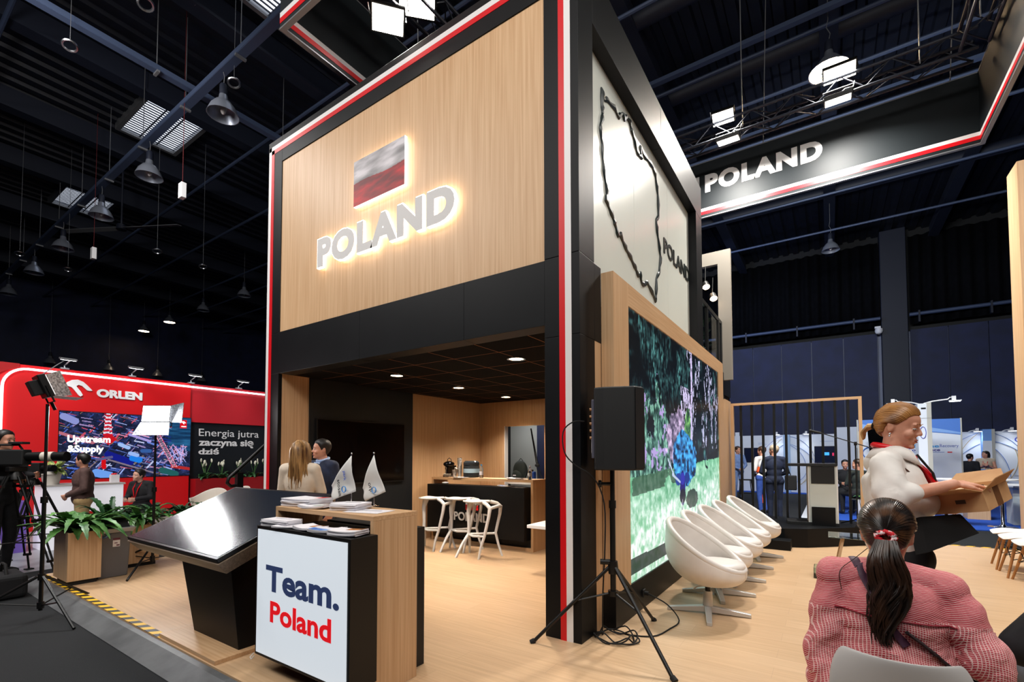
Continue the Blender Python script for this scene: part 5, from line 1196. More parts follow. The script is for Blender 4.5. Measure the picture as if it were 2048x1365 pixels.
b = MB(); b.cyl((.12, 0, .13), (.30, 0, .13), .055, .062, 18).cyl((.43, 0, .13), (.58, 0, .13), .058, .066, 18); b.build('lens_barrel', M['black_metal'], t); MB().cyl((.30, 0, .13), (.43, 0, .13), .060, .064, 18).build('pale_lens_ring', mat('lens_pale', 'cfc6ba', .5), t)
MB().tube([(-.22, 0, .22), (-.20, 0, .28), (.02, 0, .28), (.06, 0, .22)], .013, 8).build('top_handle', M['black_soft'], t); MB().box(-.06, .10, -.06, .06, .29, .32).build('viewfinder', M['black_soft'], t, smooth=0, bevel=.006)
t = thing('field_monitor', (-7.95, -1.60, 1.221), 'black field monitor and recorder on the second tripod', 'monitor', None, dir_z(RIGHT)); MB().box(-.14, .14, -.06, .06, .0, .16).build('case', M['black_soft'], t, smooth=0, bevel=.01); MB().cyl((.14, 0, .08), (.30, 0, .08), .045, .05, 16).build('lens', M['black_metal'], t); MB().box(-.02, .02, -.064, -.06, .12, .135).build('tally_lamp', mat('tally_red', 'ff4030', .4, emit='ff3020', es=3), t, smooth=0)
t = thing('equipment_bag', (-6.0, -2.15, -.08), 'black equipment bag with a red tag on the carpet behind the light stand', 'bag'); MB().box(-.25, .25, -.14, .14, 0, .26).build('body', mat('bag_black', '0e0f13', .85), t, smooth=0, bevel=.05, bseg=3); MB().tube([(-.15, -.02, .25), (-.08, -.02, .36), (.08, -.02, .36), (.15, -.02, .25)], .014, 8).build('strap', M['rubber'], t); MB().box(.04, .10, -.150, -.145, .15, .18).build('red_tag', M['red'], t, smooth=0)
# ------------------------------------------------------------------ conference stands at the back
bw = mat('booth_white', 'dfe5ee', .5); bwb = mat('booth_blue_print', '4f7fd0', .5); stl = mat('system_frame', 'b8b6ac', .5)
o = MB().prism([(1.44, 9.45), (4.6, 10.15), (12, 11.2), (12, 19.8), (-2.4, 19.8), (-2.4, 18.8), (1.44, 18.8)], -.085, -.062).build('conference_floor', mottled('blue_carpet', '0b3f9a', '1450b4', 60, .95), smooth=0); structure(o)
o = MB().prism([(1.0, 9.2), (1.42, 9.28), (1.45, 19.5), (1.0, 19.5)], -.061, -.058).build('white_floor_band', mat('band_white', 'c6cbd2', .5), smooth=0); structure(o)
t = thing('conference_wall', (0, 19.5, -.08), 'white conference stand wall with blue and yellow arcs behind the slatted frame', 'booth wall')
MB().box(-2.4, .02, 0, .08, 0, 2.42).build('panel', bw, t, smooth=0); MB().box(.25, 2.2, 0, .08, 0, 2.42).build('panel', bw, t, smooth=0); MB().box(.02, .25, -.25, .08, 0, 2.42).build('corner_column', mat('column_blue', 'a8c8ea', .5), t, smooth=0)
MB().box(-1.85, -1.68, -.03, .0, 0, 2.58).build('edge_post', bw, t, smooth=0); MB().box(1.85, 2.9, -.4, -.3, 0, 2.66).build('tall_panel', bw, t, smooth=0)
def arcs(t, cx, y, segs):
    for (m_, pts) in segs:
        P = []; n = 24; (x0, z0), (x1, z1), (x2, z2) = pts
        for i in range(n + 1):
            f = i / n; P.append((cx + (1 - f) ** 2 * x0 + 2 * f * (1 - f) * x1 + f * f * x2, y, (1 - f) ** 2 * z0 + 2 * f * (1 - f) * z1 + f * f * z2))
        MB().tube(P, .016, 6, flat=.4).build('printed_arc', m_, t, smooth=180)
ab = mat('arc_blue', '2f74c8', .5); ay = mat('arc_ochre', 'b99a52', .5); av = mat('arc_violet', '3a48b8', .5)
arcs(t, .25, -.006, ((ab, ((0, 2.35), (.7, 2.2), (.95, 1.2))), (ay, ((.78, 1.75), (.95, 1.0), (.35, .35))), (ab, ((.0, 2.02), (.75, 1.8), (.95, .95))), (ay, ((.95, 1.4), (1.0, .8), (.25, .3))), (ab, ((.0, 1.98), (.5, 1.7), (.55, 1.1))), (ab, ((.6, 1.0), (.5, .6), (.2, .45)))))
arcs(t, .02, -.006, ((av, ((-.05, 2.38), (-.4, 2.25), (-.75, 1.8))), (ay, ((-.08, 2.25), (-.4, 2.0), (-.55, 1.5))), (ab, ((-.02, 2.0), (-.4, 1.75), (-.7, 1.35)))))
b = MB(); b.box(-.95, -.62, -.004, 0, 2.03, 2.05).box(-.95, -.70, -.004, 0, 2.08, 2.10).box(1.30, 1.75, -.004, 0, 2.12, 2.14); b.build('small_print', mat('faint_print', 'a9bbd8', .5), t, smooth=0)
def booth_tv(name, loc, w, h, label, mm):
    t = thing('booth_television', loc, label, 'television', None); MB().box(0, w, -.06, 0, 0, h).build('case', M['black_metal'], t, smooth=0); MB().box(.015, w - .015, -.064, -.06, .015, h - .015).build('screen', mm, t, smooth=0); return t
dk = mat('tv_navy', '060a18', .2, emit='0a1430', es=.5)
booth_tv('a', (-1.5, 19.5, 1.19), .72, .62, 'dark television on the white wall behind the man in the blue suit', dk)
tv = booth_tv('b', (1.10, 19.5, 1.18), 1.18, .67, 'wall television with a small blue and red picture above the lectern', dk)
MB().box(.28, .50, -.067, -.064, .30, .42).build('blue_figure', mat('tv_blue', '40a0e0', .4, emit='3aa0f0', es=1), tv, smooth=0); MB().box(.60, .66, -.067, -.064, .28, .40).box(.80, .90, -.067, -.064, .30, .36).build('red_figure', mat('tv_red', 'c02050', .4, emit='c02050', es=.8), tv, smooth=0)
def conf_lamp(loc, dx, L, label, power=22, drop=True):
    t = thing('arm_spotlight', loc, label, 'arm spotlight', 'white arm spotlights on the conference stands')
    MB().tube([(0, 0, 0), (dx * .35 * L, -.05, .10 * L), (dx * L, -.15, .16 * L)], .016, 8).build('arm', M['white'], t)
    e = Vector((dx * L, -.15, .16 * L)); MB().tube([e, e + Vector((dx * .03, 0, .04)), e + Vector((dx * .10, 0, .04))], .012, 6).box(e.x + dx * .10 - .035, e.x + dx * .10 + .035, -.185, -.115, e.z - .03, e.z + .07).build('bracket', M['white'], t, smooth=0)
    MB().box(e.x + dx * .12 - .11, e.x + dx * .12 + .11, -.22, -.08, e.z - .055, e.z - .03).build('lamp_head', M['white'], t, smooth=0, bevel=.01); MB().box(e.x + dx * .12 - .09, e.x + dx * .12 + .09, -.21, -.09, e.z - .060, e.z - .055).build('lens', M['glow_cool'], t, smooth=0)
    l = bpy.data.lights.new('arm_spotlight', 'SPOT'); l.energy = power; l.spot_size = 2.4; l.spot_blend = 1; l.shadow_soft_size = .1; l.color = (.9, .95, 1)
    lo = bpy.data.objects.new('arm_spotlight_light', l); COL.objects.link(lo); lo.location = Vector(loc) + e + Vector((dx * .12, 0, -.08)); lo.rotation_euler = (-.25, 0, 0)
    return t
for x, lb in ((-.35, 'small lamp on top of the conference wall behind the third slat'), (.70, 'small cross-shaped lamp on top of the conference wall behind the slats')): conf_lamp((x, 19.4, 2.34), .3, .35, lb, 34)
# right-hand booth with the tall column
t = thing('conference_wall', (0, 19.5, -.08), 'white conference wall with blue arcs at the right picture edge', 'booth wall')
MB().box(4.6, 9.5, 0, .08, 0, 2.38).build('panel', bw, t, smooth=0); MB().box(6.02, 6.24, -.30, 0, 0, 2.45).build('column', mat('column_print', '6f9fe0', .5), t, smooth=0); MB().box(6.24, 6.32, -.32, 0, 0, 2.45).build('column_edge', stl, t, smooth=0); MB().box(6.015, 6.24, -.306, -.30, 1.0, 2.05).build('column_pale_print', bw, t, smooth=0)
arcs(t, 6.24, -.006, ((ab, ((0, 2.34), (.75, 2.15), (.95, 1.2))), (ay, ((.62, 1.75), (.85, 1.1), (.25, .45))), (ay, ((.9, 1.45), (1.0, .9), (.55, .35))), (ab, ((.0, 2.06), (.7, 1.9), (.9, 1.35))), (ab, ((.05, 1.85), (.45, 1.5), (.5, .8)))))
arcs(t, 6.02, -.006, ((ab, ((-.05, 2.34), (-.3, 2.25), (-.7, 1.95))), (ay, ((-.08, 2.3), (-.4, 2.0), (-.6, 1.5))), (ab, ((-.02, 1.95), (-.4, 1.75), (-.75, 1.25)))))
MB().tube([(6.96 + .09 * math.cos(a * PI / 12), -.01, 2.09 + .075 * math.sin(a * PI / 12)) for a in range(24)], .014, 6, closed=True).build('ring_logo', av, t)
booth_tv('c', (6.92, 19.5, 1.2), 1.0, .63, 'dark television cut by the right edge on the white conference wall', dk)
for x, lb in ((5.70, 'small lamp above the conference wall near the blue panel'), (6.55, 'small lamp above the wall right of the blue column')): conf_lamp((x, 19.4, 2.30), .5, .3, lb, 40)
# angled panel with the conference lettering, and the blue-topped panel left of it
def banner_panel(x0, x1, y, z1, label, left=False):
    t = thing('exhibition_partition', (x0, y, -.08), label, 'display panel'); w = x1 - x0; H = z1 + .08
    MB().box(0, w, 0, .05, 0, H).build('board', bw, t, smooth=0); MB().box(w, w + .03, -.01, .06, 0, H + .01).box(-.03, 0, -.01, .06, 0, H + .01).build('edge_profile', stl, t, smooth=0)
    P = [(0, H), (w, H), (w, H - .42)] + [(w - w * i / 10, H - .42 + .12 * math.sin(i / 10 * PI * .6)) for i in range(1, 11)]
    MB().prism(P, 0, .004, FRONT(0, -.0005, 0)).build('blue_wave', bwb, t, smooth=0)
    P = [(0, H - .02)] + [(w * i / 10, H - .10 - .26 * (i / 10) ** 1.6) for i in range(11)] + [(w, H - .40)] + [(w - w * i / 10, H - .40 + .12 * math.sin(i / 10 * PI * .6)) for i in range(1, 11)]
    MB().prism(P, .004, .006, FRONT(0, -.0005, 0)).build('pale_wave', mat('wave_pale', '86b0ea', .5), t, smooth=0)
    return t
t = banner_panel(2.95, 4.41, 13, 2.42, 'white panel with a blue wave and Ukraine Recovery Conference lettering')
text('lettering', 'Ukraine', mat('letter_cyan', '3f9ad8', .5), FRONT(.40, -.003, 1.755), .64, .085, .003, .02, t); text('lettering', 'Recovery', mat('letter_blue', '5a6cb8', .5), FRONT(1.055, -.003, 1.735), .36, .105, .003, .0, t); text('lettering', 'Conference', mat('letter_violet', '4a3f90', .5), FRONT(.40, -.003, 1.66), .66, .075, .003, .02, t)
MB().box(.42, 1.14, -.003, 0, 1.625, 1.64).build('small_print', mat('faint_print2', '8a9cc8', .5), t, smooth=0); MB().box(1.2, 1.29, -.003, 0, 1.62, 1.645).build('small_flag', M['red'], t, smooth=0)
t = banner_panel(2.30, 2.90, 13, 2.46, 'blue-topped white panel behind the standing woman')
MB().tube([(.25 + .16 * math.cos(a * PI / 12), -.008, 1.62 + .16 * math.sin(a * PI / 12)) for a in range(24)], .014, 6, closed=True).build('ring_logo', ab, t)
t = thing('stand_monitor', (2.50, 12.6, -.08), 'tilted black monitor on a stand behind the standing woman', 'monitor'); MB().box(.0, .62, -.03, .02, 1.62, 2.28, Euler((0, -.06, 0)).to_matrix()).build('screen', M['black_gloss'], t, smooth=0); MB().cyl((.3, 0, 0), (.3, 0, 1.65), .03, n=10).build('pole', M['grey_metal'], t); MB().box(.05, .55, -.2, .2, 0, .03).build('foot', M['black_soft'], t, smooth=0)
# free-standing pylon with two arm lamps
t = thing('information_pylon', (3.41, 11.5, -.08), 'white information pylon with two lamp arms behind the standing woman', 'pylon')
MB().box(0, .165, 0, .55, 0, 2.80).build('body', bw, t, smooth=0); MB().box(.165, .25, 0, .55, 0, 2.82).build('edge', stl, t, smooth=0)
MB().box(-.001, .25, -.003, .0, 2.44, 2.448).build('joint', M['grey_metal'], t, smooth=0)
MB().tube([(.085 + .055 * math.cos(a * PI / 10), -.004, 2.10 + .14 * math.sin(a * PI / 10)) for a in range(20)], .012, 6, closed=True, flat=.5).build('emblem', av, t); MB().box(.06, .15, -.003, 0, 2.66, 2.70).build('sign_print', M['black_soft'], t, smooth=0)
conf_lamp((3.55, 11.7, 2.73), 1, .42, 'right arm lamp on top of the white pylon', 30); conf_lamp((3.45, 11.7, 2.73), -1, .40, 'glinting left arm lamp on top of the white pylon', 30)
# counters, stools and small tables on the blue carpet
t = thing('conference_desk', (5.9, 14.5, -.062), 'white conference desk on the blue carpet at the right edge', 'desk'); MB().box(0, 1.6, 0, .5, 0, .95).build('body', bw, t, smooth=0); MB().box(-.1, 1.7, -.08, .55, .95, 1.0).build('top', M['white'], t, smooth=0)
t = thing('conference_desk', (4.95, 11.4, -.062), 'pale cabinet behind the chrome stool at the right edge', 'desk'); MB().box(0, 1.2, 0, .5, 0, .80).build('body', mat('cabinet_pale', 'c4ccc8', .5), t, smooth=0); MB().box(-.35, 1.3, -.15, .5, .86, .885).build('top', M['white'], t, smooth=0); MB().box(.1, .5, .0, .4, .80, .86).build('riser', M['white'], t, smooth=0)
def chrome_table(loc, label, top=True):
    t = thing('pedestal_table', loc, label, 'table', 'chrome pedestal tables on the blue carpet'); MB().lathe([(0, 0), (.24, 0), (.24, .012), (.06, .03), (.03, .07), (.03, .55)], 28, cap=False).cyl((0, 0, .55), (0, 0, 1.0), .022, n=14).build('pedestal', M['chrome'], t); MB().lathe([(0, 0), (.32, 0), (.32, .025), (0, .025)], 28, (0, 0, 1.0)).build('top', M['white'], t); return t
C1 = chrome_table((4.64, 10.75, -.062), 'chrome pedestal table on blue carpet in front of the pale cabinet'); copy_tree(C1, None, 'chrome pedestal table on blue carpet behind the cardboard box', (3.85, 10.55, -.062))
tag(MB().box(4.35, 4.75, 12.2, 12.7, -.062, .50).build('wooden_box', M['oak'], smooth=0), 'small wooden box on the blue carpet behind the cardboard carton', 'box')
t = thing('black_stool', (-.80, 14.6, -.08), 'black bar stool between the suited men behind the slats', 'bar stool'); MB().box(-.2, .2, -.16, .16, .70, .74).build('seat', M['black_soft'], t, smooth=0, bevel=.01)
for sx in (-1, 1):
    for sy in (-1, 1): MB().cyl((sx * .15, sy * .12, .70), (sx * .22, sy * .18, 0), .014, n=8).build('leg', M['black_metal'], t)
MB().box(-.2, .2, -.17, -.15, .25, .28).build('rung', M['black_metal'], t, smooth=0)
tag(MB().prism([(-.12, 0), (.12, 0), (.05, .75), (-.05, .75)], 0, .24, FRONT(-.15, 14.3, -.08)).build('orange_cone', mat('orange', 'ff5a1e', .5), smooth=0), 'orange cone-like object behind the man in the white top', 'cone')
fern((2.25, 10.3, .45), 'small potted plant behind the slat frame near the standing woman', 14, .25, .25, 44, M['leaf'], .03)
tag(MB().lathe([(0, 0), (.10, 0), (.12, .5), (0, .5)], 16, (2.25, 10.3, -.062)).build('plant_pot', M['white']), 'tall white pot of the small plant behind the slat frame', 'pot')
# ------------------------------------------------------------------ people
def face_rot(fx, fy, pitch=0.0, roll=0.0):
    """local frame whose -y looks along (fx, fy)"""
    return (Matrix.Rotation(math.atan2(fy, fx) + PI / 2, 3, 'Z') @ Matrix.Rotation(pitch, 3, 'X') @ Matrix.Rotation(roll, 3, 'Y'))
HZ = (-.118, -.108, -.090, -.068, -.046, -.020, .005, .026, .050, .075, .096, .112, .121)
HF = (-.050, -.078, -.084, -.087, -.0855, -.086, -.081, -.089, -.087, -.074, -.053, -.024, .010)
HB = (-.020, .000, .030, .060, .078, .094, .104, .109, .110, .103, .086, .058, .012)
HW = (.018, .034, .046, .055, .0615, .067, .0705, .073, .074, .070, .058, .037, .002)
def head_pt(z, ph, g=0.0):
    """skull and face surface: height z, angle ph from the face; g = growth outwards"""
    f, bk, w = (float(np.interp(z, HZ, T_)) for T_ in (HF, HB, HW)); c, s_ = math.cos(ph), math.sin(ph); ym = .012
    x = w * (abs(s_) ** .92) * (1 if s_ >= 0 else -1); y = ym - (ym - f) * c if c > 0 else ym - (bk - ym) * c
    v = Vector((x, y, z)); o = Vector((x, y - .012, max(-.02, z - .03)))
    return v + (o.normalized() * g if o.length > 1e-6 else Vector((0, 0, g)))
def hairline(ph, kind=0):
    """height of the hairline: forehead, temple, sideburn, over the ear, nape"""
    a = abs((ph + PI) % (2 * PI) - PI)
    return float(np.interp(a, (0, .5, .85, 1.15, 1.35, 1.55, 1.80, 2.1, PI), (.078, .076, .066, .030, -.018, .016, .006, -.050, -.075) if not kind else (.076, .074, .062, .035, .012, .022, .012, -.040, -.070)))
def head_shape(b, c, R, s=1.0, k=1.0, lids=.0):
    c = Vector(c); q = lambda x, y, z: c + R @ (Vector((x * k, y, z)) * s); E_ = lambda p, r: b.ell(q(*p), tuple(a * s * (k if i == 0 else 1) for i, a in enumerate(r)), R, 16, 10)
    rows = []
    for z in np.linspace(HZ[0], HZ[-1], 30): rows.append([b.v(q(*head_pt(z, 2 * PI * i / 32))) for i in range(32)])
    for A, B in zip(rows, rows[1:]):
        for i in range(32): b.f([A[i], A[(i + 1) % 32], B[(i + 1) % 32], B[i]])
    b.f(rows[0][::-1]); b.f(rows[-1])
    for x in (-1, 1):
        E_((x * .036, -.062, -.032), (.026, .022, .024)); E_((x * .030, -.080, .023), (.022, .0085, .0065)); E_((x * .074, .016, -.010), (.0075, .017, .029)); E_((x * .078, .022, .004), (.007, .012, .015)); E_((x * .0315, -.0725, .0065), (.0150, .0105, .0075 + .004 * lids))
        E_((x * .0315, -.0725, -.009), (.0145, .0080, .005))
    b.cone(q(0, -.084, .012), q(0, -.1035, -.026), .0065 * s, .0098 * s, 10); E_((.0095, -.094, -.031), (.0072, .009, .006)); E_((-.0095, -.094, -.031), (.0072, .009, .006)); E_((0, -.0875, -.066), (.022, .0065, .016)); E_((0, -.080, -.100), (.019, .013, .013))
def face_bits(t, c, R, s=1.0, brow=None, mouth=True, lids=.0):
    c = Vector(c); q = lambda x, y, z: c + R @ (Vector((x, y, z)) * s)
    for x in (-1, 1):
        e = MB().ell(q(x * .0315, -.0755, -.001), (.0120 * s, .0095 * s, .0072 * s), R, 12, 8).build('eye', M['eye'], t); MB().ell(q(x * .0310, -.0838, -.0015), (.0050 * s, .0022 * s, .0050 * s), R, 10, 6).build('iris', M['iris'], e)
        MB().tube([q(x * .012, -.0915, .0235), q(x * .028, -.0915, .0300), (q(x * .046, -.077, .0255))], [.0022 * s, .0032 * s, .0018 * s], 6, flat=.6).build('eyebrow', brow or M['iris'], t)
        zl = .0035 - .008 * lids
        MB().tube([q(x * .018, -.0825, zl - .001), q(x * .031, -.0868, zl + .0025), q(x * .045, -.077, zl - .001)], [.0012 * s, .0018 * s, .0014 * s], 6).build('eyelid', M['iris'], t)
    if mouth: MB().tube([q(-.021, -.0885, -.0635), q(-.008, -.0945, -.0600), q(0, -.0938, -.0612), q(.008, -.0945, -.0600), q(.021, -.0885, -.0635)], [.0012 * s, .0030 * s, .0030 * s, .0030 * s, .0012 * s], 8).tube([q(-.018, -.0890, -.0665), q(0, -.0950, -.0705), q(.018, -.0890, -.0665)], [.0012 * s, .0042 * s, .0012 * s], 8).build('lips', M['lip'], t)
def hair_cap(b, c, R, s=1.0, grow=.006, kind=0, seed=0):
    """hair mass from the hairline up to the crown"""
    c = Vector(c); n = 48; rows = []
    for j in range(15):
        f = j / 14; row = []
        for i in range(n):
            ph = 2 * PI * i / n; z0 = hairline(ph, kind); z = z0 + (.1205 - z0) * math.sin(f * PI / 2)
            g = grow * min(1, f * 3.2) ** .7 + .0012
            p = head_pt(z, ph, g); p += Vector((0, 0, .003 * math.sin(i * 2.7 + j * 1.9) * min(1, f * 2))) * (grow > .004)
            row.append(c + R @ (p * s))
        rows.append(row + [row[0]])
    b.grid(rows)
def strands(b, c, R, tie, s=1.0, n=90, seed=1, r=.006, grow=.010, kind=1):
    """hair combed back over the skull from the hairline to one point"""
    random.seed(seed); c = Vector(c); off = Vector((0, .012, .028)); rad = Vector((.076, .098, .094)); T_ = Vector(tie).normalized()
    for i in range(n):
        ph = 2 * PI * (i + random.uniform(-.3, .3)) / n; p0 = head_pt(hairline(ph, kind) + random.uniform(0, .006), ph, .001) - off
        d = Vector((p0.x / rad.x, p0.y / rad.y, p0.z / rad.z)); m0 = d.length; d.normalize(); P = []
        for j in range(11):
            f = j / 10; v = d.lerp(T_, f); v += Vector((0, 0, .55)) * math.sin(PI * f) * max(0, -d.y * .6 + .15) * (1 if d.z > -.2 else 0); v.normalize()
            m = m0 * (1 - f) + f * 1.0 if f < .0 else m0 + (1 - m0) * min(1, f * 2.5); gr = grow * min(1, f * 4)
            q = Vector((v.x * (rad.x + gr), v.y * (rad.y + gr), v.z * (rad.z + gr))) * m * (1 + .010 * math.sin(i * 2.3 + f * 4)); P.append(c + R @ ((q + off) * s))
        b.tube(P, [r * s * (.35 + .75 * math.sin(PI * min(10, f + 1.5) / 11)) for f in range(11)], 5)
def hand_shape(b, w, d, pn, L=.18, side=1, curl=.3, spread=.25):
    """w wrist, d pointing along the fingers, pn palm normal"""
    w = Vector(w); d = Vector(d).normalized(); pn = Vector(pn); pn = (pn - d * pn.dot(d)).normalized(); u = d.cross(pn) * side; pl = L * .50
    for f in (-.75, -.25, .25, .75): b.cone(w + u * f * .018, w + d * pl + u * f * .040, .013, .011, 8)
    for k, (f, l) in enumerate(((-1, .78), (-.33, .95), (.33, 1.0), (1, .90))):
        a = w + d * pl + u * f * .034; dd = (d + u * f * spread * .5).normalized(); P = [a]; ang = 0
        for sgm in (.42, .32, .26):
            ang += curl; P.append(P[-1] + (dd * math.cos(ang) + pn * math.sin(ang)) * L * .48 * l * sgm)
        b.tube(P, [.0095, .0088, .0080, .0066], 8); b.ell(P[-1], .0066, None, 8, 6)
    a = w + d * .02 + u * .024; P = [a, a + d * .035 + u * .024 + pn * .008, a + d * .062 + u * .032 + pn * .018, a + d * .085 + u * .032 + pn * .028]; b.tube(P, [.014, .012, .010, .008], 8); b.ell(P[-1], .008, None, 8, 6)

def limbs(b, J, g, parts, w=1.0):
    """limb and trunk volumes; g = growth for clothing"""
    R = J['R']; V_ = lambda k: Vector(J[k])
    if 'trunk' in parts:
        p, ch, n = V_('pelvis'), V_('chest'), V_('neck'); mid = p.lerp(ch, .5)
        b.ell(p, ((.165 + g) * w, (.115 + g) * w, .13 + g), R, 20, 12); b.ell(mid, ((.140 + g) * w, (.105 + g) * w, .17 + g), R, 20, 12); b.ell(ch, ((.165 + g) * w, (.112 + g) * w, .19 + g), R, 20, 12)
        if J.get('bust'):
            for x in (-1, 1): b.ell(ch + R @ Vector((x * .075, -.085 * w, -.045)), (.075 * w + g, .062 * w + g, .075 + g), R, 14, 10)
        for s in 'LR': b.cone(n + Vector((0, 0, -.05)), V_('sh' + s), .055 + g, .052 + g)
        b.cone(ch, n + Vector((0, 0, -.05)), .09 + g, .055 + g)
    if 'neck' in parts: b.cone(V_('neck') + Vector((0, 0, -.06)), V_('head') + R @ Vector((0, .02, -.05)), .056 + g, .050 + g)
    for s in 'LR':
        if 'up' + s in parts or 'arms' in parts: b.cone(V_('sh' + s), V_('el' + s), .050 * J.get('aw', 1) + g, .040 * J.get('aw', 1) + g)
        if 'fo' + s in parts or 'arms' in parts: b.cone(V_('el' + s), V_('wr' + s), .039 * J.get('aw', 1) + g, .026 + g * .7)
        if 'half' in parts: b.cone(V_('sh' + s), V_('sh' + s).lerp(V_('el' + s), .9), .054 * J.get('aw', 1) + g, .048 * J.get('aw', 1) + g)
        if 'legs' in parts:
            b.cone(V_('hp' + s), V_('kn' + s), .085 * w + g, .056 + g); b.cone(V_('kn' + s), V_('an' + s), .055 + g, .038 + g * .8)
            b.ell(V_('hp' + s), (.10 * w + g, .10 * w + g, .10 + g), None, 14, 10)
def shoes(t, J, m, R=None):
    for s in 'LR':
        a = Vector(J['an' + s]); R_ = R or J['R']; b = MB()
        b.ell(a + R_ @ Vector((0, -.05, -.045)), (.042, .125, .038), R_, 14, 8).ell(a + R_ @ Vector((0, .02, -.02)), (.038, .05, .05), R_, 12, 8); b.build('shoe', m, t)
def stand_joints(base, fx, fy, h=1.75, R=None, pose=None):
    """upright default pose, scaled to body height h; pose overrides joints given in the body's own frame"""
    R = face_rot(fx, fy); k = h / 1.75; B0 = Vector(base)
    D0 = dict(pelvis=(0, 0, .96), chest=(0, 0, 1.28), neck=(0, .01, 1.49), head=(0, -.02, 1.625), shL=(.185, .01, 1.42), shR=(-.185, .01, 1.42), elL=(.235, .03, 1.13), elR=(-.235, .03, 1.13), wrL=(.235, -.07, .88), wrR=(-.235, -.07, .88),
              hpL=(.09, 0, .92), hpR=(-.09, 0, .92), knL=(.10, -.02, .50), knR=(-.10, -.02, .50), anL=(.10, .02, .085), anR=(-.10, .02, .085))
    if pose: D0.update(pose)
    J = {a: B0 + R @ (Vector(v) * k) for a, v in D0.items()}; J['R'] = R; J['k'] = k; return J
def person(label, base, J, top, legm, shoe, hair, skin=None, headR=None, vox=.011, top_parts=('trunk', 'up', 'fo'), group=None, hairstyle='short', w=1.0, collar=None, face=True, handcurl=.5, extra=None, hs=1.0, lids=0.0):
    """one continuous body; clothes, hair and eyes are its parts"""
    t = thing('person', base, label, 'person', group); B0 = Vector(base)
    J = {k: (Vector(v) - B0 if isinstance(v, Vector) else v) for k, v in J.items()}; HR = headR or J['R']; skin = skin or M['skin']
    b = MB(); limbs(b, J, 0, ('trunk', 'neck', 'arms', 'legs'), w * .94); head_shape(b, J['head'], HR, J.get('k', 1) * hs, lids=lids)
    for s in 'LR':
        d = (Vector(J['wr' + s]) - Vector(J['el' + s])).normalized(); pn = J['R'] @ Vector((1 if s == 'R' else -1, .2, 0))
        pn = Vector(J.get('palm' + s, pn)); d = Vector(J.get('hd' + s, d))
        hand_shape(b, J['wr' + s], d, pn, .18 * J.get('k', 1), 1 if s == 'L' else -1, handcurl, .3)
    for s in 'LR':
        a = Vector(J['an' + s]); b.ell(a + J['R'] @ Vector((0, -.05, -.045)), (.034, .11, .03), J['R'], 12, 8)
    b.build('body', skin, t, remesh=vox, sm=2)
    b = MB(); P = list(top_parts); PP = []
    for p in P: PP += [p + 'L', p + 'R'] if p in ('up', 'fo') else [p]
    limbs(b, J, .016, PP, w); b.build('top_garment', top, t, remesh=max(.011, vox), sm=3)
    b = MB(); limbs(b, J, .014, ('legs',), w); b.ell(Vector(J['pelvis']) + Vector((0, 0, -.02)), (.172 * w, .122 * w, .12), J['R'], 18, 10); b.build('trousers', legm, t, remesh=max(.012, vox), sm=2)
    shoes(t, J, shoe)
    hb = MB()
    if hairstyle != 'bald':
        hair_cap(hb, J['head'], HR, J.get('k', 1) * hs, .011 if hairstyle != 'cap' else .004, 0 if hairstyle == 'short' else 1)
        if hairstyle in ('bob', 'long'):
            q = lambda x, y, z: Vector(J['head']) + HR @ (Vector((x, y, z)) * J.get('k', 1)); L = -.10 if hairstyle == 'bob' else -.30
            for i in range(44):
                a = PI * (.02 + .96 * i / 43); x, y = math.cos(a), math.sin(a); ww = .02 * math.sin(i * 1.9)
                hb.tube([q(.082 * x, .012 + .100 * y, .05), q(.088 * x, .016 + .106 * y, -.03), q(.085 * x * 1.02, .03 + .09 * y, L * .55 + ww), q(.075 * x, .045 + .075 * y, L + ww)], [.012, .013, .012, .005], 6)
        hb.build('hair', hair, t, smooth=60, solid=.006 if hairstyle == 'short' else .003)
    if face: face_bits(t, J['head'], HR, J.get('k', 1) * hs, hair, True, lids)
    if extra: extra(t, J, HR)
    return t
cloth = lambda n, a, c, s=14: mottled(n, a, c, s, .85, bump=.25)
black_cloth = cloth('black_cloth', '0b0b0e', '15151a'); navy_cloth = cloth('navy_suit', '10192e', '172340'); blue_suit = cloth('pale_blue_suit', '6d86b8', '8098c6'); white_cloth = cloth('white_linen', 'd9d3cd', 'e6e1db', 8); jeans = cloth('blue_jeans', '2d4a9a', '3b5cb0')
brown_hair = mottled('brown_hair', '1d120c', '4a2f1c', 30, .45); dark_hair = mat('dark_hair', '100c0b', .5); grey_hair = mottled('grey_hair', 'a08c74', 'c8b89e', 40, .6); blond_hair = mottled('blond_hair', '6e4524', 'c79a5e', 22, .4, (1, 1, .25))

# ---- the standing woman with the cardboard box
WB = Vector((1.95, 0.02, 0)); WF = (.978, .213); WR = face_rot(*WF)
J = stand_joints(WB, WF[0], WF[1], 1.74)
rt = Vector((WF[1], -WF[0], 0)); fw = Vector((WF[0], WF[1], 0))
J.update(pelvis=Vector((1.93, .01, 1.00)), chest=Vector((1.93, .0, 1.27)), neck=Vector((1.918, -.005, 1.495)), head=Vector((1.958, -.004, 1.632)),
         shR=Vector((1.885, -.175, 1.425)), shL=Vector((1.865, .17, 1.425)), elR=Vector((1.895, -.30, 1.25)), wrR=Vector((2.145, -.19, 1.325)), elL=Vector((1.98, .25, 1.17)), wrL=Vector((2.20, .15, 1.17)), bust=True, aw=1.12)
J['hdR'] = (.155, .13, .005); J['palmR'] = (.25, .45, -.85); J['hdL'] = (.25, -.02, .05); J['palmL'] = (0, 0, 1)
WH = WR @ Matrix.Rotation(.20, 3, 'X') @ Matrix.Rotation(.16, 3, 'Z')
WH = face_rot(.93, -.36, .24)
blond_strand = mottled('combed_blond', '6a3f1e', 'b07c44', 9, .38, (1, 1, 1))
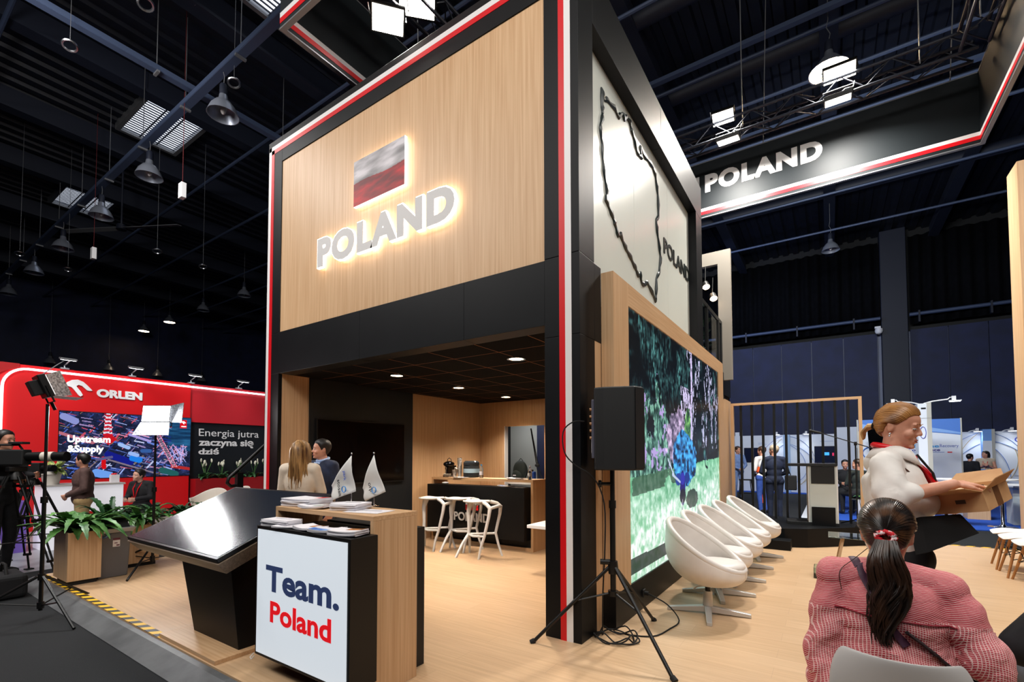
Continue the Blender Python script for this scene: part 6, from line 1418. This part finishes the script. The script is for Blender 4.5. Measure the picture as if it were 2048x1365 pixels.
def w_extra(t, J, HR):
    h = Vector(J['head'])
    b = MB(); strands(b, h, HR, (0, .93, -.38), 1.0, 190, 4, .0056, .010); b.build('combed_hair', blond_strand, t, smooth=60)
    tie = h + HR @ Vector((0, .112, -.018)); random.seed(9); b = MB()
    for i in range(26):
        a = random.uniform(0, 6.28); r = random.uniform(.0, .02); b.tube([tie + HR @ Vector((r * math.cos(a) * .5, 0, r * math.sin(a) * .5)), tie + HR @ Vector((r * math.cos(a), .03, -.015 + r * math.sin(a))), tie + HR @ Vector((r * 1.3 * math.cos(a), .045, -.05 + r * math.sin(a))), tie + HR @ Vector((r * math.cos(a), .035, -.085 + r * .5 * math.sin(a)))], [.006, .009, .008, .003], 6)
    b.build('ponytail', blond_hair, t, smooth=60); MB().tube([tie + HR @ Vector((.017 * math.cos(a * PI / 6), .006, .017 * math.sin(a * PI / 6))) for a in range(12)], .006, 6, closed=True).build('hair_tie', M['rubber'], t)
    for x in (-1, 1): MB().ell(h + HR @ Vector((x * .086, .006, -.045)), .007, None, 10, 8).ell(h + HR @ Vector((x * .087, .006, -.058)), .006, None, 10, 8).build('earring', M['chrome'], t)
    n = Vector(J['neck']); R = J['R']
    # turned-down collar, red scarf, dark strap
    rows = []
    for (rr, z, o_) in ((.074, .005, 0), (.084, .030, .0), (.108, .004, .0), (.128, -.034, .0)):
        rows.append([n + R @ Vector((rr * math.sin(a), -.012 - (rr * .95) * math.cos(a), z - .005 - .055 * max(0, math.cos(a)) * (1 if rr > .1 else .55))) for a in [(.35 + (2 * PI - .70) * i / 24) for i in range(25)]])
    MB().grid(rows).build('collar', white_cloth, t, smooth=180, solid=.006)
    red_silk = mat('red_silk', 'd2101c', .35)
    b = MB(); P = [n + R @ Vector((.069 * math.sin(a), .002 - .078 * math.cos(a), .038 - .056 * (1 + math.cos(a)) / 2)) for a in [2 * PI * i / 24 for i in range(24)]]
    b.tube(P, .012, 8, closed=True, flat=1.3); k0 = n + R @ Vector((0, -.10, -.045)); b.ell(k0, (.024, .020, .024), R, 12, 8)
    b.tube([k0, k0 + R @ Vector((-.02, -.045, -.06)), k0 + R @ Vector((-.03, -.085, -.13)), k0 + R @ Vector((-.035, -.10, -.20))], [.014, .026, .030, .016], 8, flat=.45)
    b.tube([k0, k0 + R @ Vector((.02, -.04, -.06)), k0 + R @ Vector((.03, -.08, -.15)), k0 + R @ Vector((.02, -.10, -.23))], [.014, .022, .028, .014], 8, flat=.45); b.build('red_neck_scarf', red_silk, t, smooth=60)
    MB().tube([n + R @ Vector((-.05, -.10, -.02)), n + R @ Vector((-.055, -.165, -.12)), n + R @ Vector((-.02, -.205, -.24)), n + R @ Vector((.05, -.20, -.34))], .011, 6, flat=.5).build('dark_strap', M['rubber'], t)
    # loose shirt body and rolled half sleeve of the near arm
    b = MB(); c = Vector(J['chest']); p = Vector(J['pelvis'])
    b.ell(c + R @ Vector((0, .005, .0)), (.185, .145, .19), R, 22, 14); b.ell(c.lerp(p, .5), (.178, .145, .20), R, 22, 14); b.ell(p + Vector((0, 0, .05)), (.180, .140, .10), R, 20, 12)
    b.cone(c + Vector((0, 0, .05)), n + Vector((0, 0, -.03)), .11, .066)
    for x in (-1, 1): b.ell(c + R @ Vector((x * .075, -.095, -.04)), (.085, .075, .085), R, 14, 10)
    for s in 'LR':
        sh, el, wr = Vector(J['sh' + s]), Vector(J['el' + s]), Vector(J['wr' + s]); w_ = 1 if s == 'R' else .8; b.cone(n + Vector((0, 0, -.05)), sh, .060 * w_, .066 * w_); b.cone(sh, el, .070 * w_, .068 * w_); b.cone(el, el.lerp(wr, .30), .066 * w_, .056 * w_); (b.cone(sh + R @ Vector((0, .01, -.02)), el.lerp(sh, .25) + R @ Vector((0, .03, -.01)), .062, .064), b.cone(sh, c + R @ Vector((0, .02, -.02)), .07, .11)) if s == 'R' else None
    o = b.build('loose_shirt', white_cloth, t, remesh=.009, sm=10)
    for v in o.data.vertices:
        q = v.co; v.co = q + v.normal * (.006 * math.sin(q.z * 38 + q.x * 22 + 4 * mnoise.noise(q * 5)) + .012 * mnoise.noise(q * 8))
    MB().ell(p + Vector((0, 0, -.01)), (.182, .138, .03), R, 24, 8).build('waistband', M['black_soft'], t)
person('woman in a white shirt and red scarf holding an open cardboard box', WB, J, white_cloth, black_cloth, M['black_soft'], blond_strand, M['skin'], WH, .0055, ('trunk',), None, 'cap', 1.08, None, True, .22, w_extra, 1.0, .75)
# the box and the black folder bag
def carton():
    o = Vector((2.235, .01, 1.20)); t = thing('cardboard_box', o, 'open cardboard box tilted in the hands of the standing woman', 'box')
    ux = Vector((.870, -.491, .19)).normalized(); uy = Vector((.491, .871, .17)); uy = (uy - ux * uy.dot(ux)).normalized(); uz = ux.cross(uy)
    Rm = Matrix((ux, uy, uz)).transposed().to_4x4(); L, W, H, k = .25, .31, .095, .004; card = mottled('cardboard', 'b98a5c', 'c69a6b', 10, .8)
    def box_(*a): b = MB(); b.M = Rm; b.box(*a); return b
    b = MB(); b.M = Rm
    # floor, walls slightly flared, centred on o
    b.box(-L/2, L/2, -W/2, W/2, 0, k).box(-L/2, L/2, -W/2, -W/2 + k, k, H).box(-L/2, L/2, W/2 - k, W/2, k, H).box(-L/2, -L/2 + k, -W/2 + k, W/2 - k, k, H).box(L/2 - k, L/2, -W/2 + k, W/2 - k, k, H); b.build('box', card, t, smooth=0)
    fl = lambda P: P
    def flap(A, B, out, d, up):
        b = MB(); b.M = Rm; A, B = Vector(A), Vector(B); o_ = Vector(out) * d + Vector((0, 0, up)); sh = (B - A).normalized() * .03
        P = [A, B, B + o_ - sh, A + o_ + sh]; b.hexa(P + [p + Vector((0, 0, k)) for p in P]); b.build('flap', card, t, smooth=0)
    flap((-L/2, -W/2, H), (L/2, -W/2, H), (0, -1, 0), .085, .035); flap((-L/2, W/2, H), (L/2, W/2, H), (0, 1, 0), .09, .05); flap((L/2, -W/2, H), (L/2, W/2, H), (1, 0, 0), .055, .055); flap((-L/2, -W/2, H), (-L/2, W/2, H), (-1, 0, 0), .07, .02)
    MB_ = box_(L/2, L/2 + .001, -.035, .035, 0, H); MB_.box(-L/2, L/2 + .001, -.035, .035, -.001, 0); MB_.build('packing_tape', mat('brown_tape', '7a5232', .35), t, smooth=0)
    box_(.01, .05, -W/2 - .001, -W/2, .045, .065).build('dark_print', mat('carton_print', '3a2a20', .7), t, smooth=0)
    b = MB(); b.M = Rm; random.seed(2); 
    P = [[(-L/2 + .01 + (L - .02) * i / 8, -W/2 + .01 + (W - .02) * j / 8, .070 + .016 * random.random()) for j in range(9)] for i in range(9)]; b.grid(P); b.build('paper_contents', mottled('kraft_paper', 'd0ab80', 'dfc09a', 12, .8), t, smooth=30, solid=.004)
    b = MB(); b.M = Rm
    for k_ in range(9): b.ell((random.uniform(-.10, .10), random.uniform(-.13, .12), .090), (.009, .007, .004), None, 8, 6)
    b.build('dark_sweets', M['black_gloss'], t)
carton()
t = thing('folder_bag', (2.06, -.185, 1.08), 'flat black folder bag hanging at an angle below the cardboard box', 'bag')
q = [Vector(p) - Vector((2.06, -.185, 1.08)) for p in ((1.963, -.196, 1.135), (1.977, -.30, .97), (2.19, -.16, 1.066), (2.136, -.08, 1.15))]; nn = Vector((.05, .0, .02))
MB().hexa([q[0], q[1], q[2], q[3], q[0] + nn, q[1] + nn, q[2] + nn, q[3] + nn]).build('cover', mat('folder_black', '0a0808', .8, spec=.2), t, smooth=0, bevel=.004)
MB().tube([q[1].lerp(q[2], .35) + Vector((0, -.01, .012)), q[1].lerp(q[2], .42) + Vector((0, -.01, .016))], .004, 6).build('gold_mark', mat('gold_print', 'a98a4a', .4), t); MB().tube([q[3], q[3] + Vector((-.06, .02, .14)), q[0] + Vector((-.02, .02, .28))], .007, 6).build('strap', mat('brown_strap', '4a2c20', .5), t)

# ---- the seated woman with the ponytail, seen from behind
SB = Vector((1.80, -1.0, 0)); SFd = Vector((-.04, 1, 0)).normalized(); SR = face_rot(SFd.x, SFd.y); sr = SR @ Vector((-1, 0, 0))
def S_(x, y, z): return SB + SR @ Vector((x, y, z))
J = dict(R=SR, pelvis=S_(0, 0, .56), chest=S_(0, .0, .85), neck=S_(0, .0, 1.05), head=Vector((1.818, -.955, 1.155)), shL=Vector((1.640, -1.035, .985)), shR=Vector((1.985, -1.01, .965)), elL=Vector((1.592, -1.06, .64)), elR=Vector((2.085, -1.07, .73)), wrL=S_(.12, -.34, .66), wrR=S_(-.14, -.34, .66),
         hpL=S_(.07, -.05, .53), hpR=S_(-.09, -.05, .53), knL=S_(.07, -.45, .52), knR=S_(-.10, -.45, .52), anL=S_(.08, -.42, .09), anR=S_(-.13, -.42, .09), aw=1.05)
J['neck'] = Vector((1.815, -.985, 1.045)); J['chest'] = Vector((1.812, -1.0, .83)); J['pelvis'] = Vector((1.805, -.99, .56))
def gingham():
    m = mat('red_check_cotton', 'c8434f', .85); t, n, l, b = _nt(m); tc = n.new('ShaderNodeTexCoord'); sp = n.new('ShaderNodeSeparateXYZ')
    nz = n.new('ShaderNodeTexNoise'); nz.inputs['Scale'].default_value = 7; nz.inputs['Detail'].default_value = 3
    mx = n.new('ShaderNodeVectorMath'); mx.operation = 'MULTIPLY_ADD'; mx.inputs[1].default_value = (.010, .010, .010); l.new(nz.outputs['Color'], mx.inputs[0]); l.new(tc.outputs['Object'], mx.inputs[2]); l.new(mx.outputs[0], sp.inputs[0])
    def lines(sock, f, wd):
        a = n.new('ShaderNodeMath'); a.operation = 'MULTIPLY'; a.inputs[1].default_value = f; l.new(sock, a.inputs[0]); r = n.new('ShaderNodeMath'); r.operation = 'FRACT'; l.new(a.outputs[0], r.inputs[0]); c = n.new('ShaderNodeMath'); c.operation = 'LESS_THAN'; c.inputs[1].default_value = wd; l.new(r.outputs[0], c.inputs[0]); return c.outputs[0]
    ad = n.new('ShaderNodeMath'); ad.operation = 'MULTIPLY_ADD'; ad.inputs[1].default_value = .45; l.new(sp.outputs['Y'], ad.inputs[0]); l.new(sp.outputs['X'], ad.inputs[2])
    A0 = lines(ad.outputs[0], 112, .26); zy = n.new('ShaderNodeMath'); zy.operation = 'MULTIPLY_ADD'; zy.inputs[1].default_value = .7; l.new(sp.outputs['Y'], zy.inputs[0]); l.new(sp.outputs['Z'], zy.inputs[2]); B = lines(zy.outputs[0], 140, .32)
    yk = n.new('ShaderNodeMath'); yk.operation = 'LESS_THAN'; yk.inputs[1].default_value = .872; l.new(sp.outputs['Z'], yk.inputs[0]); am = n.new('ShaderNodeMath'); am.operation = 'MULTIPLY'; l.new(A0, am.inputs[0]); l.new(yk.outputs[0], am.inputs[1]); A = am.outputs[0]
    s1 = n.new('ShaderNodeMath'); s1.operation = 'MAXIMUM'; l.new(A, s1.inputs[0]); l.new(B, s1.inputs[1])
    c = n.new('ShaderNodeMix'); c.data_type = 'RGBA'; l.new(s1.outputs[0], c.inputs[0]); c.inputs[6].default_value = lin('b83645'); c.inputs[7].default_value = lin('e8c0bc'); l.new(c.outputs[2], b.inputs['Base Color'])
    bp = n.new('ShaderNodeBump'); bp.inputs['Strength'].default_value = .6; bp.inputs['Distance'].default_value = .03; n2 = n.new('ShaderNodeTexNoise'); n2.inputs['Scale'].default_value = 9; n2.inputs['Detail'].default_value = 5; n2.inputs['Distortion'].default_value = 1.2; l.new(tc.outputs['Object'], n2.inputs['Vector']); l.new(n2.outputs[0], bp.inputs['Height']); l.new(bp.outputs[0], b.inputs['Normal'])
    return m
ging = gingham()
dark_strand = mottled('dark_blond_streaks', '150c08', '7a5030', 11, .36, (1, 1, 1), lo=.42, hi=.75)
pony_m = mottled('dark_brown_ponytail', '140b07', '3c2415', 26, .38, (1, 1, .3), lo=.35, hi=.75)
SH = face_rot(.10, 1, .05)
def s_extra(t, J, HR):
    h = Vector(J['head']); tie_l = Vector((0, .118, -.005)); tie = h + HR @ tie_l
    b = MB(); strands(b, h, HR, (0, .99, -.10), 1.04, 240, 6, .0055, .012); b.build('combed_hair', dark_strand, t, smooth=60)
    random.seed(21); b = MB()
    for i in range(170):
        a = random.uniform(0, 6.28); r = .045 * math.sqrt(random.random()); L = random.uniform(.24, .38); ph = random.uniform(-.5, .5); P = []; rr = []
        for j in range(11):
            f = j / 10; wd = .30 + 1.25 * math.sin(PI * min(1, .10 + .80 * f)) * (1 - .30 * f); sw = .026 * math.sin(f * 8 + ph + a * .3) * f
            P.append(tie + HR @ Vector((r * math.cos(a) * wd + sw, .022 + .085 * f + .022 * math.sin(PI * min(1, f * 2.2)) + r * .55 * math.sin(a) * wd - .02 * f * f, -.012 - L * f))); rr.append(.0062 * (1.0 - .8 * f ** 3))
        b.tube(P, rr, 5)
    b.build('ponytail', pony_m, t, smooth=60)
    sc = mottled('red_white_scrunchie', 'c81424', 'f0dada', 70, .7, lo=.52, hi=.56)
    b = MB(); b.tube([tie + HR @ Vector(((.026 + .004 * math.sin(a * 2.2)) * math.cos(a * PI / 12), .012, (.020 + .004 * math.sin(a * 2.2)) * math.sin(a * PI / 12))) for a in range(24)], [.010 + .003 * math.sin(a * 2.6) for a in range(24)], 8, closed=True); b.build('hair_tie', sc, t, smooth=180)
    b = MB(); h0 = h + HR @ Vector((-.0, .09, -.09))
    b.tube(spline([h + HR @ Vector((.06, .06, -.06)), h + HR @ Vector((.10, .12, -.10)), h + HR @ Vector((.145, .15, -.15)), h + HR @ Vector((.14, .16, -.22))], 5), .0014, 5); b.build('loose_strand', pony_m, t, smooth=60)
    # full shirt: trunk, yoke, puffed sleeves
    R = J['R']; c = Vector(J['chest']); p = Vector(J['pelvis']); b = MB()
    b.ell(c + R @ Vector((0, .01, .03)), (.195, .145, .17), R, 24, 14); b.ell(c.lerp(p, .45), (.205, .170, .20), R, 24, 14); b.ell(p + Vector((0, 0, .02)), (.220, .180, .17), R, 24, 14); b.ell(p + R @ Vector((.16, .02, -.02)), (.11, .15, .16), R, 16, 10); b.ell(p + R @ Vector((-.14, .02, -.02)), (.11, .15, .16), R, 16, 10)
    b.cone(c, Vector(J['neck']) + Vector((0, 0, -.06)), .10, .066)
    for s in 'LR':
        sh, el, wr = Vector(J['sh' + s]), Vector(J['el' + s]), Vector(J['wr' + s]); b.cone(Vector(J['neck']) + Vector((0, 0, -.065)), sh, .055, .070); b.cone(sh, el, .064, .072); b.cone(el, el.lerp(wr, .45), .070, .06); b.ell(sh.lerp(el, .35), (.070, .074, .09), R, 14, 10)
    o = b.build('check_shirt', ging, t, remesh=.008, sm=5)
    # soft folds pressed into the cloth
    me = o.data; me.update()
    for v in me.vertices:
        q = v.co; d = .007 * math.sin(q.z * 46 + 3 * math.sin(q.x * 14) + q.y * 9) * (1 if q.z < .86 else .35) + .012 * (mnoise.noise(q * 9) - .1)
        v.co = q + v.normal * d
    me.update()
    def hug(q):
        hit = o.ray_cast(Vector(q) + R @ Vector((0, .6, 0)), R @ Vector((0, -1, 0)))
        if not hit[0]: hit = o.closest_point_on_mesh(q)
        return Vector(hit[1]) + Vector(hit[2]) * .005
    MB().tube([hug(c + R @ Vector((.18 - .009 * i, .20, .045 - .0005 * i))) for i in range(41)], .003, 6).build('yoke_seam', mat('seam_red', '8a2030', .8), t)
    st = mat('plum_strap', '3a1830', .6); sd = mat('black_strap', '0e0a0e', .6)
    n = Vector(J['neck'])
    P = [n + R @ Vector(q) for q in ((.115, -.03, .03), (.105, .06, .03), (.085, .14, -.04), (.06, .19, -.10), (.03, .21, -.16), (.0, .22, -.22), (-.03, .22, -.27))]
    MB().tube([hug(q) for q in spline(P, 5)], .018, 8, flat=.3).build('bag_strap', st, t, smooth=60)
    P = [n + R @ Vector(q) for q in ((-.03, .22, -.215), (-.07, .22, -.25), (-.11, .22, -.29), (-.15, .20, -.33), (-.20, .18, -.37), (-.26, .05, -.42))]
    MB().tube([hug(q) for q in spline(P, 5)], .020, 8, flat=.3).build('bag_strap', sd, t, smooth=60)
    MB().tube([n + R @ Vector((.065 * math.cos(a * PI / 12), .0 + .062 * math.sin(a * PI / 12), -.018)) for a in range(24)], .014, 8, closed=True).build('collar', ging, t, smooth=180)
person('seated woman in a red checked shirt with a long dark ponytail, from behind', SB, J, ging, jeans, M['black_soft'], dark_strand, M['skin'], SH, .008, ('trunk',), None, 'cap', 1.12, None, True, .5, s_extra, 1.04)
ch_ = shell_chair((1.815, -1.03, 0), math.atan2(SFd.y, SFd.x) + PI / 2, 'pale grey shell chair under the seated ponytailed woman', 'shell chairs of the audience', mat('grey_shell', 'b9b6b4', .4)); ch_.scale = (.90, 1, .96)
# ---- person cut off at the lower right corner
PB = Vector((2.56, -.60, 0)); R = face_rot(-.3, .95); q = lambda x, y, z: PB + R @ Vector((x, y, z))
J = dict(R=R, pelvis=q(0, 0, .56), chest=q(0, 0, .86), neck=q(0, 0, 1.06), head=q(0, -.05, 1.20), shL=q(.175, .03, .90), shR=q(-.2, .03, .90), elL=Vector((2.225, -.735, .70)), elR=q(-.24, .06, .70), wrL=q(.10, -.18, .60), wrR=q(-.15, -.3, .64), hpL=q(.10, 0, .53), hpR=q(-.1, 0, .53), knL=q(.14, -.42, .52), knR=q(-.14, -.42, .52), anL=q(.14, -.42, .09), anR=q(-.14, -.42, .09), aw=1.2)
def cut_extra(t, J, HR): pass
person('seated person in a black short-sleeved top cut by the lower right corner', PB, J, black_cloth, cloth('grey_trousers', '5a6068', '6a7078'), M['black_soft'], dark_hair, M['skin'], None, .010, ('trunk', 'half'), None, 'short', 1.0, None, True, .5, cut_extra)
shell_chair((2.56, -.65, 0), math.atan2(.95, -.3) + PI / 2, 'pale shell chair under the person in black at the lower right corner', 'shell chairs of the audience', mat('grey_shell_two', 'b9b6b4', .4))

# ---- the couple behind the touch table
b_ = Vector((-3.02, -.50, 0)); J = stand_joints(b_, -.62, .78, 1.64, pose=dict(shL=(.155, .01, 1.42), shR=(-.155, .01, 1.42), elL=(.215, -.06, 1.16), wrL=(.12, -.22, 1.10), elR=(-.215, -.06, 1.16), wrR=(-.12, -.22, 1.08)))
long_hair = mottled('long_golden_hair', '4a2a14', 'c79a62', 34, .36, (1, 1, .12), lo=.35, hi=.7)
def lh(t, J, HR):
    q = lambda x, y, z: Vector(J['head']) + HR @ (Vector((x, y, z)) * J['k']); random.seed(33); b = MB()
    for i in range(190):
        a = PI * (-.08 + 1.16 * random.random()); x, y = math.cos(a), math.sin(a); L = random.uniform(.30, .43); ww = random.uniform(-.02, .02); u = random.uniform(.80, 1.15)
        b.tube([q(.03 * x, .02 + .05 * y, .122), q(.070 * x * u, .015 + .090 * y * u, .085), q(.090 * x * u, .016 + .112 * y * u, .01), q(.094 * x * u, .030 + .105 * y * u, -.12), q(.092 * x * u + ww, .050 + .085 * y * u, -.12 - L * .4), q(.080 * x * u + ww * 1.4, .062 + .070 * y * u + .01 * math.sin(i), -.10 - L * .78)], [.006, .008, .009, .008, .007, .002], 5)
    b.build('long_hair', long_hair, t, smooth=60)
person('woman with long golden hair in a cream blouse, from behind', b_, J, cloth('cream_blouse', 'd8c8b4', 'e6d8c6', 8), black_cloth, M['black_soft'], long_hair, M['skin_pale'], None, .010, ('trunk', 'up', 'fo'), None, 'cap', .9, None, True, .5, lh)
b_ = Vector((-3.38, .0, 0)); J = stand_joints(b_, .10, -1, 1.67, pose=dict(wrR=(-.12, -.25, 1.0), elR=(-.27, -.04, 1.12)))
def suit(t, J, HR):
    n = Vector(J['neck']); R = J['R']; MB().tube([n + R @ Vector((.064 * math.sin(a), -.0 - .066 * math.cos(a), .01 - .02 * math.cos(a))) for a in [2 * PI * i / 20 for i in range(20)]], .016, 8, closed=True).build('shirt_collar', mat('pale_blue_shirt', '9fb6dc', .7), t, smooth=180)
    MB().hexa([n + R @ Vector(p) for p in ((-.03, -.120, -.30), (.03, -.120, -.30), (.03, -.10, -.30), (-.03, -.10, -.30), (-.05, -.085, -.02), (.05, -.085, -.02), (.05, -.05, -.02), (-.05, -.05, -.02))]).build('shirt_front', mat('pale_blue_shirt_front', '9fb6dc', .7), t, smooth=0)
person('dark-haired man in a navy suit facing the long-haired woman', b_, J, navy_cloth, navy_cloth, M['black_soft'], dark_hair, M['skin'], face_rot(-.35, -.95), .009, ('trunk', 'up', 'fo'), None, 'short', 1.05, None, True, .5, suit)

# ---- people at the conference stands
def simple(label, base, f, h, top, legs, hair, style='short', pose=None, hf=None, extra=None, w=1.0, parts=('trunk', 'up', 'fo'), skin=None, face=True, shoe=None):
    base = Vector(base); J = stand_joints(base, f[0], f[1], h, pose=pose)
    return person(label, base, J, top, legs, shoe or M['black_soft'], hair, skin, face_rot(*hf) if hf else None, .013, parts, None, style, w, None, face, .6, extra)
def bag_on(t, J, HR):
    R = J['R']; p = Vector(J['pelvis']) + R @ Vector((-.33, .06, -.02))
    MB().tube([Vector(J['shR']) + Vector((0, 0, .05)), Vector(J['shR']) + R @ Vector((-.08, .07, -.2)), p + Vector((0, 0, .12))], .012, 6).build('shoulder_strap', M['black_soft'], t)
    MB().box(p.x - .12, p.x + .12, p.y - .07, p.y + .07, p.z - .22, p.z + .12).build('shoulder_bag', mat('bag_cloth', '0a0a0c', .8), t, smooth=0, bevel=.02)
hands_front = dict(elL=(.27, .0, 1.13), wrL=(.08, -.2, 1.02), elR=(-.27, .0, 1.13), wrR=(-.08, -.2, 1.02))
simple('grey-haired man in a navy suit with a black shoulder bag behind the slats', (.53, 9.3, -.08), (-.35, .93), 1.80, navy_cloth, navy_cloth, grey_hair, 'short', hands_front, (-.9, .5), bag_on, 1.08)
simple('man in a pale blue suit at the left end of the slatted frame', (-1.10, 15.0, -.08), (.6, -.8), 1.88, blue_suit, blue_suit, brown_hair, 'short', hands_front, (.9, -.45))
def lanyard(t, J, HR):
    n = Vector(J['neck']); R = J['R']; MB().tube([n + R @ Vector((.06, -.03, .0)), n + R @ Vector((.05, -.14, -.15)), n + R @ Vector((0, -.16, -.36)), n + R @ Vector((-.05, -.14, -.15)), n + R @ Vector((-.06, -.03, .0))], .009, 6).build('lanyard', M['red'], t)
def vest(t, J, HR):
    p = Vector(J['chest']); MB().box(p.x - .25, p.x - .02, p.y - .15, p.y + .1, p.z - .22, p.z + .02).build('orange_bag', mat('orange_bag', 'f0591c', .6), t, smooth=0, bevel=.03); lanyard(t, J, HR)
simple('man in a white top and blue trousers carrying an orange bag behind the slats', (.10, 11.0, -.08), (-.8, .6), 1.80, white_cloth, jeans, brown_hair, 'short', hands_front, (-.9, .4), vest)
seat = dict(pelvis=(0, 0, .56), chest=(0, -.02, .88), neck=(0, -.02, 1.09), head=(0, -.05, 1.23), shL=(.185, -.01, 1.02), shR=(-.185, -.01, 1.02), elL=(.24, -.06, .76), elR=(-.24, -.06, .76), wrL=(.12, -.28, .74), wrR=(-.12, -.28, .74), hpL=(.1, 0, .53), hpR=(-.1, 0, .53), knL=(.12, -.44, .52), knR=(-.12, -.44, .52), anL=(.12, -.44, .09), anR=(-.12, -.44, .09))
def stool_under(x, y, z, lb):
    t = thing('stool', (x, y, z), lb, 'stool', 'stools of the conference visitors'); MB().box(-.19, .19, -.19, .19, .40, .45).build('seat', M['black_soft'], t, smooth=0, bevel=.02)
    for sx in (-1, 1):
        for sy in (-1, 1): MB().cyl((sx * .15, sy * .15, .40), (sx * .17, sy * .17, 0), .013, n=8).build('leg', M['black_metal'], t)
simple('seated bearded man facing forward between the lectern and the microphone stand', (1.97, 12.9, -.062), (.1, -1), 1.82, black_cloth, black_cloth, dark_hair, 'short', seat); stool_under(1.97, 12.91, -.062, 'stool under the seated bearded man')
simple('seated person in a dark jacket seen from behind right of the microphone stand', (2.22, 11.4, -.062), (-.5, .85), 1.86, cloth('dark_olive', '141a16', '222a24'), black_cloth, brown_hair, 'short', seat, (-.9, .2)); stool_under(2.22, 11.41, -.062, 'stool under the person in the dark jacket')
up_hands = dict(elL=(.25, -.03, 1.12), wrL=(.04, -.20, 1.26), elR=(-.25, -.03, 1.12), wrR=(-.04, -.20, 1.24))
def badge(t, J, HR):
    lanyard(t, J, HR); p = Vector(J['pelvis']) + J['R'] @ Vector((-.05, -.16, .10)); MB().box(p.x - .06, p.x + .06, p.y - .004, p.y + .004, p.z - .06, p.z + .05).build('name_badge', mat('badge_blue', '7aa8e0', .4), t, smooth=0)
simple('dark-haired woman in a beige sleeveless top with clasped hands at the right', (5.95, 18.6, -.062), (-.25, -.97), 1.68, cloth('beige_top', 'c0ae96', 'cdbda6'), black_cloth, dark_hair, 'bob', up_hands, (-.9, -.35), badge, 1.0, ('trunk',))
simple('person in a black coat half hidden behind the white conference panel', (5.32, 17.2, -.062), (.5, .85), 1.58, black_cloth, black_cloth, dark_hair, 'short', None, (.8, .6))

# ---- people at the red stand and the cameraman
simple('person in a brown sweater and beige trousers walking past the white counter', (-8.45, -.92, -.08), (-.2, -1), 1.60, cloth('brown_sweater', '4a3430', '5c4440'), cloth('beige_trousers', 'b89a6a', 'c8aa7a'), dark_hair, 'short', hands_front, (-.75, -.6), None, 1.12)
b_ = Vector((-9.9, .34, -.08)); J = stand_joints(b_, .55, -.85, 1.70, pose=dict(seat, head=(0, -.10, 1.21)))
def smile(t, J, HR):
    lanyard(t, J, HR)
person('smiling dark-haired woman in a black jacket seated beside the white counter', b_, J, black_cloth, black_cloth, M['black_soft'], dark_hair, M['skin_pale'], face_rot(.25, -.95, .0, .2), .011, ('trunk', 'up', 'fo'), None, 'short', 1.0, None, True, .6, smile)
t = thing('stool', (-9.9, .35, -.08), 'stool under the smiling woman beside the white counter', 'stool'); MB().box(-.19, .19, -.19, .19, .40, .45).build('seat', M['plastic_white'], t, smooth=0, bevel=.02)
for sx in (-1, 1):
    for sy in (-1, 1): MB().cyl((sx * .15, sy * .15, .40), (sx * .17, sy * .17, 0), .013, n=8).build('leg', M['grey_metal'], t)
simple('dark-haired cameraman in black at the left picture edge, in profile', (-7.42, -1.99, -.08), (.80, .60), 1.90, black_cloth, black_cloth, dark_hair, 'short', dict(elL=(.24, -.08, 1.18), wrL=(.14, -.26, 1.20), elR=(-.26, -.06, 1.16), wrR=(-.16, -.26, 1.16)), (RIGHT.x, RIGHT.y))
